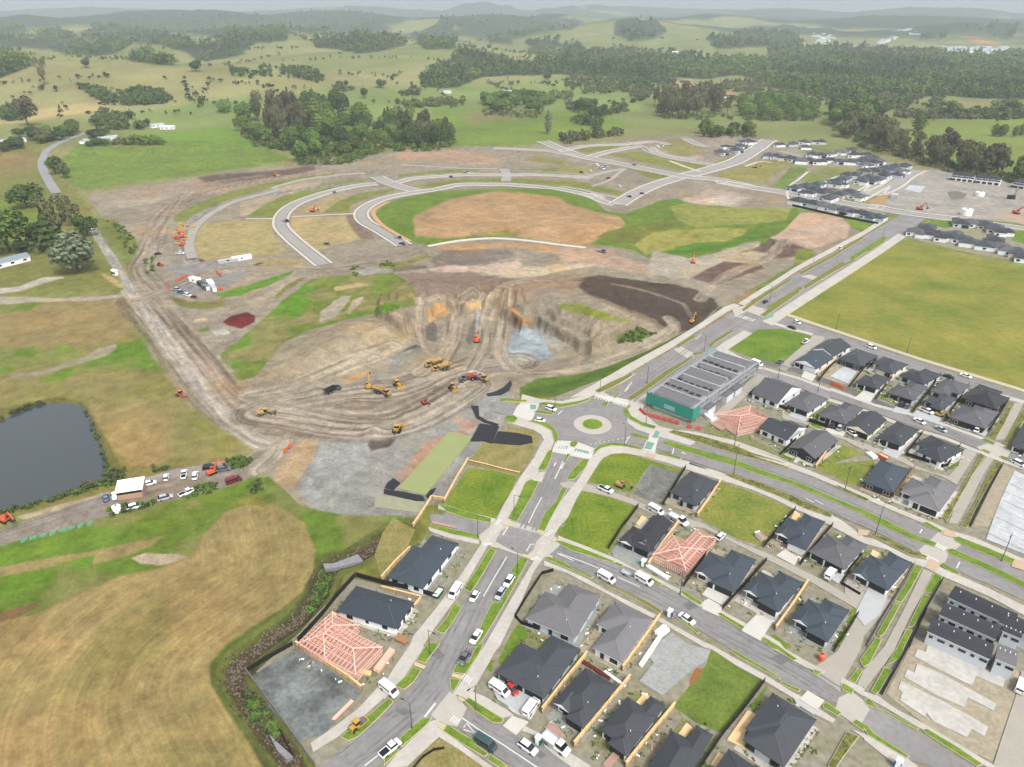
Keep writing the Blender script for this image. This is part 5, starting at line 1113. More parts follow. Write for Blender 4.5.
B_('white modern house of two gabled boxes with narrow windows',[(766,428),(788.5,443.5),(800.5,427.5),(778,413.5)],wall='white',roof='dark',kinds={0:'gx',1:'gx'},nt={'BL':(0.45,0.2)},gar=None,eave=3.1)
B_('long house under two broad light grey roof planes beside the boulevard path',[(791.3,447.8),(816,460.5),(835.5,440.3),(812,429)],wall='black',roof='grey',kinds={0:'gy'},gar=None)
B_('slate blue roofed house with dark walls facing the boulevard',[(864,480.5),(893.8,494.8),(909,468.3),(880,460.3)],wall='black',roof='slate',gar=None)
B_('light lilac grey roofed house with black windows beside the walking street and boulevard',[(897.5,493.3),(940,514.5),(958,484),(918,472.5)],wall='white',roof='light',nt={'BL':(0.3,0.3),'FL':(0.25,0.15)},fasc='w')
B_('dark roofed house cut by the right edge beside the planted walking street',[(1013,445),(1045,457),(1056,432),(1022,423)],wall='white',roof='dark')
FARP=[]
def far_proto(i,roof,wall,W_,D,nt,kinds=None):
 root=thing('house','prototype','house')
 ws=wings(W_,D,nt);a,b,c_=MB(),MB(),MB()
 for k,(x0,x1,y0,y1)in enumerate(ws):
  roof_rect(a,b,x0+0.006*k,x1-0.006*k,y0+0.006*k,y1-0.006*k,2.9-0.005*k,0.42,(kinds or{}).get(k,'hip'))
  c_.box(x0+0.3+0.004*k,x1-0.3-0.004*k,y0+0.3+0.004*k,y1-0.3-0.004*k,-0.6,2.75)
 c_.build('wall',WALLM[wall],root,fix=True);a.build('roof',ROOFM[roof],root,fix=True);b.build('fascia',M_FASC,root)
 g=MB();y0=min(w_[2]for w_ in ws if w_[1]>=W_/2-0.1);g.box(W_/2-5.5,W_/2-1,y0+0.24,y0+0.4,0,2.2);g.build('garage_door',M_GDOOR if i%2 else M_GDOORW,root)
 y0=min(w_[2]for w_ in ws if w_[0]<=-W_/2+0.1)
 for xx,yy,an in((-W_/2+2.2,y0+0.28,0),(-W_/2+0.28,1.5,-math.pi/2),(W_/2-0.28,0,math.pi/2)):
  if an==0 or True:
   add_window(root,xx,yy,1.35,2.0,1.4,an,'b',False)
 return root
for i,a in enumerate((('dark','white',12,15,{'FL':(0.45,0.2)}),('slate','grey',11,16,{'BL':(0.4,0.3)}),('black','white',13,14,{'BL':(0.35,0.3),'FR':(0.4,0.2)}),('dark','brick',11,14,{}),('grey','white',12,14,{'FL':(0.5,0.25)}),('black','grey',11,17,{'BR':(0.4,0.3)}))):
 FARP.append(far_proto(i,*a))
used_far=set()
ORD=['first','second','third','fourth','fifth','sixth','seventh','eighth','ninth','tenth','eleventh','twelfth','thirteenth','fourteenth','fifteenth','sixteenth']
LOOK=['charcoal roofed house with white walls','slate roofed house with grey walls','black roofed house with white walls','charcoal roofed house with brick walls','grey roofed house with white walls','black roofed house with grey walls']
def far_row(crop,pts,adeg,where,start=0,sc=1.0,flip=False):
 for k in range(0,len(pts),2):
  p=q(crop,pts[k],pts[k+1])[0];g=G(p[0],p[1],2)
  t=(start+k//2*5+(k//2)//3)%6
  lab=LOOK[t]+', '+ORD[k//2]+' along '+where
  an=R(adeg+rng.choice((0,0,90,180)))
  r=FARP[t];s=sc*rng.uniform(0.98,1.1)
  if t not in used_far:
   used_far.add(t);KIDS[r.name]=[(c,list(c.children))for c in r.children]
   r.location=(g[0],g[1],0.1);r.rotation_euler=(0,0,an);r['label']=lab;r['group']='houses of the far estate';r.scale=(s,s,s)
  else:dup(r,(g[0],g[1],0.1),an,lab,'houses of the far estate',s)
far_row('e5',[505,455,575,470,650,485,720,505,790,515,870,530,940,545,1000,565],-48,'the row backing onto the pink pad',0)
far_row('e5',[490,370,545,365,610,380,660,400,715,400,770,415,830,400],-48,'the row behind the far road',1)
far_row('e5',[740,330,790,315,860,290,910,330,970,325],-40,'the middle far rows',2)
far_row('e5',[930,265,990,262,1040,270,1080,250,1130,240,1175,235],45,'the far side street',3)
far_row('e5',[520,200,570,195,640,205,700,195,760,200,830,205,900,205,960,205,1020,200],-20,'the distant front row',4)
far_row('e5',[590,160,650,160,710,155,770,145,840,130,860,160,930,160,980,180],-20,'the distant back row',0)
far_row('e5',[310,165,360,172,430,182,470,185],-20,'the curved far road right',1)
far_row('e5',[380,95,470,92,540,80,550,110,630,78],-15,'the farthest cluster',2)
far_row('e5',[10,145,50,110,100,130,130,105,160,80,190,75],20,'the curved far road left',3)
far_row('e6',[330,530,400,505,445,540,520,560,570,545,625,575,675,590],-32,'the top park edge',4)
far_row('e6',[620,465,700,470,775,480,840,505,895,525],-25,'the second row above the park',5)
far_row('e6',[790,615,840,575,860,625,940,645,990,660,1040,690],-32,'the right end above the park',0)
far_row('e5',[560,405,625,350,690,440,760,350,820,285,880,430],-45,'the infill plots of the far estate',2)
far_row('e6',[20,180,70,190,130,165,190,160,235,140],45,'the inner far side street',1)
far_row('e6',[20,60,60,80,95,70,10,100],20,'the forest side of the far estate',0)
def terrace_far(c0,c1,n,where):
 A,B=Vector(G(*c0)),Vector(G(*c1));d=B-A;an=math.atan2(d.y,d.x)
 root=thing('terrace_block',where,'terrace',((A.x+B.x)/2,(A.y+B.y)/2,0.1),an,'far terraces at the forest edge')
 L_=d.length;a,b,c_=MB(),MB(),MB()
 for k in range(n):
  x0=-L_/2+L_*k/n;x1=x0+L_/n
  roof_rect(a,b,x0,x1-0.02,-5-0.4*(k%2),5-0.4*(k%2),5.2+0.25*(k%2),0.4,'gx')
  c_.box(x0+0.02,x1-0.04,-4.6-0.4*(k%2),4.6-0.4*(k%2),-0.5,5.1)
 c_.build('wall',WALLM['white'],root,fix=True);a.build('roof',ROOFM['black'],root,fix=True);b.build('fascia',M_FASC,root)
 for k in range(n):
  x=-L_/2+L_*(k+0.5)/n
  add_window(root,x,-4.66-0.4*(k%2),3.9,2.2,1.2,0,'b',False);add_window(root,x-1,-4.66-0.4*(k%2),1.3,2.6,1.9,0,'b',False)
terrace_far(q('e6',560,190)[0],q('e6',700,205)[0],8,'white two storey terrace with black roofs at the left of the forest edge row')
terrace_far(q('e6',715,208)[0],q('e6',870,225)[0],8,'white two storey terrace with black roofs in the middle of the forest edge row')
terrace_far(q('e6',960,238)[0],q('e6',1120,262)[0],8,'white two storey terrace with black roofs at the right edge under the forest')
def quad_block(label,c,eave,roof='black',wall='grey',n=6,pitch=0.1,group=None,name='terrace_block',cat='terrace',win=True):
 P=[Vector(G(p[0],p[1],eave))for p in c]
 ctr=sum(P,Vector((0,0)))/4;uv=(P[1]-P[0])+(P[2]-P[3]);vv=(P[3]-P[0])+(P[2]-P[1])
 an=math.atan2(uv.y,uv.x);W_,D=uv.length/2,vv.length/2
 root=thing(name,label,cat,(ctr.x,ctr.y,0.05),an,group)
 a,b,c_=MB(),MB(),MB()
 roof_rect(a,b,-W_/2,W_/2,-D/2,D/2,eave,pitch,'gx');c_.box(-W_/2+0.2,W_/2-0.2,-D/2+0.25,D/2-0.25,-0.1,eave-0.1)
 c_.build('wall',WALLM[wall],root,fix=True);a.build('roof',ROOFM[roof],root,fix=True);b.build('fascia',M_FASCW,root)
 if win:
  for k in range(n):
   x=-W_/2+W_*(k+0.5)/n
   for s,an2 in((-1,0),(1,math.pi)):
    add_window(root,x,s*(D/2-0.23),eave-1.3,1.6 if k%2 else 0.8,0.7,an2,'b',True)
  for k in range(4):
   v=MB();x=-W_/2+W_*(k+0.5)/4;v.cyl((x,0.8,eave+0.1),(x,0.8,eave+D/2*pitch+0.35),0.12,n=6);v.build('vent_pipe',M_FRAMEW,root)
  for s,an2 in((-1,-math.pi/2),(1,math.pi/2)):
   add_window(root,s*(W_/2-0.18),0.5,eave-1.6,1.4,1.6,an2,'b',True)
 return root
GT='dark terraces beside the concrete slabs'
quad_block('longest black roofed terrace, the upper one of the three beside the boulevard',q('c5',540,455,950,640,985,560,580,370),4.3,group=GT)
quad_block('middle black roofed terrace of the three parallel blocks',q('c5',478,562,838,718,880,640,518,482),4.3,group=GT)
quad_block('lowest black roofed terrace, nearest the bare concrete slabs',q('n0',545,102,855,240,885,172,585,40),4.3,group=GT)
quad_block('small black roofed end unit by the right edge between the terraces',q('c5',885,665,1000,715,1020,680,895,630),4.2,group=GT,n=2)
quad_block('black roofed terrace end cut by the right edge',q('n0',900,60,1080,150,1110,90,935,5),4.3,group=GT,n=3)
quad_block('unfinished pale grey two storey unit with open balcony beside the lowest black terrace',q('n0',880,235,970,275,1010,205,900,165),5.0,roof='light',wall='grey',group=GT,n=2)
g_=MB()
p_=W(q('c5',735,425,820,420,885,490,780,455),4)
M_SLAB=mat('fresh_slab',(214,210,202),0.85,0.12,0.2,fine=(0.8,0.08))
M_SLABG=mat('cured_slab',(176,178,174),0.85,0.12,0.4,fine=(1.8,0.16))
M_SHEETW=mat('wet_white_slab',(212,216,220),0.5,0.2,0.16,fine=(0.7,0.14))
def slab(label,px,m=M_SLAB,z1=0.35,group=None,thick=True):
 w_=W(px,z1);cx=sum(p[0]for p in w_)/len(w_);cy=sum(p[1]for p in w_)/len(w_)
 root=thing('concrete_slab',label,'slab',(cx,cy,0),0,group)
 pts=[(p[0]-cx,p[1]-cy)for p in w_]
 mb=MB();mb.prism(pts,-0.1,z1);mb.build('floor',m,root)
 mb=MB();mb.prism(inset(pts,-0.12),-0.1,z1-0.16);mb.build('footing',M_SLABG,root)
 return root
GSL='concrete slabs beside the black terraces'
slab('upper of the three long pale slabs, right below the lowest black terrace',q('n0',555,165,760,260,940,320,920,378,790,320,770,368,600,285,490,225,505,190,545,205),group=GSL)
slab('middle of the three long pale slabs',q('n0',505,260,640,320,750,380,890,455,875,490,750,425,735,475,590,410,440,325,455,290,490,305),group=GSL)
slab('lowest of the three long pale slabs, nearest the street',q('n0',425,345,600,430,770,520,850,570,830,615,770,580,745,620,580,540,550,500,540,520,420,440,430,400,410,385),group=GSL)
slab('large wet white slab with ragged left edge at the right side',q('n9',980,50,1060,90,1300,210,1300,620,1060,470,840,385,870,300,900,220,940,130),m=M_SHEETW)
slab('grey house slab with white wrapped timber stacked beside it',q('n1',255,110,330,165,440,195,420,245,350,290,205,415,95,345,165,255,140,230,200,150),m=M_SLABG)
slab('bare white house slab in a tan gravel lot of the park block',q('n2',440,440,480,410,520,425,495,462),m=M_SHEETW)
slab('white slabs in the earth yard of the far estate',q('e6',260,255,290,225,395,230,360,275),m=M_SHEETW)
M_PINK=mat('pink_treated_timber',(238,176,158),0.8,0.08,1.0,k=0.85)
M_PINK2=mat('pink_timber_truss',(236,196,180),0.8,0.08,1.0,k=0.85)
M_PALEP=mat('building_wrap_floor',(206,168,152),0.9,0.14,0.6)
def framed(label,c,nt,eave=2.5,pitch=0.3):
 P=[Vector(G(p[0],p[1],eave))for p in c]
 if area2(P)<0:P=[P[1],P[0],P[3],P[2]]
 ctr=sum(P,Vector((0,0)))/4;uv=(P[1]-P[0])+(P[2]-P[3]);vv=(P[3]-P[0])+(P[2]-P[1])
 an=math.atan2(uv.y,uv.x);W_,D=uv.length/2,vv.length/2
 root=thing('timber_house',label,'house frame',(ctr.x,ctr.y,0.05),an,'houses still in timber framing')
 ws=wings(W_,D,nt)
 s,wf,tr_,pu=MB(),MB(),MB(),MB()
 for i,(x0,x1,y0,y1)in enumerate(ws):
  s.box(x0-0.05*(i+1),x1+0.05*(i+1),y0-0.05*(i+1),y1+0.05*(i+1),-0.1,0.3-0.004*i)
  for(a,b)in(((x0,y0),(x1,y0)),((x1,y0),(x1,y1)),((x1,y1),(x0,y1)),((x0,y1),(x0,y0))):
   for zz in(0.36,1.4,eave-0.05):wf.bar((a[0],a[1],zz),(b[0],b[1],zz),0.12,0.10)
   L_=math.hypot(b[0]-a[0],b[1]-a[1]);n=max(2,int(L_/0.6))
   for k in range(n+1):
    t=k/n;x,y=a[0]+(b[0]-a[0])*t,a[1]+(b[1]-a[1])*t
    wf.box(x-0.05,x+0.05,y-0.05,y+0.05,0.3,eave)
  wx,wy=x1-x0,y1-y0;alongx=wx>=wy
  L_,S=(wx,wy)if alongx else(wy,wx)
  n=max(3,int(L_/1.15))
  for k in range(n+1):
   t=L_*k/n;hh=min(S/2,t+0.05,L_-t+0.05)*pitch;run=hh/pitch
   def pt(a_,b_,c_):return(x0+a_,y0+b_,c_+0.004*i)if alongx else(x0+b_,y0+a_,c_+0.004*i)
   tr_.bar(pt(t,0,eave+0.05),pt(t,S,eave+0.05),0.07,0.12)
   tr_.bar(pt(t,-0.4,eave-0.1),pt(t,run,eave+hh),0.12,0.1);tr_.bar(pt(t,S+0.4,eave-0.1),pt(t,S-run,eave+hh),0.12,0.1)
   if S-2*run>0.1:tr_.bar(pt(t,run,eave+hh),pt(t,S-run,eave+hh),0.09,0.12)
   tr_.bar(pt(t,S*0.3,eave+0.05),pt(t,S/2,eave+hh),0.06,0.08);tr_.bar(pt(t,S*0.7,eave+0.05),pt(t,S/2,eave+hh),0.06,0.08)
  r=S/2;hh=r*pitch
  for a_,b_,e_,f_ in((0,0,r,r),(0,S,r,r),(L_,0,L_-r,r),(L_,S,L_-r,r)):pu.bar(pt(a_,b_,eave+0.08),pt(e_,f_,eave+hh+0.08),0.2,0.18)
  pu.bar(pt(r,r,eave+hh+0.08),pt(L_-r,r,eave+hh+0.08),0.2,0.18)
  nb=max(2,int(r/1.3))
  for k in range(1,nb):
   f=r*k/nb
   for sd in(f,S-f):pu.bar(pt(f,sd,eave+f*pitch+0.16),pt(L_-f,sd,eave+f*pitch+0.16),0.09,0.07)
 s.build('floor_slab',M_PALEP,root);wf.build('wall_frame',M_PINK2,root);tr_.build('roof_trusses',M_PINK,root);pu.build('hip_rafters',M_PINK2,root)
 return root
framed('pink timber framed house with open roof trusses beside the grey hardfill pad',[(296.4,641),(351.8,673.8),(392.8,641),(334,614)],{'BL':(0.0,0.0),'BR':(0.52,0.22)})
framed('pink timber framed house between two dark roofed houses on the middle street',[(656,556.8),(689.8,572.5),(712.5,537),(680,521.5)],{'BL':(0.42,0.38)})
framed('square pink timber roof framing in the park block near the scaffolded townhouses',[(723.6,417.9),(745.3,437.2),(767.7,416.8),(741,402.3)],{},2.3,0.2)
M_NETG=mat('green_scaffold_net',(64,172,152),0.8,0.14,0.8)
M_STEEL=mat('scaffold_steel',(206,208,210),0.5,0.08,1.0,metal=0.3)
P=[Vector(G(p[0],p[1],7))for p in q('n4',175,395,330,470,640,265,490,190)]
ctr=sum(P,Vector((0,0)))/4;uv=(P[1]-P[0])+(P[2]-P[3]);vv=(P[3]-P[0])+(P[2]-P[1])
an=math.atan2(vv.y,vv.x);Lx,Dy=vv.length/2,uv.length/2
root=thing('townhouse_row','unfinished two storey townhouse row in scaffolding with green netting at its near end','townhouses',(ctr.x,ctr.y,0.05),an)
a,b,c_=MB(),MB(),MB()
n=7
pv_=MB()
for k in range(n):
 x0=-Lx/2+Lx*k/n;x1=x0+Lx/n-0.7;zo=(0,.5,.2,.7,.1,.5,.3)[k];yo=(0,.7,-.5,.4,-.6,.5,0)[k];ya,yb=-Dy/2+yo,Dy/2+yo
 c_.box(x0+.01,x1+.6,ya+.6,yb-.6,-0.1,5.85+zo)
 a.add([(x0,ya,6+zo),(x1,ya,6+zo),(x1,yb,6+zo),(x0,yb,6+zo),(x0+.3,ya+.5,6.3+zo),(x1-.2,ya+.5,6.7+zo),(x1-.2,yb-.5,6.7+zo),(x0+.3,yb-.5,6.3+zo)],[(3,2,1,0),(4,5,6,7),(0,1,5,4),(1,2,6,5),(2,3,7,6),(3,0,4,7)])
 b.box(x1+0.05,x1+0.6,ya-0.3,yb+0.3,5.6,6.95+zo)
 if k in(1,2,4,5):
  for m_ in range(6):pv_.box(x0+.8+rng.uniform(0,1.2),x0+2.2+rng.uniform(0,.8),ya+Dy*(m_+.15)/6,ya+Dy*(m_+.8)/6,6.45+zo,6.7+zo+rng.uniform(0,.25))
 if k in(1,3,4):c_.box(x0+.5,x1-.5,-Dy/2-3.6,-Dy/2-.2,-0.1,2.9+.3*(k%2))
 if k in(1,3,4):a.box(x0+.3,x1-.3,-Dy/2-3.8,-Dy/2-.1,2.95+.3*(k%2),3.15+.3*(k%2))
c_.build('wall',WALLM['grey'],root);pv_.build('roof_underlay',ROOFM['black'],root)
a.build('roof',ROOFM['light'],root);b.build('party_wall_cap',M_SHEETW,root)
sc=MB()
for s in(-1,1):
 for lv in(0,1):
  yy=s*(Dy/2+0.5+1.2*lv)
  for k in range(17):
   x=-Lx/2-1+(Lx+2)*k/16;sc.cyl((x,yy,-0.1),(x,yy,7.6),0.07,n=5)
  for zz in(2.2,4.4,6.6,7.5):sc.bar((-Lx/2-1,yy,zz),(Lx/2+1,yy,zz),0.09,0.09)
 for zz in(2.1,4.3,6.5):sc.box(-Lx/2-1,Lx/2+1,s*(Dy/2+1.1)-0.6,s*(Dy/2+1.1)+0.6,zz,zz+0.06)
for sx in(-1,1):
 for k in range(7):
  y=-Dy/2-1.6+(Dy+3.2)*k/6;sc.cyl((sx*(Lx/2+1),y,-0.1),(sx*(Lx/2+1),y,7.6),0.07,n=5)
for k in range(9):
 x=-Lx/2+Lx*k/8
 for s in(-1,1):sc.bar((x,s*(Dy/2+0.5),7.6),(x,s*(Dy/2+1.7),7.6),0.09,0.09);sc.bar((x-1.2,s*(Dy/2+1.72),2.2),(x+1.2,s*(Dy/2+1.72),6.6),0.07,0.07)
 if k<8:sc.bar((x+.4,-Dy/2-.5,7.6),(x+.4,Dy/2+.5,7.6),0.08,0.08)
sc.build('scaffold',M_STEEL,root)
nb=MB();nb.box(-Lx/2-1.3,-Lx/2-1.2,-Dy/2-1.9,Dy/2+1.9,1.7,6.6);nb.box(-Lx/2-1.2,-Lx/2+4,-Dy/2-1.95,-Dy/2-1.85,1.7,6.6);nb.box(-Lx/2-1.2,-Lx/2+2.5,Dy/2+1.85,Dy/2+1.95,1.7,6.6)
nb.build('scaffold_net',M_NETG,root)
nb=MB();nb.box(Lx/2+1.2,Lx/2+1.3,-Dy/2-1.9,Dy/2+1.9,3.2,6.4);nb.build('scaffold_net',mat('pale_green_net',(170,212,196),0.8,0.1,0.8),root)
nb=MB();nb.box(-Lx/2-1.36,-Lx/2-1.31,-2.6,2.2,2.6,4.4);nb.build('banner',mat('banner_pale',(176,220,212),0.7,0.1,1.5),root)
for k in range(n):
 x=-Lx/2+Lx*(k+0.4)/n
 for zc in(1.4,4.3):
  for s,an2 in((-1,0),(1,math.pi)):add_window(root,x,s*(Dy/2-0.58),zc,1.8,1.6,an2,'b',False)
for k in range(8):
 t=(k+0.5)/8;a_=q('n9',985-150*t,60+320*t)[0];b_=q('n9',1300,210+400*t)[0];mb=MB();mb.prism(ribbon(smooth(W([a_,((a_[0]+b_[0])/2+1,(a_[1]+b_[1])/2),b_]),4),0.5 if k%2 else 0.25),0.34,0.36+0.001*k,bottom=False);tag(mb.build('slab_joint',M_SLABG),kind='structure')
M_TIMB=mat('fence_timber',(226,194,144),0.8,0.12,0.8,fine=(3,0.1),k=0.75)
M_TIMB2=mat('fence_timber_dark',(186,144,102),0.8,0.12,0.8)
M_BLKF=mat('fence_black',(44,42,42),0.7,0.12,0.8)
M_GRYF=mat('fence_grey',(150,146,136),0.8,0.12,0.8)
POSTM={}
def fence(label,px,kind='black',h=1.6,sp=2.4,group=None,closed=False):
 pl=W(px)
 m={'black':M_BLKF,'timber':M_TIMB,'grey':M_GRYF,'dark':M_TIMB2}[kind]
 cx,cy=pl[0]
 root=thing({'black':'black_fence','timber':'timber_fence','grey':'grey_fence','dark':'timber_fence'}[kind],label,'fence',(cx,cy,0),0,group)
 pan,rail=MB(),MB();th=0.05 if kind!='timber' else 0.09
 k=(kind,h)
 if k not in POSTM:
  p=MB();p.box(-0.08,0.08,-0.08,0.08,-0.3,h+0.06);p.box(-0.09,0.09,-0.09,0.09,h+0.06,h+0.1,tx=0.05,ty=0.05);POSTM[k]=p.mesh('post',m if kind!='timber' else M_TIMB2)
 npost=0
 for a,b in zip(pl[:-1],pl[1:]):
  a=Vector((a[0]-cx,a[1]-cy));b=Vector((b[0]-cx,b[1]-cy));L_=(b-a).length
  if L_<0.2:continue
  d=(b-a)/L_;nn=Vector((-d.y,d.x));n=max(1,round(L_/sp))
  for i in range(n):
   p0=a+d*(L_*i/n+0.1);p1=a+d*(L_*(i+1)/n-0.1)
   dz=rng.uniform(-0.02,0.02)
   pan.bar((p0.x,p0.y,0.05+(h-0.05)/2+dz),(p1.x,p1.y,0.05+(h-0.05)/2+dz),th,h-0.1)
   for zz in(0.4,h-0.25):
    rail.bar((p0.x+nn.x*0.09,p0.y+nn.y*0.09,zz),(p1.x+nn.x*0.09,p1.y+nn.y*0.09,zz),0.06,0.1)
    rail.bar((p0.x-nn.x*0.09,p0.y-nn.y*0.09,zz),(p1.x-nn.x*0.09,p1.y-nn.y*0.09,zz),0.06,0.1)
  for i in range(n+1):
   if npost>95:break
   p0=a+d*(L_*i/n)
   o=bpy.data.objects.new('post',POSTM[k]);COL.objects.link(o);o.parent=root;o.location=(p0.x,p0.y,0);o.rotation_euler=(0,0,math.atan2(d.y,d.x));npost+=1
  if kind=='timber':pan.bar((a.x,a.y,h+0.02),(b.x,b.y,h+0.02),0.5,0.06)
 pan.build('panel',m,root);rail.build('rail',m if kind!='timber' else M_TIMB2,root)
 return root
FG='fences round the near lots'
fence('honey coloured timber fence between the corner house with the red car and its neighbour',q('m9',765,228,650,370,545,505),'timber',1.9,group=FG)
fence('honey coloured timber fence, second from the corner house with the red car',q('d3',550,210,370,430,190,645),'timber',1.9,group=FG)
fence('honey coloured timber fence, third from the corner house, cut by the bottom edge',q('d3',835,390,680,575,520,775),'timber',1.9,group=FG)
fence('orange timber fence between the light grey roofed house and the bare house slab',q('n1',192,45,100,175,10,300),'timber',1.9,group=FG)
fence('black fence along the lower right side of the rank grass lot',q('n1',702,355,600,490,500,610,380,790),'black',1.7,group=FG)
fence('grey fence along the stream side of the grey hardfill pad',q('d1',145,165,280,350,420,540,585,770),'grey',1.6,group=FG)
fence('black fence along the top side of the grey hardfill pad',q('d1',148,160,290,75,440,-10),'black',1.5,group=FG)
fence('black fence wrapping the back of the house by the stream',q('m7',285,595,400,470,480,370,562,280),'black',1.8,group=FG)
fence('black fence running between the two dark slate houses left of the street',q('m7',568,278,700,315,860,350,960,382),'black',1.8,group=FG)
fence('honey timber fence between the hardfill pad and the pink framed house',q('d1',462,-5,640,110,800,215,885,285),'timber',1.8,group=FG)
fence('tan timber fence behind the long dark slate house, running up to the stream',q('m7',690,300,760,220,832,150),'timber',1.8,group=FG)
fence('tan scaffold board fence behind the dark slate house by the stream',q('m7',690,338,800,365,885,388,850,430),'timber',1.2,group=FG)
fence('black railing fence round the big light grey corner house',q('n7',600,545,545,560,480,660,415,767)+q('m9',445,70,530,100,610,115),'black',1.3,group=FG)
fence('black fence on the right edge of the lower grass lot by the street crossing',q('b3',602,640,555,705,500,772)+q('n7',870,435),'black',1.6,group=FG)
fence('thin timber fence between the blue fronted gabled house and the pink framing',q('n8',292,305,210,415,135,525),'timber',1.8,group=FG)
fence('black fence on the right of the pink framing on the middle street',q('n8',482,368,400,490,310,618),'black',1.7,group=FG)
fence('black fence between the two white double gabled houses',q('n8',712,495,610,610,500,728),'black',1.7,group=FG)
fence('honey timber fence between the porch post house and the stony front yard house',q('c4',662,365,560,520,455,665),'timber',1.7,group=FG)
fence('black fence on the left side of the house by the gravel pad',q('b3',905,395,840,500,760,630),'black',1.7,group=FG)
fence('honey timber fence on the left edge of the patchy grass lot',q('n8',492,108,440,190,375,282),'timber',1.8,group=FG)
fence('black fence on the right edge of the patchy grass lot',q('n8',852,248,780,330,700,428),'black',1.7,group=FG)
fence('dark fence right of the house with the bright concrete drive',q('c4',820,-5,720,110,615,245),'black',1.5,group=FG)
fence('low black fence round the forecourt of the house at the lane end',q('c4',1010,180,950,250,880,368,930,400,995,438),'black',1.1,group=FG)
fence('black fence along the lane side of the stony yard house',q('c4',985,560,900,690,830,800),'black',1.2,group=FG)
fence('pale fence beside the walking street left of the black terraces',q('c5',320,245,200,460,100,620,20,770),'grey',1.2,group=FG)
fence('black railing fence along the left of the black terraces',q('c5',500,345,440,450,360,590,290,770),'black',1.4,group=FG)
fence('black railing fence along the left of the three concrete slabs',q('n0',545,10,450,200,330,415),'black',1.4,group=FG)
fence('black fence left of the tan yard with the wet white slab',q('b5',885,375,780,570,680,767),'black',1.5,group=FG)
fence('black fence round the lower side of the covered terrace house',q('b5',372,172,265,310,380,350,500,388,535,382,612,252),'black',1.5,group=FG)
fence('black fence round the white ended gable house on the lane corner',q('a4',410,595,292,690,400,740,530,790),'black',1.5,group=FG)
fence('black fence of the small lawn before the two plane roofed house',q('b4',665,130,560,240,485,310),'black',1.4,group=FG)
fence('honey timber fence right of the two plane roofed house',q('b4',842,225,780,300,712,395),'timber',1.6,group=FG)
fence('dark brown fence between the slate blue house and the lilac roofed house',q('b5',318,398,250,490,185,580),'dark',1.6,group=FG)
fence('timber fence round the tan lot with the bare slab',q('n2',462,392,400,440),'timber',1.4,group=FG)
for lab,a in(('black fence at the right of the tan slab lot',('n5',252,278,170,380)),('black fence between the first two grey roofed street houses right of the tan lot',('n5',432,285,370,340,300,440)),('black fence between the blue fronted house and the yellow digger house',('n5',615,320,560,400,480,500)),('black fence between the yellow digger house and the cedar entry house',('n5',752,370,700,450,635,545)),('black fence beside the corner house along the walking street',('n5',948,440,900,520,850,600)),('black fence between the two dark houses at the left of the park road',('n5',145,210,70,290,20,350)),('black fence behind the third park road house',('n5',300,255,260,290)),('black fence left of the two plane lawn house',('n4',1010,575,920,545)),('dark fence behind the white boxes house',('b4',400,100,385,190))):
 fence(lab,q(*a),'black',1.6,group=FG)
fence('long black fence separating the far estate from the pink pad',q('e5',462,488,600,520,800,565,1010,605),'black',1.8,4,group=FG)
fence('honey timber fence between the works yard and the green corner lot',q('b2',540,345,470,460,385,615),'timber',1.5,group=FG)
fence('tan timber fence by the works yard down to the long slate house',q('b2',305,590,250,680,185,775),'timber',1.5,group=FG)
fence('short tan timber fence closing the top of the works yard ramp',q('b2',310,590,385,603),'timber',1.4,group=FG)
fence('tan board retaining edge across the rough grass lot by the roundabout',q('b2',540,350,650,375,760,405,870,430),'timber',0.8,group=FG)
fence('black stepped retaining wall on the grass at the bottom street corner',q('d2',385,655,320,665,250,710,190,780),'black',0.9,1.2,group=FG)
fence('black stream edge wall beside the hardfill pad',q('d1',360,540,400,620,440,690),'black',1.0,1.5,group=FG)
PAINT={k:mat('paint_'+k,c,0.3,0.03,0.5,spec=0.5,k=kk)for k,c,kk in(('white',(238,240,242),0.95),('silver',(176,182,188),0.8),('black',(38,40,44),0.6),('red',(196,52,50),0.7),('blue',(74,104,150),0.7),('teal',(66,88,94),0.6),('maroon',(120,40,56),0.7),('orange',(222,100,62),0.7),('yellow',(206,162,74),0.64),('grey',(110,114,118),0.7),('ochre',(190,154,92),0.62),('rust',(172,84,52),0.7))}
M_TYRE=mat('tyre_rubber',(34,34,35),0.9,0.1,2.0)
M_RIM=mat('wheel_rim',(160,162,165),0.4,0.05,2.0,metal=0.4)
M_LAMPR=mat('tail_lamp_red',(190,36,32),0.3,0.05,2.0)
M_LAMPW=mat('head_lamp_clear',(232,236,238),0.2,0.03,2.0)
M_CABG=mat('vehicle_glass',(30,34,40),0.1,0.05,1.0,spec=0.6)
def wheel_mesh(r,w_):
 t=MB();n=14;vs=[];prof=[(-w_/2,r*0.62),(-w_/2,r*0.92),(-w_/2*0.75,r),(w_/2*0.75,r),(w_/2,r*0.92),(w_/2,r*0.62)]
 m=len(prof)
 for k in range(n):
  a=2*math.pi*k/n
  for(y,rr_)in prof:vs.append((rr_*math.cos(a),y,rr_*math.sin(a)))
 t.add(vs,[(k*m+i,k*m+i+1,((k+1)%n)*m+i+1,((k+1)%n)*m+i)for k in range(n)for i in range(m-1)])
 c=MB();c.cyl((0,-w_*0.42,0),(0,w_*0.42,0),r*0.64,n=12)
 return t.mesh('tyre',M_TYRE),c.mesh('rim',M_RIM)
WHEEL={}
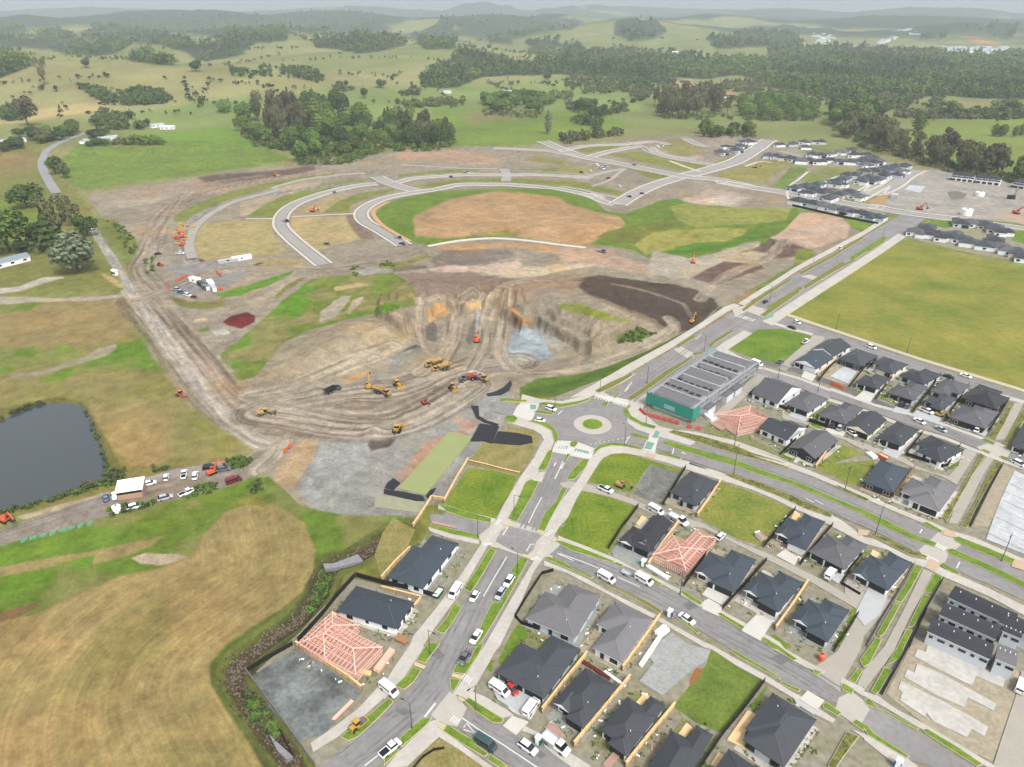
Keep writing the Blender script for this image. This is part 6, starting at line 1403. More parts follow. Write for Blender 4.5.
def put_wheel(root,x,y,r,w_):
 if(r,w_)not in WHEEL:WHEEL[(r,w_)]=wheel_mesh(r,w_)
 a,b=WHEEL[(r,w_)]
 o=bpy.data.objects.new('wheel',a);COL.objects.link(o);o.parent=root;o.location=(x,y,r)
 p=bpy.data.objects.new('rim',b);COL.objects.link(p);p.parent=o
def loft(secs):
 mb=MB();vs=[]
 for(x,wb,wt,z0,z1)in secs:
  zm=z0+(z1-z0)*0.55
  vs+=[(x,-wb*0.94,z0),(x,-wb,zm),(x,-wt,z1),(x,wt,z1),(x,wb,zm),(x,wb*0.94,z0)]
 n=len(secs);fs=[tuple(range(5,-1,-1)),tuple(range((n-1)*6,n*6))]
 for i in range(n-1):
  for k in range(6):fs.append((i*6+k,i*6+(k+1)%6,(i+1)*6+(k+1)%6,(i+1)*6+k))
 mb.add(vs,fs);return mb
VP={}
def vehicle_proto(kind,colour):
 key=(kind,colour)
 p=PAINT[colour]
 root=thing({'hatch':'car','sedan':'car','suv':'suv','van':'van','ute':'ute','truck':'truck'}[kind],'prototype',{'hatch':'car','sedan':'car','suv':'car','van':'van','ute':'ute','truck':'truck'}[kind])
 S={'hatch':(4.1,0.86,0.92,1.46),'sedan':(4.7,0.9,0.9,1.42),'suv':(4.7,0.94,1.05,1.72),'van':(5.2,0.97,1.15,2.05),'ute':(5.2,0.93,1.05,1.75),'truck':(6.6,1.1,1.2,2.4)}[kind]
 L_,hw,zb,zt=S;f=L_/2
 if kind=='van':
  body=loft([(-f,hw*0.95,hw*0.9,0.35,1.9),(-f+0.1,hw,hw*0.92,0.3,zt),(f-1.7,hw,hw*0.9,0.3,zt),(f-1.2,hw,hw*0.88,0.3,zt-0.2),(f-0.55,hw,hw*0.9,0.3,1.2),(f-0.08,hw*0.96,hw*0.88,0.32,1.0),(f,hw*0.85,hw*0.8,0.38,0.8)])
  g=MB();g.add([(f-1.16,-hw*0.8,zt-0.2),(f-1.16,hw*0.8,zt-0.2),(f-0.5,hw*0.85,1.2),(f-0.5,-hw*0.85,1.2),(f-1.3,-hw*0.8,zt-0.25),(f-1.3,hw*0.8,zt-0.25),(f-0.75,hw*0.85,1.1),(f-0.75,-hw*0.85,1.1)],[(0,3,2,1),(0,4,7,3),(1,2,6,5),(0,1,5,4),(3,7,6,2),(4,5,6,7)])
  for s in(-1,1):
   for x0,x1 in((f-2.3,f-1.35),(f-3.7,f-2.4),(-f+0.25,f-3.8)):g.box(x0,x1,s*(hw*0.965)-0.03,s*(hw*0.965)+0.03,1.3,1.78)
  g.box(-f-0.02,-f+0.06,-hw*0.75,hw*0.75,1.25,1.75)
 elif kind in('ute','truck'):
  cab=f-2.9
  body=loft([(-f,hw*0.96,hw*0.95,0.5,zb),(cab-0.05,hw,hw*0.98,0.35,zb),(cab,hw,hw*0.96,0.35,zb+0.04),(f-1.3,hw,hw*0.94,0.35,zb+0.02),(f-0.1,hw*0.96,hw*0.88,0.38,0.95),(f,hw*0.86,hw*0.8,0.42,0.8)])
  g=loft([(cab+0.02,hw*0.9,hw*0.78,zb,zt-0.02),(cab+0.35,hw*0.92,hw*0.8,zb,zt),(cab+1.3,hw*0.92,hw*0.78,zb,zt),(cab+1.95,hw*0.9,hw*0.84,zb,zb+0.1)])
  r_=MB();r_.box(cab+0.15,cab+1.45,-hw*0.76,hw*0.76,zt-0.02,zt+0.05);r_.build('cab_roof',p,root)
  t=MB()
  if kind=='ute':t.box(-f+0.12,cab-0.15,-hw*0.8,hw*0.8,zb-0.1,zb+0.02);t.build('load_bed',M_TYRE,root)
  else:
   t.box(-f-0.2,cab-0.2,-hw-0.1,hw+0.1,0.9,1.1);t.box(-f-0.2,cab-0.2,-hw-0.1,-hw,1.1,1.6);t.box(-f-0.2,cab-0.2,hw,hw+0.1,1.1,1.6);t.box(-f-0.2,-f-0.1,-hw,hw,1.1,1.6);t.build('tray',PAINT['silver'],root)
 else:
  hood=0.78 if kind!='suv' else 0.92;rear=-f+(0.15 if kind!='sedan' else 0.85)
  body=loft([(-f,hw*0.88,hw*0.84,0.4,zb-0.12),(-f+0.15,hw*0.96,hw*0.9,0.3,zb),(-f*0.4,hw,hw*0.94,0.26,zb),(f*0.3,hw,hw*0.93,0.26,zb-0.02),(f*0.75,hw*0.98,hw*0.86,0.28,hood),(f-0.08,hw*0.9,hw*0.78,0.34,hood-0.12),(f,hw*0.78,hw*0.7,0.4,hood-0.22)])
  g=loft([(rear,hw*0.9,hw*0.82,zb-0.06,zb+0.05),(rear+0.55,hw*0.92,hw*0.74,zb-0.06,zt-0.05),(-0.2,hw*0.93,hw*0.74,zb-0.06,zt),(f*0.22,hw*0.92,hw*0.72,zb-0.06,zt-0.06),(f*0.58,hw*0.9,hw*0.8,zb-0.08,zb-0.04)])
  r_=MB();r_.box(rear+0.6,f*0.2,-hw*0.73,hw*0.73,zt-0.07,zt+0.03,tx=0.1,ty=0.05);r_.build('roof',p,root)
 o=body.build('body',p,root,fix=True);o.data.polygons.foreach_set('use_smooth',[False]*len(o.data.polygons))
 g.build('window',M_CABG,root,fix=True)
 wr={'hatch':0.32,'sedan':0.33,'suv':0.38,'van':0.36,'ute':0.4,'truck':0.45}[kind]
 for x in(f*0.6,-f*0.58):
  for s in(-1,1):put_wheel(root,x,s*(hw-0.08),wr,0.24)
 for s in(-1,1):
  a=MB();a.box(f-0.14,f+0.01,s*hw*0.66-0.15,s*hw*0.66+0.15,0.58,0.74);a.build('headlight',M_LAMPW,root)
  a=MB();a.box(-f-0.01,-f+0.1,s*hw*0.72-0.12,s*hw*0.72+0.12,0.65,0.95);a.build('tail_light',M_LAMPR,root)
 VP[key]=[root,False]
def vehicle(kind,colour,px,py,dx,dy,label,zz=0.0,group=None,sc=1.0):
 if(kind,colour)not in VP:vehicle_proto(kind,colour)
 a=G(px-dx,py-dy,0.6);b=G(px+dx,py+dy,0.6);an=math.atan2(b[1]-a[1],b[0]-a[0]);c=G(px,py,0.8)
 zg=hz(c[0],c[1])if zz is None else zz
 r,used=VP[(kind,colour)]
 if not used:
  VP[(kind,colour)][1]=True;KIDS[r.name]=[(k,list(k.children))for k in r.children]
  r.location=(c[0],c[1],zg);r.rotation_euler=(0,0,an);r['label']=label;r.scale=(sc,)*3
  if group:r['group']=group
  return r
 return dup(r,(c[0],c[1],zg),an,label,group,sc)
CG='vehicles parked along the near streets'
SA=(-6,9)
R0=0.20
for k,c,px,py,dx,dy,lab,zz in(('van','white',389,690,5,4,'white van crossing the footpath in front of the pink framed house',0.4),('ute','white',390,748.5,6,-5,'white ute parked at the bottom left kerb of the first street',R0),('van','white',455,592,*SA,'white van with dark rear window parked on the left footpath of the first street',0.34),('hatch','white',474.6,596,*SA,'white hatchback standing in the traffic lane of the first street',R0),('suv','white',509,581,*SA,'white car in the upper parking bay right of the first street',R0),('suv','silver',500.5,593.5,*SA,'silver car parked nose to tail behind a white car in the bay',R0),('sedan','white',476,636.5,*SA,'white sedan parked in the lower bay above a dark grey car',R0),('sedan','grey',464.5,657,*SA,'dark grey car parked in the lower bay below a white sedan',R0),('van','white',499.6,690,6,4,'white minivan in the forecourt left of the red car',0.45),('hatch','red',511.8,689,4,4,'red hatchback in the forecourt of the corner house',0.45),('van','white',531,708,6,-8,'white van by the garage door right of the red car',0.45),('van','teal',486,743.5,8,5,'dark teal van parked beside the give way triangle at the bottom',R0),('suv','white',527.8,747,7,5,'white wagon parked at the driveway of the corner house',R0),('truck','white',556,745,4,3,'small white truck on the footpath before the red edged house',0.34),('van','white',606.5,577.8,7,4,'white van driving in the middle street beside the light grey house',R0),('van','white',644,580,7,4,'white van towing a small trailer on the middle street',R0),('sedan','white',687,618.5,6,4,'white sedan parked on the middle street beside the bare slab',R0),('ute','white',605.7,489.5,7,3,'white ute on the lane beside the digger and dirt pile',0.26),('van','white',656,510.5,7,4,'white van on the lane behind the blue fronted house',0.26),('truck','white',678.5,520,7,4,'white flat deck truck on the lane behind the pink framing',0.26),('hatch','white',720.5,536.5,3,-3,'small white car on the lane by the patchy grass lot',0.26),('van','white',830.5,574.5,3,-4,'white van nosed up to the mid grey roofed house',0.45),('van','white',1021,686,3,-9,'white van at the right edge beside the concrete slabs',0.28),('suv','white',551,408.5,6,2,'white patrol car with dark windows entering the roundabout',0.22),('hatch','white',540,420,6,1,'white hatchback with blue tint leaving the roundabout to the west',0.22),('sedan','black',765.4,301.5,5,-3,'black car on the avenue above the crossing',R0),('sedan','black',792,327.5,5,2,'black car on the park road near the avenue',R0),('ute','white',840,248.5,5,-3,'white ute on the avenue near the pink pad',R0),('hatch','white',797,322,5,2,'white car on the park road verge near the avenue',R0),('ute','white',805.6,341.7,3,-2,'white ute at the corner of the bright park lawn',0.3),('sedan','grey',780.6,361.5,3,-2,'grey car at the lower corner of the bright park lawn',0.3),('van','white',757,363.5,5,2,'white van on the street below the green netting end',R0),('suv','white',871.4,347,6,2,'white car parked on the park road beside the second dark house',R0),('sedan','white',965.8,375.6,6,2,'white sedan parked on the park road beside the big field',R0),('sedan','black',949,376.5,6,2,'black car at the kerb by the grey roofed park road house',R0),('sedan','white',919.6,420.9,6,3,'white sedan in the middle of the second street, leftmost moving car',R0),('sedan','silver',941,429,6,3,'silver sedan on the second street below the cedar entry house',R0),('suv','white',977,430,3,-4,'white car on the drive of the cedar entry house',0.45),('suv','white',1019,463.5,6,3,'white car at the right edge on the second street',R0),('suv','black',901.6,404.6,3,-4,'black car on the drive of the blue fronted house, left one',0.45),('hatch','grey',907,406.3,3,-4,'grey car on the drive of the blue fronted house, right one',0.45),('ute','white',926.5,411.5,5,2,'white ute parked before the yellow digger house',0.45),('suv','black',833.5,425.5,3,-4,'black car under the carport of the light grey roofed house',0.45),('suv','silver',839.8,428,3,-4,'silver car under the carport beside a black one',0.45),('hatch','white',852,433.5,5,3,'white car on the lane below the white deck railing',0.3)):
 vehicle(k,c,px,py,dx,dy,lab,zz,CG)
YG='vehicles on the gravel works road'
for k,c,px,py,dx,dy,lab in(('suv','white',114.5,495,-1,-5,'white suv parked left of the white roofed shed'),('sedan','blue',105.5,497,-1,-5,'dark blue car parked left of the shed, the farther one'),('suv','white',134.6,506,7,-2,'white suv on the road below the white roofed shed'),('suv','silver',165,497,7,-2,'silver wagon on the works road, middle of the lower row'),('ute','white',186.6,492,7,-3,'white ute on the works road, right end of the lower row'),('hatch','white',166,476.5,1,-5,'small white car in the upper row near the shed'),('ute','white',184,474,1,-5,'white ute in the upper row, middle one'),('suv','white',195,475,1,-5,'white suv in the upper row, rightmost white one'),('suv','black',209.5,466.5,6,-1,'black suv behind the orange machine on the works road'),('suv','grey',223.5,468.5,6,-1,'dark grey car right of the orange machine'),('van','maroon',233.6,480,6,-2,'maroon van on the works road bend'),('hatch','white',149.5,482.5,4,-1,'small white car right of the white roofed shed'),('ute','white',180,253,5,0,'white ute beside the stacked orange equipment'),('suv','black',158,253.5,4,-1,'dark suv left of the stacked orange equipment'),('suv','silver',177,289,4,1,'silver car at the left of the compound row'),('suv','blue',181,292,4,1,'blue car second in the compound row'),('suv','white',187.5,294.5,4,1,'white car third in the compound row'),('hatch','maroon',194,296.5,4,1,'maroon car at the right of the compound row')):
 vehicle(k,c,px,py,dx,dy,lab,None,YG)
FG2='vehicles among the far lots'
for i,(k,c,cr,u,v)in enumerate((('van','white','e4',190,180),('truck','white','e4',215,195),('ute','white','e4',150,205),('suv','black','e4',110,215),('van','silver','e4',235,185),('suv','grey','e4',380,178),('ute','white','e4',300,285),('suv','black','e4',420,325),('ute','black','e4',355,340),('van','white','e4',500,85),('truck','white','e4',520,80),('ute','red','e4',250,245),('suv','grey','e2',485,268),('truck','black','e2',235,415),('ute','grey','e2',445,530),('truck','grey','e2',810,500),('ute','black','e2',830,530),('truck','silver','e3',340,165),('suv','black','e3',262,188),('truck','grey','e4',215,620))):
 p_=q(cr,u,v)[0];LOC=('by the far cabins','at the far cabins right end','left of the far cabins','farthest left of the far cabins','right end of the far cabins','on the far main road','in the pink far lots','on the curved far road','near the foot of the curved far road','at the far top junction','right at the far top junction','in the upper pink far lots','on the upper bend of the curved new street','inside the left bend of the new street','alone on the tan platform','at the lower end of the inner new street','on the kerb of the inner new street','on the gravel ring road','left on the gravel ring road','at the end of the white lime strip')[i]
 vehicle(k,c,p_[0],p_[1],4,1,c+' '+{'suv':'car'}.get(k,k)+' '+LOC,None,FG2)
def tracks(root,L_,gap,w_,h_):
 for s in(-1,1):
  t=MB();t.extr([(-L_/2+h_*0.3,0),(L_/2-h_*0.3,0),(L_/2,h_*0.5),(L_/2-h_*0.3,h_),(-L_/2+h_*0.3,h_),(-L_/2,h_*0.5)],s*gap-w_/2,s*gap+w_/2,axis='x')
  vs=[(v[1],v[0],v[2])for v in t.v];t.v=vs
  for k in range(5):t.cyl((-L_/2+L_*(k+0.5)/5,s*gap-w_/2-0.04,h_*0.4),(-L_/2+L_*(k+0.5)/5,s*gap+w_/2+0.04,h_*0.4),h_*0.26,n=8)
  t.build('track',M_TYRE,root,fix=True)
def m_excavator(colour,up=False):
 r=thing('excavator','prototype','excavator');p=PAINT[colour]
 tracks(r,4.2,1.2,0.7,0.9)
 b=MB();b.box(-2.6,1.2,-1.35,1.35,1.05,2.1,tx=0.1,ty=0.08);b.box(-2.7,-1.5,-1.3,1.3,1.1,2.5,tx=0.15,ty=0.1);b.cyl((0,0,0.7),(0,0,1.06),0.8,n=12);b.build('body',p,r)
 c=MB();c.box(-0.3,1.35,0.3,1.3,2.1,2.35);c.box(-0.3,1.35,0.3,1.3,3.2,3.35);c.build('cab',p,r);g=MB();g.box(-0.25,1.3,0.35,1.25,2.35,3.2,tx=0.08,ty=0.05);g.build('window',M_CABG,r)
 pts=[(1.0,1.9),(2.6,5.0),(4.6,6.6),(6.6,3.4),(6.9,2.2)]if not up else[(1.0,1.9),(1.9,5.6),(3.0,8.2),(5.2,7.2),(5.6,6.0)]
 a=MB();a.bar((pts[0][0],-0.2,pts[0][1]),(pts[1][0],-0.2,pts[1][1]),0.5,0.7);a.bar((pts[1][0],-0.2,pts[1][1]),(pts[2][0],-0.2,pts[2][1]),0.45,0.6);a.build('boom',p,r)
 a=MB();a.bar((pts[2][0],-0.2,pts[2][1]),(pts[3][0],-0.2,pts[3][1]),0.4,0.5);a.build('arm',p,r)
 a=MB();x,z_=pts[3];a.extr([(x-0.2,z_+0.1),(x+0.5,z_-0.2),(x+0.5,z_-1.1),(x-0.2,z_-1.5),(x-0.9,z_-1.1)],-0.9,0.5,axis='y');a.build('bucket',M_FASC,r,fix=True)
 return r
def m_dozer(colour):
 r=thing('bulldozer','prototype','bulldozer');p=PAINT[colour]
 tracks(r,4.0,1.15,0.75,1.15)
 b=MB();b.box(-1.8,2.2,-0.78,0.78,0.7,1.7);b.box(0.3,2.2,-0.7,0.7,1.7,2.2,tx=0.1,ty=0.1);b.box(-1.9,-1.3,-0.9,0.9,1.2,2.1);b.build('body',p,r)
 g=MB();g.box(-1.2,0.3,-0.75,0.75,1.7,3.0,tx=0.1,ty=0.08);g.build('window',M_CABG,r);c=MB();c.box(-1.3,0.35,-0.85,0.85,3.0,3.18);c.build('cab_roof',p,r)
 d=MB();d.extr([(2.9,0.1),(3.15,0.1),(2.95,0.8),(3.1,1.6),(2.9,1.6),(2.75,0.8)],-2.0,2.0,axis='y');d.build('blade',p,r,fix=True)
 a=MB()
 for s in(-1,1):a.bar((0.4,s*1.65,0.7),(2.85,s*1.65,0.6),0.2,0.3)
 a.build('push_arm',p,r);e=MB();e.cyl((1.4,0.3,2.2),(1.4,0.3,3.0),0.09,n=6);e.bar((-1.9,0,0.9),(-3.0,0,1.2),0.5,0.4);e.bar((-3.0,0,1.3),(-3.2,0,0.2),0.25,0.25);e.build('ripper',M_FASC,r)
 return r
def m_dumper(colour,bed=None):
 r=thing('dump_truck','prototype','dump truck');p=PAINT[colour]
 b=MB();b.box(2.2,5.0,-1.2,1.2,1.0,1.9);b.box(3.9,5.2,-1.15,1.15,1.0,2.2,tx=0.25,ty=0.1);b.box(1.0,2.2,-0.5,0.5,1.0,1.5);b.box(-4.6,1.0,-0.6,0.6,1.0,1.4);b.build('chassis',p,r)
 g=MB();g.box(2.5,3.9,-0.95,0.95,1.9,3.1,tx=0.12,ty=0.08);g.build('window',M_CABG,r);c=MB();c.box(2.45,3.95,-1.0,1.0,3.1,3.25);c.build('cab_roof',p,r)
 d=MB();d.add([(-5.0,-1.1,1.9),(1.3,-1.1,1.5),(1.3,1.1,1.5),(-5.0,1.1,1.9),(-5.4,-1.6,2.9),(1.9,-1.6,3.1),(1.9,1.6,3.1),(-5.4,1.6,2.9),(-4.9,-1.35,2.9),(1.6,-1.35,3.05),(1.6,1.35,3.05),(-4.9,1.35,2.9),(-4.6,-0.95,2.1),(1.0,-0.95,1.8),(1.0,0.95,1.8),(-4.6,0.95,2.1)],[(3,2,1,0),(0,1,5,4),(1,2,6,5),(2,3,7,6),(3,0,4,7),(4,5,9,8),(5,6,10,9),(6,7,11,10),(7,4,8,11),(8,9,13,12),(9,10,14,13),(10,11,15,14),(11,8,12,15),(12,13,14,15)]);d.build('tipping_body',PAINT[bed]if bed else p,r)
 for x in(3.9,-1.0,-3.0):
  for s in(-1,1):put_wheel(r,x,s*1.25,0.85,0.65)
 return r
def m_roller(colour):
 r=thing('roller','prototype','roller');p=PAINT[colour]
 b=MB();b.box(-2.3,0.2,-0.8,0.8,0.7,1.7,tx=0.1,ty=0.1);b.box(0.2,2.9,-1.05,-0.9,0.6,1.0);b.box(0.2,2.9,0.9,1.05,0.6,1.0);b.box(2.6,2.9,-0.9,0.9,0.6,1.0);b.build('body',p,r)
 g=MB();g.box(-0.9,0.4,-0.7,0.7,1.7,2.8,tx=0.06,ty=0.06);g.build('window',M_CABG,r);c=MB();c.box(-1.0,0.5,-0.8,0.8,2.8,2.95);c.build('cab_roof',p,r)
 d=MB();d.cyl((1.7,-0.88,0.75),(1.7,0.88,0.75),0.75,n=18);d.build('drum',PAINT['grey'],r)
 for s in(-1,1):put_wheel(r,-1.4,s*0.95,0.75,0.5)
 return r
def m_grader(colour):
 r=thing('grader','prototype','grader');p=PAINT[colour]
 b=MB();b.box(-4.0,-0.8,-0.75,0.75,1.0,2.1,tx=0.15,ty=0.1);b.bar((-0.8,0,1.9),(3.6,0,1.7),0.4,0.4);b.bar((3.6,0,1.7),(3.9,0,0.9),0.5,0.4);b.build('body',p,r)
 g=MB();g.box(-1.0,0.5,-0.7,0.7,1.7,3.0,tx=0.1,ty=0.06);g.build('window',M_CABG,r);c=MB();c.box(-1.1,0.6,-0.8,0.8,3.0,3.15);c.build('cab_roof',p,r)
 d=MB();M_=Matrix.Translation((1.4,0,0.5))@Matrix.Rotation(R(35),4,'Z');d.box(-0.1,0.1,-1.9,1.9,-0.35,0.35,M=M_);d.build('blade',M_FASC,r)
 for x in(-3.2,-1.7,3.8):
  for s in(-1,1):put_wheel(r,x,s*1.05,0.65,0.4)
 return r
MP={}
def machine(fn,key,px,py,dx,dy,label,sc=1.0,group='earthmoving machines on the site',**k):
 sc*=0.9
 kk=(fn.__name__,key,tuple(k.items()))
 x,y,zz=Rm(px,py);a=G(px-dx,py-dy);b=G(px+dx,py+dy);an=math.atan2(b[1]-a[1],b[0]-a[0])
 if kk not in MP:
  r=fn(key,**k);MP[kk]=r;KIDS[r.name]=[(c,list(c.children))for c in r.children]
  r.location=(x,y,zz+0.05);r.rotation_euler=(0,0,an);r['label']=label;r['group']=group;r.scale=(sc,)*3
  return r
 return dup(MP[kk],(x,y,zz+0.05),an,label,group,sc)
machine(m_dumper,'ochre',434.5,366,-7,2,'ochre articulated dump truck, the upper of two side by side in the pit')
machine(m_dumper,'ochre',441.5,370.5,-7,2,'ochre articulated dump truck, the lower of two side by side in the pit')
machine(m_dumper,'grey',470,380,-6,1,'grey bodied dump truck loaded with earth near the black liner',bed='rust')
machine(m_dumper,'ochre',479,379.5,6,2,'ochre dump truck with white cab beside the loaded one',bed='silver')
machine(m_dozer,'ochre',453,389.5,5,4,'ochre bulldozer below the two loaded dump trucks')
machine(m_dozer,'yellow',397.8,386.5,4,3,'yellow bulldozer alone on the smooth haul road bend',1.0)
machine(m_dumper,'ochre',382,394,6,2,'ochre dump truck beside the tall yellow excavator',0.95)
machine(m_excavator,'yellow',369,388,1,-6,'yellow excavator with raised boom beside a dump truck',0.85,up=True)
machine(m_excavator,'rust',424.5,404,5,3,'small dark red excavator alone below the dump trucks',0.62)
machine(m_dozer,'yellow',397.5,431.5,4,-6,'yellow bulldozer pushing dark spoil on the grey gravel yard',1.05)
machine(m_grader,'yellow',266.5,414.5,8,-1,'yellow grader at the bend of the haul road',0.95)
machine(m_excavator,'orange',476.8,342,1,-8,'red orange excavator at the foot of the cut face',0.95)
machine(m_excavator,'orange',693.2,263,-1,-6,'red excavator with raised boom below the green gully',0.85,up=True)
machine(m_excavator,'yellow',692,323,5,-4,'yellow excavator at the edge of the dark stripped soil',0.8)
machine(m_roller,'orange',181.5,396.5,5,1,'orange roller on the meadow beside the haul road')
machine(m_dozer,'yellow',276,176,6,1,'yellow bulldozer at the far spoil heap',1.1)
machine(m_excavator,'orange',313,212,6,1,'orange excavator on the tan platform inside the curved new street',1.0)
machine(m_excavator,'yellow',755,168,6,1,'yellow excavator in the far green lots',1.0)
machine(m_excavator,'orange',919.5,210,4,1,'red machine at the roadside of the far earth yard',1.1)
machine(m_excavator,'orange',1016,214,4,1,'red machine at the right edge of the far earth yard',1.2)
machine(m_excavator,'orange',212.5,474,5,-2,'bright orange excavator parked among cars on the works road',0.75)
machine(m_excavator,'orange',6,522,5,2,'orange excavator at the left edge on the works road',0.8)
machine(m_excavator,'ochre',620.5,487,5,2,'small tan digger beside a dirt pile on the roundabout lot',0.7)
machine(m_excavator,'yellow',938.5,417,4,2,'small yellow digger before a garage in the second street',0.65)
machine(m_roller,'yellow',358,728,6,-5,'yellow compact roller on the verge beside the hardfill pad',0.95)
machine(m_dozer,'rust',160,266,4,1,'rusty bulldozer near the gravel heaps left of the compound',0.8)
machine(m_dumper,'grey',333,392,7,-3,'dark tipper truck with white cab on the upper haul road',0.85,bed='black')
def lamp_proto(h,arm):
 r=thing('street_lamp','prototype','street lamp')
 m=mat('lamp_steel',(120,122,122),0.5,0.05,1.0,metal=0.3)
 a=MB();a.cyl((0,0,-0.1),(0,0,h),0.13,0.08,n=8);a.build('pole',m,r);a=MB();a.cyl((0,0,-0.05),(0,0,0.5),0.22,n=8);a.build('base',m,r)
 a=MB();a.cyl((0,0,h-0.1),(arm,0,h+0.25),0.06,0.05,n=6);a.build('arm',m,r)
 a=MB();a.box(arm-0.1,arm+0.75,-0.17,0.17,h+0.2,h+0.34,tx=0.05,ty=0.05);a.build('lamp_head',M_FASC,r)
 return r
LP=[lamp_proto(8,1.6),lamp_proto(10,2.2)];LU=[False,False]
def lamp(px,py,dx,dy,label,t=0):
 c=G(px,py,0.35);e=G(px+dx,py+dy,0.35);an=math.atan2(e[1]-c[1],e[0]-c[0])
 if not LU[t]:
  LU[t]=True;r=LP[t];KIDS[r.name]=[(k,list(k.children))for k in r.children];r.location=(c[0],c[1],0.3);r.rotation_euler=(0,0,an);r['label']=label;r['group']='street lamps';return
 dup(LP[t],(c[0],c[1],0.3),an,label,'street lamps')
for px,py,dx,dy,lab,t in((412,728,-6,-3,'grey street lamp at the bottom left kerb by the corner verge',0),(430,654,6,4,'street lamp on the verge before the pink framed house',0),(476,710,-5,4,'street lamp on the verge before the corner house forecourt',0),(478,537,6,2,'street lamp at the mouth of the short west street',0),(517.5,574,-5,-3,'street lamp at the corner of the raised crossing',0),(514,516,6,2,'street lamp on the verge beside the lower green corner lot',0),(555,408,4,5,'street lamp at the west entry of the roundabout',0),(646,423.5,-6,3,'street lamp on the east verge of the roundabout',0),(624.5,445.5,-4,-5,'street lamp on the south verge of the roundabout',0),(600,392,6,3,'street lamp where the avenue meets the roundabout',0),(647,383,-6,-3,'street lamp on the avenue verge left of the green netting',0),(704,351,-5,-3,'street lamp on the avenue by the narrow crossing',0),(733.5,474.5,2,-6,'tall lamp on the boulevard verge above the patchy lot',1),(844.5,491,-3,5,'tall lamp on the north boulevard verge',1),(875.5,534,3,-6,'tall lamp on the south boulevard verge near the walking street',1),(1001.5,560.5,-3,6,'tall lamp before the wet white slab',1),(778,378,-4,5,'street lamp on the second street by the lane entry',0),(907,352.5,-2,6,'street lamp on the edge of the big park field, left',0),(836,329,-2,6,'street lamp on the park edge near the avenue',0),(818,391,4,-4,'street lamp on the second street opposite the tan lot',0),(680,594,-4,4,'street lamp before the pink framing on the middle street',0),(734.5,445,3,4,'street lamp between the shrubs on the north boulevard path',1),(770,299,-5,0,'street lamp on the upper avenue',0),(812,268,-5,0,'street lamp on the avenue beside the pink pad',0),(882.5,238,4,2,'street lamp at the far end of the avenue',0)):
 lamp(px,py,dx,dy,lab,t)
def prism_thing(name,label,cat,px,m,z0,z1,group=None,part=None):
 w_=W(px,0);cx=sum(p[0]for p in w_)/len(w_);cy=sum(p[1]for p in w_)/len(w_)
 mb=MB();mb.prism([(p[0]-cx,p[1]-cy)for p in w_],z0,z1)
 o=mb.build(name,m);o.location=(cx,cy,0);tag(o,label,cat,group);return o
M_LINER=mat('pond_liner',(38,38,42),0.6,0.15,0.6,spec=0.4)
for lab,px in(('black liner sheet at the top end of the green settling pond',q('b2',612,108,738,125,690,238,640,220,552,222)),('long black liner sheet reaching across the rough grass lot',q('b2',730,158,860,170,945,190,952,230,870,246,780,240,695,232)),('thin black liner strip curling toward the roundabout',q('b2',556,-5,605,-5,610,60,660,90,735,112,720,122,640,100,590,72)),('small square of black liner at the lower left pond corner',q('b2',60,458,105,490,62,532,5,520,20,490)),('long black liner strip along the bottom end of the settling pond',q('b2',0,528,120,545,250,572,262,600,210,606,90,575,0,556)),('short black liner strip at the lower right pond corner',q('b2',268,572,295,535,335,518,320,545,282,590)),('black curved liner below the green batter',q('m6',742,458,750,480,735,515,690,540,612,548,606,535,650,525,700,500))):
 prism_thing('pond_liner',lab,'liner',px,M_LINER,-0.4,0.28,'black liner sheets of the works yard')
deck=prism_thing('timber_deck','wide honey coloured timber deck beside the bottom right house','deck',q('n1',622,492,665,515,655,560,680,575,630,690,520,638),M_TIMB,0.1,0.42)
for lab,px in(('small tan deck in the back notch of the third timber fenced house',q('d3',640,300,672,320,622,385,588,360)),('small tan deck in the back notch of the house at the bottom edge',q('d3',910,490,950,520,905,585,860,560)),('tan deck behind the white walled house by the boulevard',q('n8',850,250,880,270,850,315,830,300)),('pale deck behind the blue fronted gabled house',q('n8',105,275,130,285,90,325,78,315)),('terracotta deck behind the house at the lane end',q('n9',285,440,320,460,295,490,270,475)),('tan deck at the bottom edge below the green lot',q('d4',90,680,135,700,90,780,40,760))):
 prism_thing('timber_deck',lab,'deck',px,M_TIMB,0.1,0.36,'small decks behind houses')
def stack(label,px,py,dx,dy,L_,w_,h_,m,name='timber_stack',cat='timber stack',group=None):
 c=G(px,py,0.3);a=G(px-dx,py-dy);b=G(px+dx,py+dy);an=math.atan2(b[1]-a[1],b[0]-a[0])
 r=thing(name,label,cat,(c[0],c[1],0.05),an,group)
 b1,s=MB(),MB();n=max(2,int(w_/0.35));k=max(2,int(h_/0.3))
 for i in range(n):
  for j in range(k):
   o=rng.uniform(-0.2,0.2);b1.box(-L_/2+o,L_/2+o,-w_/2+w_*i/n+0.02,-w_/2+w_*(i+1)/n-0.02,0.12+h_*j/k,0.12+h_*(j+1)/k-0.03)
 b1.build('boards',m,r)
 for x in(-L_*0.35,L_*0.35):s.box(x-0.08,x+0.08,-w_/2-0.05,w_/2+0.05,0,0.13)
 s.build('bearer',M_TIMB2,r);return r
M_WRAP=mat('white_wrap',(244,244,244),0.5,0.04,1.0,k=0.9)
SG='building material stacks'
stack('pink timber stack on the lot before the pink framed house',384.5,661,6,-8,7,1.6,0.9,M_PINK,group=SG)
stack('pink boards along the lower edge of the hardfill pad',343,710,6,-6,6,0.8,0.4,M_PINK,group=SG)
stack('long white wrapped pack beside the orange fence and bare slab',650.5,651.5,8,-12,11,1.0,0.8,M_WRAP,'wrapped_pack','wrapped pack',SG)
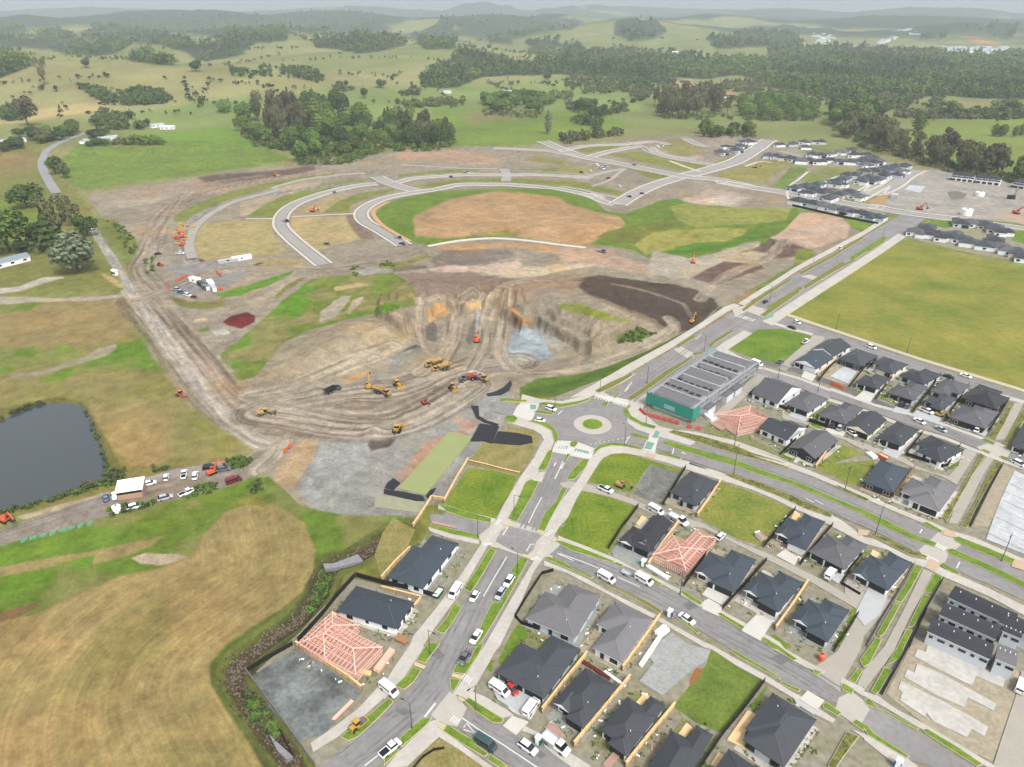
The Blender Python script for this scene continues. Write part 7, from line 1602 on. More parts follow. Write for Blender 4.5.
stack('white wrapped pack at the street side of the bare slab',662,632,5,-4,3.5,2.2,0.9,M_WRAP,'wrapped_pack','wrapped pack',SG)
stack('white wrapped trusses before the pink framing on the middle street',656,571.5,8,5,8,1.2,0.7,M_WRAP,'wrapped_pack','wrapped pack',SG)
stack('dark red edging boards behind the charcoal roofed house',595.5,669.5,8,5,8,1.0,0.4,mat('red_boards',(118,44,40),0.8,0.12,1.0),group=SG)
stack('pale boards beside the dark red edging boards',614.5,679,7,5,6,0.7,0.5,M_WRAP,group=SG)
stack('long brown timber on the closed short west street',444,525.5,9,2,8,1.0,0.6,M_PALEP,group=SG)
stack('orange timber stack beside the house by the stream',346,622,5,2,4,1.0,0.6,M_TIMB2,group=SG)
stack('timber stack by the scaffold, left of the lane',722,396,5,-4,6,1.6,0.8,M_TIMB,group=SG);stack('timber stack by the scaffold near the pink square framing',731,389,5,-4,5,1.4,0.8,M_PALEP,group=SG)
stack('pale timber packs left of the pink square framing',719,427,5,3,5,3.5,0.8,M_PALEP,group=SG);stack('white pack left of the pink square framing',711,418,5,4,5,3.5,1.2,M_WRAP,'wrapped_pack','wrapped pack',SG)
stack('timber pile on the lawn corner by the two plane house',737,422,3,2,3,1,0.6,M_TIMB,group=SG)if False else None
stack('cream boards beside the orange barrier on the lane',872,456,4,3,3.5,2.2,0.8,M_WRAP,'wrapped_pack','wrapped pack',SG)
stack('pink and grey debris heap on the drive of the red edged house',555,733,4,5,4.5,2.5,0.5,M_PALEP,group=SG);stack('pink debris heap on the drive of the third timber fenced house',612,760,5,-6,4.5,1.6,0.5,M_PALEP,group=SG)
stack('timber offcuts before the pink framed house beside the footpath',365,673,5,1,3,1.2,0.6,M_TIMB,group=SG);stack('orange brick pallet at the front of the house by the stream',402,640,4,2,3.5,2,0.8,M_TIMB2,group=SG)
def toilet(label,px,py,body):
 c=G(px,py,1.0);r=thing('portable_toilet',label,'portable toilet',(c[0],c[1],0.3),R(-35),'portable toilets')
 a=MB();a.box(-0.65,0.65,-0.65,0.65,0,2.1,tx=0.03,ty=0.03);a.build('cabin',body,r);a=MB();a.box(-0.7,0.7,-0.7,0.7,2.1,2.35,tx=0.2,ty=0.2);a.build('roof',M_WRAP,r);a=MB();a.box(-0.45,0.45,-0.7,-0.64,0.15,1.95);a.build('door',M_WRAP,r)
M_GRNP=mat('plastic_green',(36,116,82),0.5,0.06,1.0);M_BLUP=mat('plastic_blue',(60,84,150),0.5,0.06,1.0)
toilet('green portable toilet with white roof near the white wagon',538.5,741,M_GRNP);toilet('green portable toilet with white roof before the pink framing',643.5,564,M_GRNP);toilet('blue and white portable toilet on the verge of the bare slab',669.8,614,M_BLUP);toilet('bright blue portable toilet at the bottom right street',898,764,mat('plastic_bright_blue',(30,120,196),0.5,0.06,1.0))
def skip(label,px,py,dx,dy,m,load):
 c=G(px,py,0.5);b=G(px+dx,py+dy,0.5);an=math.atan2(b[1]-c[1],b[0]-c[0]);r=thing('skip_bin',label,'skip bin',(c[0],c[1],0.1),an,'skip bins')
 a=MB();a.add([(-1.3,-0.8,0),(1.3,-0.8,0),(1.3,0.8,0),(-1.3,0.8,0),(-1.9,-0.9,1.4),(1.9,-0.9,1.4),(1.9,0.9,1.4),(-1.9,0.9,1.4)],[(3,2,1,0),(0,1,5,4),(1,2,6,5),(2,3,7,6),(3,0,4,7)]);a.build('bin',m,r)
 a=MB();a.box(-1.7,1.7,-0.82,0.82,1.0,1.3,tx=0.4,ty=0.3);a.build('load',load,r)
skip('green skip bin with white netting left of the street by the slate houses',438,594,4,-5,M_GRNP,M_WRAP)
skip('white skip bin with rubbish on the corner of the patchy grass lot',760.5,537.5,3,3,M_WRAP,M_PALEP)
skip('orange skip with pallets on the second street lane end',883,457.5,4,2,PAINT['orange'],M_TIMB)
def tank(label,px,py,r_,h_,m,lie=False,group='tanks and drums'):
 x,y,z0=Rm(px,py);r=thing('storage_tank',label,'tank',(x,y,z0+0.1),0,group)
 a=MB();a.cyl((0,0,0),(0,0,h_),r_,n=16);a.cyl((0,0,h_),(0,0,h_+0.3),r_*0.95,r_*0.3,n=16);a.build('drum',m,r);a=MB();a.cyl((0,0,h_+0.25),(0,0,h_+0.5),r_*0.25,n=8);a.build('lid',M_FASC,r)
tank('white water tank at the roadside left of the white suv',117.6,512,1.3,2.0,M_WRAP);tank('orange and white tank at the stony yard corner',821,660,0.85,1.5,PAINT['orange']);tank('white tank by the far road below the earth yard',966,215,4,4.5,M_WRAP);tank('white tank in the middle of the far earth yard',979.5,196,3.5,3,M_WRAP)
def container(label,px,py,dx,dy,L_,m,w_=2.4,h_=2.6,name='site_container',cat='container',group='site containers'):
 x,y,z0=Rm(px,py);a=G(px-dx,py-dy);b=G(px+dx,py+dy);an=math.atan2(b[1]-a[1],b[0]-a[0]);r=thing(name,label,cat,(x,y,z0),an,group)
 a=MB();a.box(-L_/2,L_/2,-w_/2,w_/2,0.1,h_)
 for k in range(int(L_/0.5)):a.box(-L_/2+0.5*k+0.1,-L_/2+0.5*k+0.3,-w_/2-0.04,w_/2+0.04,0.2,h_-0.1)
 a.build('shell',m,r);a=MB();a.box(-L_/2-0.06,L_/2+0.06,-w_/2-0.06,w_/2+0.06,h_,h_+0.1);a.build('roof',m,r);a=MB();a.box(L_/2+0.0,L_/2+0.07,-w_/2+0.2,w_/2-0.2,0.2,h_-0.2);a.build('door',M_FRAMEW,r);add_window(r,0,-w_/2-0.06,1.5,1.6,0.9,0,'w',False)
container('white site office, leftmost of the compound cabins',195.5,282,4,1,7,M_WRAP,3);container('dark site container in the middle of the compound',202,286.5,4,2,7,PAINT['black']);container('dark site container nearest the car row',206,289.5,4,2,6,PAINT['grey']);container('white site cabin at the right of the compound',211,285.5,3,4,8,M_WRAP,3);container('silver container at the lower right of the compound',213.5,290.5,3,3,7,PAINT['silver'])
container('long white pipe stack container on the far haul road',228,262.5,6,-1,12,PAINT['silver'],2.5,2.0);container('long white tanker body on the far haul road',242,260,6,-1,12,M_WRAP,2.5,2.6);container('red cabin at the roadside of the far earth yard',900,205,4,1,6,PAINT['red'])if False else None
container('pale site cabin at the far road corner of the earth yard',894,198,3,-4,9,PAINT['silver'],5,3)
x,y,z0=Rm(132.5,494);a_,b_=G(120,494),G(145,490);an=math.atan2(b_[1]-a_[1],b_[0]-a_[0])
r=thing('open_shed','open shed with white roof and pinkish front on the works road','shed',(x,y,z0),an)
a=MB();a.box(-3.9,3.9,2.9,3.1,0,3.1);a.box(-3.9,-3.7,-3,2.9,0,3.0);a.box(3.7,3.9,-3,2.9,0,3.0);a.build('wall',M_PALEP,r);a=MB();a.add([(-4.1,-3.2,3.0),(4.1,-3.2,3.0),(4.1,3.3,3.7),(-4.1,3.3,3.7),(-4.1,-3.2,3.15),(4.1,-3.2,3.15),(4.1,3.3,3.85),(-4.1,3.3,3.85)],[(3,2,1,0),(4,5,6,7),(0,1,5,4),(1,2,6,5),(2,3,7,6),(3,0,4,7)]);a.build('roof',M_WRAP,r);a=MB();a.box(-3.6,3.6,-3.05,-2.95,0.1,2.0);a.build('front_panel',mat('pink_board',(214,176,148),0.8,0.1,1.0),r)
M_RBAR=mat('barrier_red',(224,92,92),0.6,0.08,1.0);M_OBAR=mat('barrier_orange',(240,116,70),0.6,0.08,1.0)
BM={}
def barriers(px,m,label,group):
 pl=W(px);key=m.name
 if key not in BM:
  a=MB();a.extr([(-0.3,0),(0.3,0),(0.22,0.25),(0.1,0.95),(-0.1,0.95),(-0.22,0.25)],-0.95,0.95);BM[key]=a.mesh('plastic_barrier',m)
 i=0
 for a,b in zip(pl[:-1],pl[1:]):
  a=Vector(a);b=Vector(b);n=max(1,int((b-a).length/2.0));d=(b-a).normalized()
  for k in range(n):
   p=a+(b-a)*((k+0.5)/n);o=bpy.data.objects.new('plastic_barrier',BM[key]);COL.objects.link(o)
   zz=hz(p.x,p.y);o.location=(p.x,p.y,max(zz,0)+0.3);o.rotation_euler=(0,0,math.atan2(d.y,d.x)+rng.uniform(-.06,.06));o.scale=(1.0,1.3,1.3);tag(o,label,'barrier',group)
barriers(q('n4',95,490,120,515,200,535,290,560),M_RBAR,'red plastic barrier in the curved line before the green netting','red barriers before the townhouses');barriers(q('n4',315,570,360,582,405,590),M_RBAR,'red plastic barrier in the short line right of the green netting','red barriers right of the netting')
barriers(q('e7',235,270,300,238),M_OBAR,'orange plastic barrier in the line left of the site compound','orange barriers left of the compound');barriers(q('e7',430,315,480,300),M_OBAR,'orange plastic barrier right of the site compound','orange barriers right of the compound');barriers(q('m3',210,605,255,565),M_OBAR,'orange plastic barrier at the haul road junction','orange barriers at the haul road junction');barriers(q('n5',80,365,145,392),M_OBAR,'orange plastic barrier on the verge of the tan slab lot','orange barriers by the slab lot');barriers(q('e7',440,215,470,240),M_OBAR,'orange barrier near the gravel heaps of the compound','orange barriers in the compound')
barriers(q('f7',845,350,870,355),M_OBAR,'orange barrier where the lane crosses the haul road','orange barriers at the lane crossing')
PALM={}
for i in range(34):
 cx,cy=(182+rng.gauss(0,4.5),225+rng.uniform(-1,22));top=cy<232
 k=rng.choice(('yellow','ochre','yellow')if top else('ochre','rust','orange','yellow','red'))
 if k not in PALM:
  a=MB();a.box(-1.2,1.2,-0.9,0.9,0.25,1.3,tx=0.1,ty=0.1);a.box(-1.3,-1.1,-1,1,0,0.25);a.box(1.1,1.3,-1,1,0,0.25);a.cyl((-0.5,0,1.3),(-0.5,0,1.7),0.4,n=8);PALM[k]=a.mesh('equipment_crate',PAINT[k])
 x,y,z0=Rm(cx,cy);o=bpy.data.objects.new('equipment_crate',PALM[k]);COL.objects.link(o);o.location=(x,y,z0);o.rotation_euler=(0,0,rng.uniform(0,3));s=rng.uniform(0.7,1.25);o.scale=(s,s,s)
 tag(o,{'yellow':'yellow','ochre':'ochre','orange':'orange','rust':'rust brown','red':'red'}[k]+' equipment crate in the lay-down yard heap left of the tan platforms','crate',k+' crates in the lay-down yard')
a=MB();a.add(*(lambda vs,fs:(vs,fs))(*(lambda:([(1.3*math.cos(t)*(1 if i==0 else 0.8),0.75*math.sin(t),0.0 if i==0 else 0.55)for i in(0,1)for t in[2*math.pi*k/10 for k in range(10)]],[(k,(k+1)%10,10+(k+1)%10,10+k)for k in range(10)]+[tuple(range(10,20))]))()));SB=a.mesh('silt_bag',mat('silt_bag_green',(116,172,128),0.8,0.12,1.0))
pl=W(q('m2',80,558,150,540,230,522,300,500,375,484))
for a,b in zip(pl[:-1],pl[1:]):
 a=Vector(a);b=Vector(b);n=int((b-a).length/2.2)
 for k in range(n):
  p=a+(b-a)*((k+0.5)/n);o=bpy.data.objects.new('silt_bag',SB);COL.objects.link(o);o.location=(p.x,p.y,hz(p.x,p.y));o.rotation_euler=(0,0,math.atan2((b-a).y,(b-a).x)+rng.uniform(-.4,1.2));tag(o,'pale green silt bag in the row along the lower edge of the works road','silt bag','green silt bags by the works road')
c=G(626,573.5,0.4);a_,b_=G(619,570),G(633,577);an=math.atan2(b_[1]-a_[1],b_[0]-a_[0]);r=thing('trailer','small grey box trailer behind a white van on the middle street','trailer',(c[0],c[1],R0),an)
a=MB();a.box(-1.3,1.3,-0.8,0.8,0.4,0.5);a.box(-1.3,1.3,-0.8,-0.75,0.5,0.9);a.box(-1.3,1.3,0.75,0.8,0.5,0.9);a.box(-1.3,-1.25,-0.75,0.75,0.5,0.9);a.box(1.25,1.3,-0.75,0.75,0.5,0.9);a.build('tray',PAINT['silver'],r);a=MB();a.bar((1.3,0,0.45),(2.5,0,0.45),0.1,0.1);a.build('drawbar',PAINT['grey'],r)
for s in(-1,1):put_wheel(r,-0.2,s*0.92,0.32,0.2)
x,y,z0=Rm(1011,199);r=thing('piling_rig','dark piling rig standing in the far earth yard','piling rig',(x,y,z0),0)
tracks(r,5,1.6,0.8,1.1);a=MB();a.box(-3,2,-1.6,1.6,1.1,3.2);a.build('body',PAINT['black'],r);a=MB()
for s in(-1,1):
 for t in(-1,1):a.bar((2.4+0.5*s,0.5*t,1),(2.4+0.5*s,0.5*t,17),0.14,0.14)
for k in range(10):a.bar((1.9,-0.5,1.5+1.5*k),(2.9,0.5,2.8+1.5*k),0.1,0.1)
a.build('mast',PAINT['grey'],r)
mb=MB()
pl=smooth(STREAM,6)
for i in range(3600):
 k=rng.randrange(len(pl)-1);t=rng.random();px_=pl[k][0]*(1-t)+pl[k+1][0]*t+rng.gauss(0,1.15);py_=pl[k][1]*(1-t)+pl[k+1][1]*t+rng.gauss(0,1.15)
 s=rng.uniform(0.12,0.42);ph=rng.uniform(0,6);zz=0.0
 vs=[(px_+s*math.cos(ph+j*1.257)*rng.uniform(.7,1.2),py_+s*math.sin(ph+j*1.257)*rng.uniform(.7,1.2),-0.2)for j in range(5)]+[(px_+0.55*s*math.cos(ph+j*1.257),py_+0.55*s*math.sin(ph+j*1.257),s*rng.uniform(.5,.9))for j in range(5)]
 mb.add(vs,[(j,(j+1)%5,5+(j+1)%5,5+j)for j in range(5)]+[(5,6,7,8,9)],rng.randrange(2))
vz=height(np.array([v[0]for v in mb.v]),np.array([v[1]for v in mb.v]));mb.v=[(v[0],v[1],v[2]+float(z_))for v,z_ in zip(mb.v,vz)]
tag(mb.build('stream_stones',[mat('stone_grey',(138,124,104),0.9,0.2,2.0),mat('stone_dark',(88,76,62),0.9,0.2,2.0)]),'dark and grey stones lining the small stream beside the lots','stones',kind='stuff')
prism_thing('stone_weir','grey stone weir across the stream at its bend','weir',q('m7',405,215,455,215,575,170,600,200,470,235,415,242),mat('weir_stone',(158,156,162),0.9,0.15,1.0),-1.0,0.25)
prism_thing('stone_weir','grey stone apron in the stream at the lower end of the pad','weir',q('d1',290,560,330,600,440,700,400,720,340,660),MATS['weir_stone'],-1.0,0.1)
dm,wp,wn=MB(),[],[]
for o in[o for o in COL.objects if o.name.startswith(('house','timber_house'))and o.type=='EMPTY' and o.get('group')in(GS,GB,'houses still in timber framing')]:
 bb=[Vector(c)for ch in o.children if ch.name.startswith(('wall','floor_slab'))for c in ch.bound_box]
 if not bb:continue
 x0,x1,y0,y1=min(b.x for b in bb),max(b.x for b in bb),min(b.y for b in bb),max(b.y for b in bb);M_=Matrix.Translation(o.location)@Matrix.Rotation(o.rotation_euler.z,4,'Z')
 for i in range(60):
  e=abs(rng.gauss(0.8,1.1))+0.5;sd=rng.randrange(4)
  p=[(rng.uniform(x0-1,x1+1),y0-e*1.3),(rng.uniform(x0,x1),y1+e),(x0-e,rng.uniform(y0,y1)),(x1+e,rng.uniform(y0,y1))][sd]
  p=M_@Vector((p[0],p[1],0))
  if rng.random()<0.55:
   s=rng.uniform(0.1,0.35);dm.box(-s*rng.uniform(1,3),s,-s*0.6,s*0.6,0,rng.uniform(0.05,0.3),M=Matrix.Translation((p.x,p.y,0.06))@Matrix.Rotation(rng.uniform(0,3),4,'Z'),mi=rng.randrange(4))
  else:
   for k in range(5):wp.append((p.x+rng.gauss(0,.4),p.y+rng.gauss(0,.4),0.12+rng.uniform(0,.15)))
tag(dm.build('building_rubbish',[M_WRAP,M_TIMB2,mat('dirt_clod',(124,110,92),0.95,0.2,1.0),M_PALEP]),'scraps of timber, clods and wrap strewn round the unfinished houses','rubbish',kind='stuff')
nr=np.random.default_rng(5)
def leaf_mat(name,c,t):
 m=bpy.data.materials.new(name);m.use_nodes=True;N=m.node_tree.nodes;L=m.node_tree.links;b=N['Principled BSDF']
 b.inputs['Roughness'].default_value=0.8;b.inputs['Specular IOR Level'].default_value=0.15
 oi=N.new('ShaderNodeObjectInfo');geo=N.new('ShaderNodeNewGeometry');no=N.new('ShaderNodeTexNoise');no.inputs['Scale'].default_value=0.35;no.inputs['Detail'].default_value=3
 L.new(geo.outputs['Position'],no.inputs['Vector'])
 ad=N.new('ShaderNodeMath');ad.operation='MULTIPLY_ADD';ad.inputs[1].default_value=0.5;L.new(oi.outputs['Random'],ad.inputs[0]);L.new(no.outputs['Fac'],ad.inputs[2])
 r=N.new('ShaderNodeValToRGB');r.color_ramp.elements[0].position=0.35;r.color_ramp.elements[1].position=0.95
 r.color_ramp.elements[0].color=lin(c,0.7)+[1];r.color_ramp.elements[1].color=lin(t,0.7)+[1]
 L.new(ad.outputs[0],r.inputs['Fac']);L.new(r.outputs['Color'],b.inputs['Base Color']);return m
LEAF={'green':leaf_mat('foliage_green',(66,92,38),(116,136,62)),'dark':leaf_mat('foliage_dark',(46,66,36),(86,106,54)),'brown':leaf_mat('foliage_brown',(70,66,50),(112,104,78)),'pale':leaf_mat('foliage_pale',(98,112,88),(140,150,118)),'gum':leaf_mat('foliage_gum',(76,84,54),(116,116,78)),'lush':leaf_mat('foliage_lush',(66,100,38),(110,140,62))}
M_BARK=mat('bark',(104,92,78),0.9,0.15,1.0)
def quads_mesh(name,ctr,nrm,size,m,col=None):
 n=len(ctr);a=nr.normal(size=(n,3));u=np.cross(nrm,a);u/=np.linalg.norm(u,axis=1)[:,None]+1e-9;w_=np.cross(nrm,u)
 u=u*size[:,None];w_=w_*(size*0.75)[:,None]
 v=np.stack([ctr-u-w_*0.6,ctr+u*0.7-w_,ctr+u+w_*0.7,ctr-u*0.6+w_],1).reshape(-1,3).astype(np.float32)
 me=bpy.data.meshes.new(name);me.vertices.add(4*n);me.vertices.foreach_set('co',v.ravel());me.loops.add(4*n);me.polygons.add(n)
 me.loops.foreach_set('vertex_index',np.arange(4*n,dtype=np.int32));me.polygons.foreach_set('loop_start',np.arange(0,4*n,4,dtype=np.int32));me.update(calc_edges=True);me.materials.append(m);return me
def crown_pts(kind,n):
 """points and normals of a crown of unit height and width (z 0..1)"""
 if kind in('pine','poplar'):
  z_=nr.random(n)**(0.8 if kind=='pine' else 1.0);r=(1-z_)*0.5 if kind=='pine' else 0.5*np.sin(np.pi*np.clip(z_*0.9+0.08,0,1))**0.6
  r=r*(0.55+0.45*nr.random(n))*(0.75+0.35*np.sin(z_*40));t=nr.random(n)*6.283
  p=np.stack([r*np.cos(t),r*np.sin(t),0.1+0.9*z_],1);nn=np.stack([np.cos(t),np.sin(t),0.6+0*t],1)
 else:
  k=9 if kind=='round' else 7;t=nr.random(k)*6.283;rad=0.27*nr.random(k)**0.5 if kind=='round' else 0.32*nr.random(k)**0.5
  cz=(0.38+0.36*nr.random(k))if kind=='round' else(0.35+0.5*nr.random(k));br=(0.17+0.12*nr.random(k))if kind=='round' else(0.1+0.1*nr.random(k))
  i=nr.integers(0,k,n);d=nr.normal(size=(n,3));d/=np.linalg.norm(d,axis=1)[:,None];d[:,2]=np.where(nr.random(n)<0.7,np.abs(d[:,2]),d[:,2])
  c=np.stack([rad*np.cos(t),rad*np.sin(t),cz],1)[i];p=c+d*(br[i]*(0.7+0.4*nr.random(n)))[:,None]*np.array([1,1,1.15]);nn=d
 nn=nn+nr.normal(size=(n,3))*0.45;nn/=np.linalg.norm(nn,axis=1)[:,None];return p,nn
TP={}
def tree_proto(kind,leaf,var):
 r=thing({'round':'broadleaf_tree','pine':'pine_tree','poplar':'poplar_tree','gum':'gum_tree'}[kind],'prototype','tree')
 n=1500 if kind!='gum' else 900
 p,nn=crown_pts(kind,n);o=bpy.data.objects.new('crown',quads_mesh('crown',p,nn,(0.022+0.02*nr.random(n))*(1.15 if kind=='gum' else 1.25),LEAF[leaf]));COL.objects.link(o);o.parent=r
 t=MB();t.cyl((0,0,-0.03),(0.01,0,0.45),0.03,0.015,n=7)
 for k in range(5):
  a=k*1.3+var;t.cyl((0,0,0.2+0.05*k),(0.24*math.cos(a),0.24*math.sin(a),0.45+0.07*k),0.014,0.005,n=5)
 if kind in('pine','poplar'):t.cyl((0,0,0.4),(0,0,0.97),0.014,0.003,n=5)
 t.build('trunk',M_BARK,r);TP[(kind,leaf,var)]=[r,False]
def ground_pts(P):
 P=np.asarray(P,float);z_=np.zeros(len(P))
 for _ in range(7):
  x=(P[:,0]-512)/CF;y=-(P[:,1]-383.5)/CF;dz=np.minimum(-SP+y*CP,-0.004);t=(z_-CH)/dz;X,Y=x*t,np.minimum((CP+y*SP)*t,13000)
  z_=0.4*z_+0.6*np.minimum(height(X,Y),CH-4)
 return X,Y,height(X,Y)
def tree(px,py,wpx,hpx,kind,leaf,label,group=None):
 X,Y,Zz=ground_pts([(px,py)]);plant(X[0],Y[0],Zz[0],wpx,hpx,kind,leaf,label,group)
def plant(x,y,zz,wpx,hpx,kind,leaf,label,group):
 dep=y*CP-(zz-CH)*SP;w_=wpx*dep/CF*(1.45 if kind in('pine','poplar')else 1.2);h=hpx*dep/CF
 v=rng.randrange(3);k=(kind,leaf,v)
 if k not in TP:tree_proto(*k)
 r,used=TP[k];sc=(w_,w_,h)
 if not used:
  TP[k][1]=True;KIDS[r.name]=[(c,list(c.children))for c in r.children];r.location=(x,y,zz);r.rotation_euler=(0,0,rng.uniform(0,6));r.scale=sc;r['label']=label
  if group:r['group']=group
 else:dup(r,(x,y,zz),rng.uniform(0,6),label,group,sc)
for a in((27,208,29,24,'round','dark','dark round tree alone in the paddock left of the country road'),(56,174,15,17,'round','green','left of two round trees inside the bend of the country road'),(67,178,12,15,'round','gum','right of two round trees inside the bend of the country road'),(10,252,40,42,'round','green','big green round tree above the farm shed at the left edge'),(52,250,28,40,'pine','dark','dark pine among the trees by the lower country road'),(79,272,42,42,'round','pale','large pale grey green tree beside the track'),(62,240,26,44,'gum','gum','tall thin olive tree above the large pale tree'),(74,226,22,30,'gum','gum','loose olive tree nearest the dirt corner'),(88,236,20,22,'round','dark','dark flat topped tree beside the track'),(38,246,22,24,'round','dark','dark tree left of the pine by the country road'),(24,252,18,14,'round','dark','low dark tree behind the farm shed'),(28,126,24,28,'gum','brown','tall bare brown tree on the left pasture edge'),(45,86,12,26,'gum','gum','tall thin tree on the dry hill'),(88,73,9,10,'round','dark','small dark tree on the dry hill crest'),(196,72,12,12,'round','dark','dark tree below the round bare hill'),(225,112,12,12,'poplar','lush','pale green clipped tree in the green pasture'),(105,122,13,14,'gum','gum','thin tree above the white farmhouse'),(953,117,19,16,'round','green','round green tree alone in the right paddock'),(918,131,11,17,'poplar','green','narrow green tree in the right paddock'),(1004,111,24,13,'round','green','wide green tree near the right edge of the paddocks'),(948,136,9,9,'round','brown','small brown tree in the right paddock'),(381,88,10,9,'round','dark','lone dark tree in the middle pasture'),(365,98,8,10,'round','dark','small dark tree left of the lone pasture tree'),(548,134,6,22,'poplar','pale','thin bare pole tree at the edge of the far works'),(596,137,9,20,'poplar','green','narrow green tree at the edge of the far works'),(547,80,8,7,'round','dark','lone round tree in the central green field')):
 tree(*a)
def grove(poly,n,wr,hr,kinds,label,group):
 xs=[p[0]for p in poly];ys=[p[1]for p in poly];pts=[]
 while len(pts)<n:
  c=np.stack([nr.uniform(min(xs),max(xs),200),nr.uniform(min(ys),max(ys),200)],1);pts+=[tuple(p)for p in c[inside(c[:,0],c[:,1],poly)]][:n-len(pts)]
 pts.sort(key=lambda p:p[1]);X,Y,Zz=ground_pts(pts)
 for i in range(n):
  kd,lf=rng.choice(kinds);s=rng.uniform(0,1);plant(X[i],Y[i],Zz[i],wr[0]+(wr[1]-wr[0])*s,hr[0]+(hr[1]-hr[0])*min(1,max(0,s+rng.uniform(-.3,.3))),kd,lf,label[kd]if isinstance(label,dict)else label,group+' '+kd)
RD,GM,PN,PP='round','gum','pine','poplar'
grove([(252,118),(262,112),(298,116),(304,138),(285,144),(268,138)],28,(9,14),(22,32),[(GM,'brown'),(PN,'brown'),(GM,'brown'),(RD,'gum')],{PN:'brown needled pine in the stand left of the grove above the works',GM:'brown bare crowned tree in the stand left of the grove',RD:'olive round tree in the brown stand left of the grove'},'grove left stand')
grove([(236,118),(250,116),(256,138),(278,146),(262,148),(244,134)],8,(13,18),(13,18),[(RD,'lush'),(RD,'green')],'green round tree at the left foot of the grove','grove left foot')
grove([(302,112),(340,112),(372,116),(376,140),(352,158),(300,162),(290,150),(306,136)],56,(11,17),(14,24),[(RD,'green'),(RD,'dark'),(RD,'lush'),(PP,'green')],{RD:'green round tree in the middle of the grove above the works',PP:'narrow green tree in the middle of the grove above the works'},'grove middle')
grove([(378,128),(410,128),(452,138),(456,148),(400,152),(376,148)],42,(8,13),(14,22),[(PN,'dark'),(RD,'dark'),(RD,'green'),(RD,'gum')],{PN:'dark pine in the right part of the grove above the works',RD:'dark round tree in the right part of the grove above the works'},'grove right')
grove(q('n3',0,310,60,305,150,330,145,358,20,362,-60,355,-140,330,-60,300),34,(8,12),(16,22),[(PN,'brown'),(GM,'brown'),(RD,'gum')],{PN:'brown conifer in the tall plantation above the far works',GM:'brown loose tree in the tall plantation above the far works',RD:'olive round tree in the tall plantation above the far works'},'brown plantation')
grove(q('n3',160,320,250,300,380,320,412,345,390,362,260,364,165,350),40,(8,11),(10,14),[(PP,'lush'),(RD,'lush'),(PP,'green')],{PP:'narrow bright green tree in the regular plantation right of the brown one',RD:'round bright green tree in the regular plantation right of the brown one'},'green plantation')
grove(q('n3',55,395,140,390,215,395,210,412,60,414),12,(9,13),(10,14),[(RD,'dark'),(RD,'green')],'dark round tree in the pair of clumps below the plantations','clump below plantations')
grove(q('m5',0,0,1,0,1,1)if False else[(484,104),(500,100),(540,108),(538,117),(500,114),(484,109)],20,(9,12),(9,12),[(RD,'lush'),(RD,'green')],'bright green tree in the thick hedge left of centre below the forest','thick hedge lower')
grove([(514,100),(530,97),(556,104),(552,108),(520,105)],10,(8,11),(8,11),[(RD,'green')],'green tree in the upper line of the thick hedge','thick hedge upper')
grove([(570,112),(600,108),(604,122),(586,126),(572,118)],12,(8,12),(9,14),[(RD,'dark'),(RD,'green')],'dark round tree in the small wood right of the thick hedge','small wood')
grove(q('n3',440,340,560,330,600,370,560,410,480,420,440,395),24,(13,18),(16,24),[(RD,'dark'),(RD,'gum'),(RD,'green')],'round tree at the upper end of the belt right of the far estate','estate belt upper')
grove(q('n3',550,420,640,430,720,470,700,485,600,462,540,445),18,(10,15),(20,28),[(GM,'gum'),(RD,'gum')],{GM:'tall loose gum in the middle of the belt beside the far estate',RD:'tall olive tree in the middle of the belt beside the far estate'},'estate belt middle')
grove(q('n3',735,480,860,490,960,520,950,540,840,525,730,498),24,(12,17),(20,30),[(GM,'brown'),(RD,'gum'),(GM,'gum')],{GM:'loose brown gum above the white terraces',RD:'olive round tree above the white terraces'},'belt above terraces')
grove(q('n3',965,520,1030,530,1200,560,1200,580,980,550),10,(14,18),(18,26),[(RD,'green'),(RD,'gum')],'round tree at the right edge above the white terraces','right edge trees')
grove(q('n3',915,405,1023,405,1100,402,1100,412,915,412),14,(5,7),(9,12),[(PP,'green')],'narrow tree in the shelter row of the right paddocks','shelter row')
grove(q('e8',0,280,40,270,130,290,120,312,0,320),10,(8,12),(8,11),[(RD,'dark')],'dark tree in the hedge before the long pale farm shed','shed hedge')
grove(q('e8',80,240,230,230,420,205,430,225,300,262,180,285,100,265),18,(9,14),(8,13),[(RD,'green'),(RD,'gum'),(RD,'dark')],'green tree in the row left of the country road bend','country road row')
grove(q('e8',420,275,540,270,560,285,430,292),6,(7,10),(5,7),[(RD,'dark')],'dark shrub before the white farmhouse','farmhouse shrubs');grove(q('e8',470,240,545,230,530,250,480,258),5,(8,11),(7,10),[(RD,'dark')],'dark tree behind the white farmhouse','farmhouse trees')
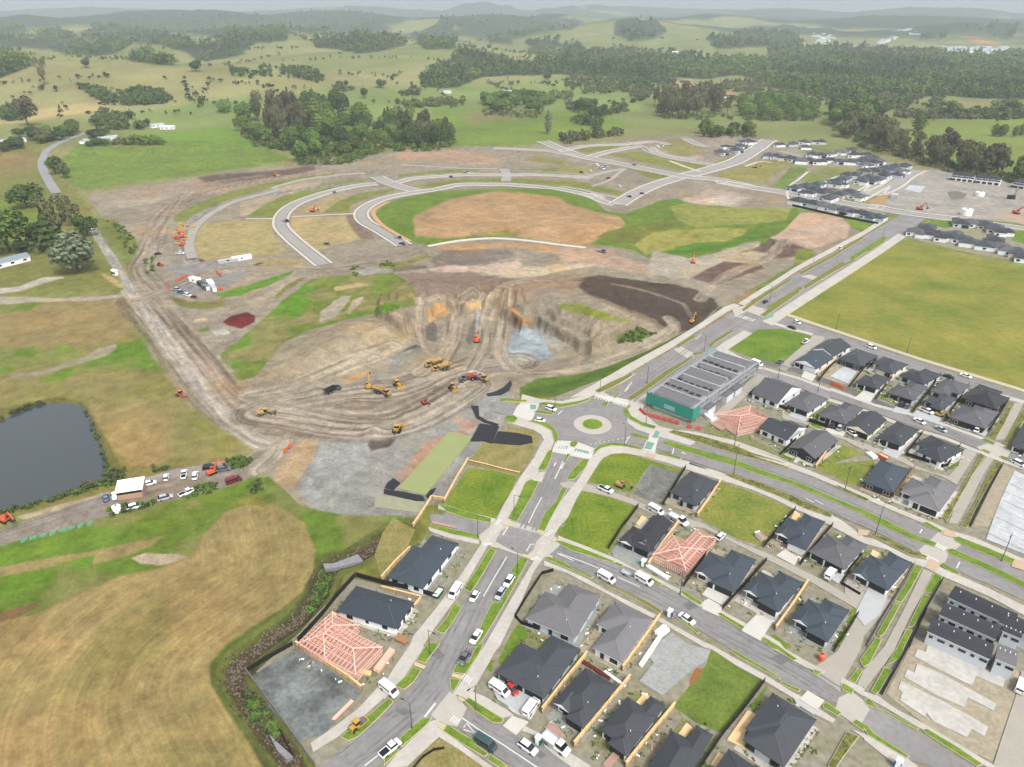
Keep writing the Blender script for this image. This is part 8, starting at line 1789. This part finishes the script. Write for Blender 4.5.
def woodland(name,label,polys,dens,wm,hm,leafs,quadn,kindp=0.25,world=0,pts=None):
 if pts is not None:X,Y=pts;Zz=height(X,Y);ok=np.ones(len(X),bool)
 elif world:
  u=nr.random(world);Y=1/(1/6800+u*(1/1000-1/6800));X=nr.uniform(-0.9,0.9,world)*(Y*CP+CH*SP);Zz=height(X,Y);px,py=project(X,Y,Zz);ok=np.zeros(world,bool)
  for p in polys:ok|=inside(px,py,p)
 else:
  P=[]
  for p in polys:
   xs=[a[0]for a in p];ys=[a[1]for a in p];n=int((max(xs)-min(xs))*(max(ys)-min(ys))*dens)+4
   c=np.stack([nr.uniform(min(xs),max(xs),n),nr.uniform(min(ys),max(ys),n)],1);P.append(c[inside(c[:,0],c[:,1],p)])
  X,Y,Zz=ground_pts(np.concatenate(P));ok=(Y<6500)&(np.abs(X)<6000)
 X,Y,Zz=X[ok],Y[ok],Zz[ok];n=len(X)
 for li,lf in enumerate(leafs):
  s=nr.integers(0,len(leafs),n)==li if len(leafs)==1 else(sst(0,1,fbm(X,Y,260,201,2))*len(leafs)+nr.uniform(-.5,.5,n)).clip(0,len(leafs)-0.01).astype(int)==li
  x,y,z_=X[s],Y[s],Zz[s];m=len(x)
  if not m:continue
  far=np.clip(y/1800,1,1.7);w_=wm*(0.6+0.8*nr.random(m))*far;h=hm*(0.6+0.8*nr.random(m))*far**0.7
  C,NN,S=[],[],[]
  for k in range(6):
   pk,nk=crown_pts('pine' if k/6<kindp else 'round',quadn);j=np.nonzero(nr.integers(0,6,m)==k)[0]if k<5 else np.nonzero(np.ones(m))[0][::6]
   a=nr.random(len(j))*6.283;ca,sa=np.cos(a)[:,None],np.sin(a)[:,None]
   px_=pk[None,:,0]*ca-pk[None,:,1]*sa;py_=pk[None,:,0]*sa+pk[None,:,1]*ca
   C.append(np.stack([x[j][:,None]+px_*w_[j][:,None],y[j][:,None]+py_*w_[j][:,None],z_[j][:,None]-1+pk[None,:,2]*h[j][:,None]],-1).reshape(-1,3))
   NN.append(np.repeat(nk[None],len(j),0).reshape(-1,3));S.append(np.repeat(w_[j]*0.11,quadn))
  o=bpy.data.objects.new(name,quads_mesh(name,np.concatenate(C),np.concatenate(NN),np.concatenate(S),LEAF[lf]));COL.objects.link(o);tag(o,label[li],'woodland',kind='stuff')
woodland('distant_bush',['dark bush covering the distant hills and the long belt on the right','green bush mixed through the distant wooded hills'],BUSHZ,0.55,15,16,['dark','green'],26,world=42000)
woodland('distant_hedges',['scattered dark hedge trees and thickets over the far pastures','olive hedge trees and thickets over the far pastures','green hedge trees over the far pastures'],[q('g1',310,350,360,345,470,390,460,415,410,410,330,365),q('g1',450,395,540,360,640,370,690,400,640,420,480,425),q('g1',0,455,60,430,130,440,100,480,0,490),q('g1',890,295,1024,290,1024,308,900,306),q('g1',360,478,440,468,560,478,480,488),q('g2',90,275,180,265,240,290,285,325,250,335,180,315,100,305),q('g2',20,280,60,275,60,305,20,310),q('g2',310,345,400,345,400,365,310,370),q('g2',580,370,660,362,660,382,580,388),q('g2',560,415,700,410,830,405,830,425,700,430,600,440),q('g2',900,390,1024,400,1024,460,960,445,900,415),q('g2',790,200,850,190,940,210,1024,240,1024,300,900,300,820,280),q('g3',200,280,280,280,290,360,220,360),q('g3',290,310,390,310,390,378,290,378),q('g3',380,310,660,305,650,350,520,370,400,372),q('g3',150,380,260,375,250,408,180,405),q('g3',820,330,1024,320,1024,366,900,372,840,360),q('g3',470,380,560,372,540,400,470,420),q('g3',210,420,330,405,340,450,220,445),q('g3',340,440,460,420,460,450,380,465),q('g3',60,200,460,195,720,215,700,235,400,235,60,225),q('g3',0,375,60,372,180,400,170,415,60,400,0,395),q('g4',0,360,60,372,210,400,210,440,0,440),q('g4',250,410,420,385,620,395,560,430,480,450,400,470,260,470),q('g4',650,395,700,395,700,440,650,440),q('g4',520,455,720,455,1024,440,1024,468,720,470,520,470),q('g4',300,200,600,205,760,225,700,290,400,300,300,260),q('g4',600,240,830,250,820,330,600,330),q('n3',640,345,720,345,860,352,1023,355,1023,362,720,358,640,356),q('e8',580,270,850,275,850,285,580,283),q('e8',690,185,770,180,760,205,700,205),q('e8',560,175,640,170,660,210,560,205),q('e8',480,165,580,160,570,200,490,200),q('e4',0,50,60,35,180,30,300,15,320,28,160,50,40,70)],0.40,10,9,['dark','gum','green'],40,0.1)
def scatter_lines():
 xs,ys=[],[]
 for i in range(130):
  y0=1/(1/4200+nr.random()*(1/1050-1/4200));x0=nr.uniform(-0.8,0.8)*(y0*CP+CH*SP)
  if fbm(np.array([x0]),np.array([y0]),500,301,2)[0]<0.36:continue
  a=nr.choice([0.3,1.75])+nr.normal()*0.25;L_=nr.uniform(60,320)*(y0/1500);n=int(L_/nr.uniform(5,11));t=np.linspace(0,L_,max(n,3));keep=nr.random(len(t))<0.8
  xs.append((x0+t*math.cos(a)+nr.normal(size=len(t))*3)[keep]);ys.append((y0+t*math.sin(a)+nr.normal(size=len(t))*3)[keep])
 n=520;y0=1/(1/4500+nr.random(n)*(1/1000-1/4500));x0=nr.uniform(-0.85,0.85,n)*(y0*CP+CH*SP);k=fbm(x0,y0,320,303,3)>0.52;xs.append(x0[k]);ys.append(y0[k])
 X,Y=np.concatenate(xs),np.concatenate(ys);ok=(Y>990)&~((Y<1080)&(X>-300));return X[ok],Y[ok]
woodland('hedgerow_trees',['dark trees strung along far hedgerows and scattered over the hills','olive trees strung along far hedgerows and scattered over the hills','green trees strung along far hedgerows and scattered over the hills'],None,0,8,8,['dark','gum','green'],30,0.15,pts=scatter_lines())
woodland('woodland_undergrowth',['dark bushy undergrowth beneath the groves and tree belts','olive bushy undergrowth beneath the groves and tree belts'],[[(240,134),(262,126),(300,124),(344,122),(378,134),(452,146),(440,152),(380,152),(350,164),(302,166),(290,152),(250,146)],q('n3',-60,345,150,350,150,362,-60,362),q('n3',160,345,410,350,400,366,170,366),q('n3',55,400,215,400,215,415,55,415),q('n3',440,390,560,400,720,468,860,500,960,528,1200,568,1200,582,950,545,840,530,700,490,540,448),[(484,112),(540,114),(540,119),(484,116)],[(570,120),(604,120),(600,128),(572,124)]],0.28,7,6,['green','gum'],34,0.0)
woodland('pondside_scrub',['olive scrub and reeds round the pond and along the works road','green scrub round the pond and along the works road'],[q('m2',330,20,350,60,410,200,430,280,500,270,480,320,430,345,410,290,380,160,340,70),q('m2',180,385,300,345,420,310,430,340,300,370,190,405),q('m2',0,430,100,405,180,385,190,400,100,430,0,452),q('m2',0,80,110,30,200,10,200,2,100,22,0,72),q('m2',600,265,660,255,660,275,600,290),q('m2',890,240,960,225,990,240,960,270,900,275),q('m2',740,345,860,330,860,360,740,385),q('m2',420,430,560,405,640,400,560,425,440,460),q('m1',620,60,650,50,655,75,630,85),q('m5',830,320,900,295,950,310,900,335,845,340),q('f6',160,190,200,185,200,235,165,240),q('f6',300,165,370,160,380,185,310,195),q('e1',330,610,380,600,380,690,345,690),q('e1',130,400,250,460,300,560,260,590,180,500),q('m7',400,250,450,260,420,380,350,450,330,440),q('m8',20,350,120,430,200,560,180,600,60,460)],0.30,2.4,1.9,['gum','lush'],30,0.0)
woodland('verge_shrubs',['low olive shrubs planted in the boulevard and walking street strips'],[q('n4',370,618,560,660,700,705,690,735,540,690,370,645),q('b4',260,306,400,345,400,362,240,318),q('b4',170,436,520,560,680,630,660,650,480,575,300,505),q('c5',50,55,300,158,400,200,390,212,140,105),q('b5',515,700,700,400,760,305,690,440,555,690),q('b5',640,750,820,420,860,360,700,670),q('b5',900,220,1023,40,960,180),q('b5',800,195,930,20,900,110,840,205),q('f5',560,420,660,345,670,350,580,425)],0.22,1.1,0.9,['lush'],24,0.0)
def farm(label,px,py,dx,dy,W_,D,roofm,wall='white',h=3.0):
 X,Y,Zz=ground_pts([(px,py)]);X2,Y2,_=ground_pts([(px+dx,py+dy)]);r=thing('farm_building',label,'farm building',(X[0],Y[0],Zz[0]),math.atan2(Y2[0]-Y[0],X2[0]-X[0]))
 a,b,c_=MB(),MB(),MB();roof_rect(a,b,-W_/2,W_/2,-D/2,D/2,h,0.4,'gx');c_.box(-W_/2+0.4,W_/2-0.4,-D/2+0.4,D/2-0.4,-1,h-0.1);c_.extr([(-D/2+0.5,h),(D/2-0.5,h),(0,h+(D/2-0.5)*0.4)],-W_/2+0.02,-W_/2+0.3);c_.build('wall',WALLM[wall],r,fix=True);a.build('roof',roofm,r,fix=True);b.build('fascia',M_FASCW,r)
 for k in range(3):add_window(r,-W_/3+W_/3*k,-D/2+0.36,1.5,2.2,1.2,0,'b',False)
PALE=mat('roof_pale_blue',(196,206,214),0.5,0.05,0.5)
farm('long pale roofed farm shed at the far left above the paddock',10,143,8,-1,34,9,PALE);farm('white farmhouse with blue grey roof beside the country road',108,140,8,-2,22,10,PALE);farm('small white house behind the farmhouse by the road',85,143,5,-2,12,8,PALE);farm('white sheds by the lane right of the farmhouse',168,129,8,0,18,8,M_WRAP);farm('grey shed on the lane right of the farmhouse',157,127,8,-1,18,8,PALE)
farm('grey blue roofed farmhouse cut by the left edge near the big trees',10,264,8,-2,22,9,mat('roof_dusty_blue',(150,168,180),0.6,0.05,0.5));farm('small white hut beside the track by the large pale tree',115.5,275,3,1,3.5,3,M_WRAP)
farm('white house in the hedges of the middle distance',508,93,6,0,16,9,PALE);farm('grey house by the right end of the thick hedge',559,95,6,0,18,10,PALE);farm('dark barn in the tan field right of the brown plantation',722,98,8,0,30,12,ROOFM['dark']);farm('white house left of the white barn in the far valley',676,53,6,0,26,12,M_WRAP);farm('white house in the far valley centre',592,56,6,0,26,12,PALE);farm('house roof among trees near the far pasture',447,93,5,0,14,9,PALE)
TOWN=MB();TR=MB()
for p,n in((q('g4',700,195,960,195,950,218,700,215),110),(q('g4',530,120,640,112,600,140,500,160,440,180,450,165),70),(q('g4',170,150,220,130,270,160,200,175),40)):
 xs=[a[0]for a in p];ys=[a[1]for a in p];c=np.stack([nr.uniform(min(xs),max(xs),n*3),nr.uniform(min(ys),max(ys),n*3)],1);c=c[inside(c[:,0],c[:,1],p)][:n];X,Y,Zz=ground_pts(c)
 for x,y,z_ in zip(X,Y,Zz):
  M_=Matrix.Translation((x,y,z_))@Matrix.Rotation(rng.uniform(0,3),4,'Z');s=rng.uniform(8,15);TOWN.box(-s,s,-s*0.6,s*0.6,-8,7,M=M_);TR.add([M_@Vector(v)for v in((-s-1,-s*0.6-1,7),(s+1,-s*0.6-1,7),(s+1,s*0.6+1,7),(-s-1,s*0.6+1,7),(-s*.6,0,11),(s*.6,0,11))],[(0,1,5,4),(2,3,4,5),(1,2,5),(3,0,4)])
tag(TOWN.build('distant_town',WALLM['white']),'white houses of the far suburb below the skyline on the right','town',kind='stuff');tag(TR.build('distant_town_roofs',PALE),'pale roofs of the far suburb below the skyline on the right','town',kind='stuff')
wp=np.array(wp);wn=nr.normal(size=wp.shape);wn/=np.linalg.norm(wn,axis=1)[:,None]
tag(COL.objects.link(bpy.data.objects.new('lot_weeds',quads_mesh('lot_weeds',wp,wn,0.15+0.25*nr.random(len(wp)),LEAF['lush'])))or COL.objects['lot_weeds'],'green weeds on the bare ground round the houses','weeds',kind='stuff')
SUN_EL,SUN_AZ=55,148
w=bpy.data.worlds.new('World');scene.world=w;w.use_nodes=True
nt=w.node_tree;N=nt.nodes;L=nt.links
sky=N.new('ShaderNodeTexSky');sky.sky_type='NISHITA';sky.sun_disc=False
sky.sun_elevation=R(SUN_EL);sky.sun_rotation=R(SUN_AZ);sky.dust_density=4.0;sky.ozone_density=1.0;sky.altitude=0
hs=N.new('ShaderNodeHueSaturation');hs.inputs['Saturation'].default_value=0.22
L.new(sky.outputs['Color'],hs.inputs['Color']);L.new(hs.outputs['Color'],N['Background'].inputs['Color'])
N['Background'].inputs['Strength'].default_value=0.135
sl=bpy.data.lights.new('sun','SUN');sl.energy=1.45;sl.angle=R(9);sl.color=(1,0.95,0.87)
so=bpy.data.objects.new('sun',sl);COL.objects.link(so)
d=Vector((math.sin(R(SUN_AZ))*math.cos(R(SUN_EL)),math.cos(R(SUN_AZ))*math.cos(R(SUN_EL)),math.sin(R(SUN_EL))))
so.rotation_euler=d.to_track_quat('Z','Y').to_euler()
mb=MB();mb.box(-15000,15000,-300,15800,-9,330)
hm=bpy.data.materials.new('haze_air');hm.use_nodes=True
N=hm.node_tree.nodes;N.remove(N['Principled BSDF'])
pv=N.new('ShaderNodeVolumePrincipled');pv.inputs['Color'].default_value=(0.60,0.68,0.74,1);pv.inputs['Density'].default_value=0.000115;pv.inputs['Anisotropy'].default_value=0.0
hm.node_tree.links.new(pv.outputs['Volume'],N['Material Output'].inputs['Volume'])
tag(mb.build('haze',hm),kind='stuff')
cam=bpy.data.cameras.new('camera');cam.sensor_width=36;cam.lens=CF/1024*36;cam.clip_start=0.5;cam.clip_end=40000
co=bpy.data.objects.new('camera',cam);COL.objects.link(co);co.location=(0,0,CH);co.rotation_euler=(R(90)-PITCH,0,0)
scene.camera=co
scene.view_settings.view_transform='Standard';scene.view_settings.look='None';scene.view_settings.exposure=0.98;scene.view_settings.gamma=1
scene.cycles.volume_bounces=1;scene.cycles.max_bounces=5;scene.cycles.diffuse_bounces=2;scene.cycles.use_denoising=True
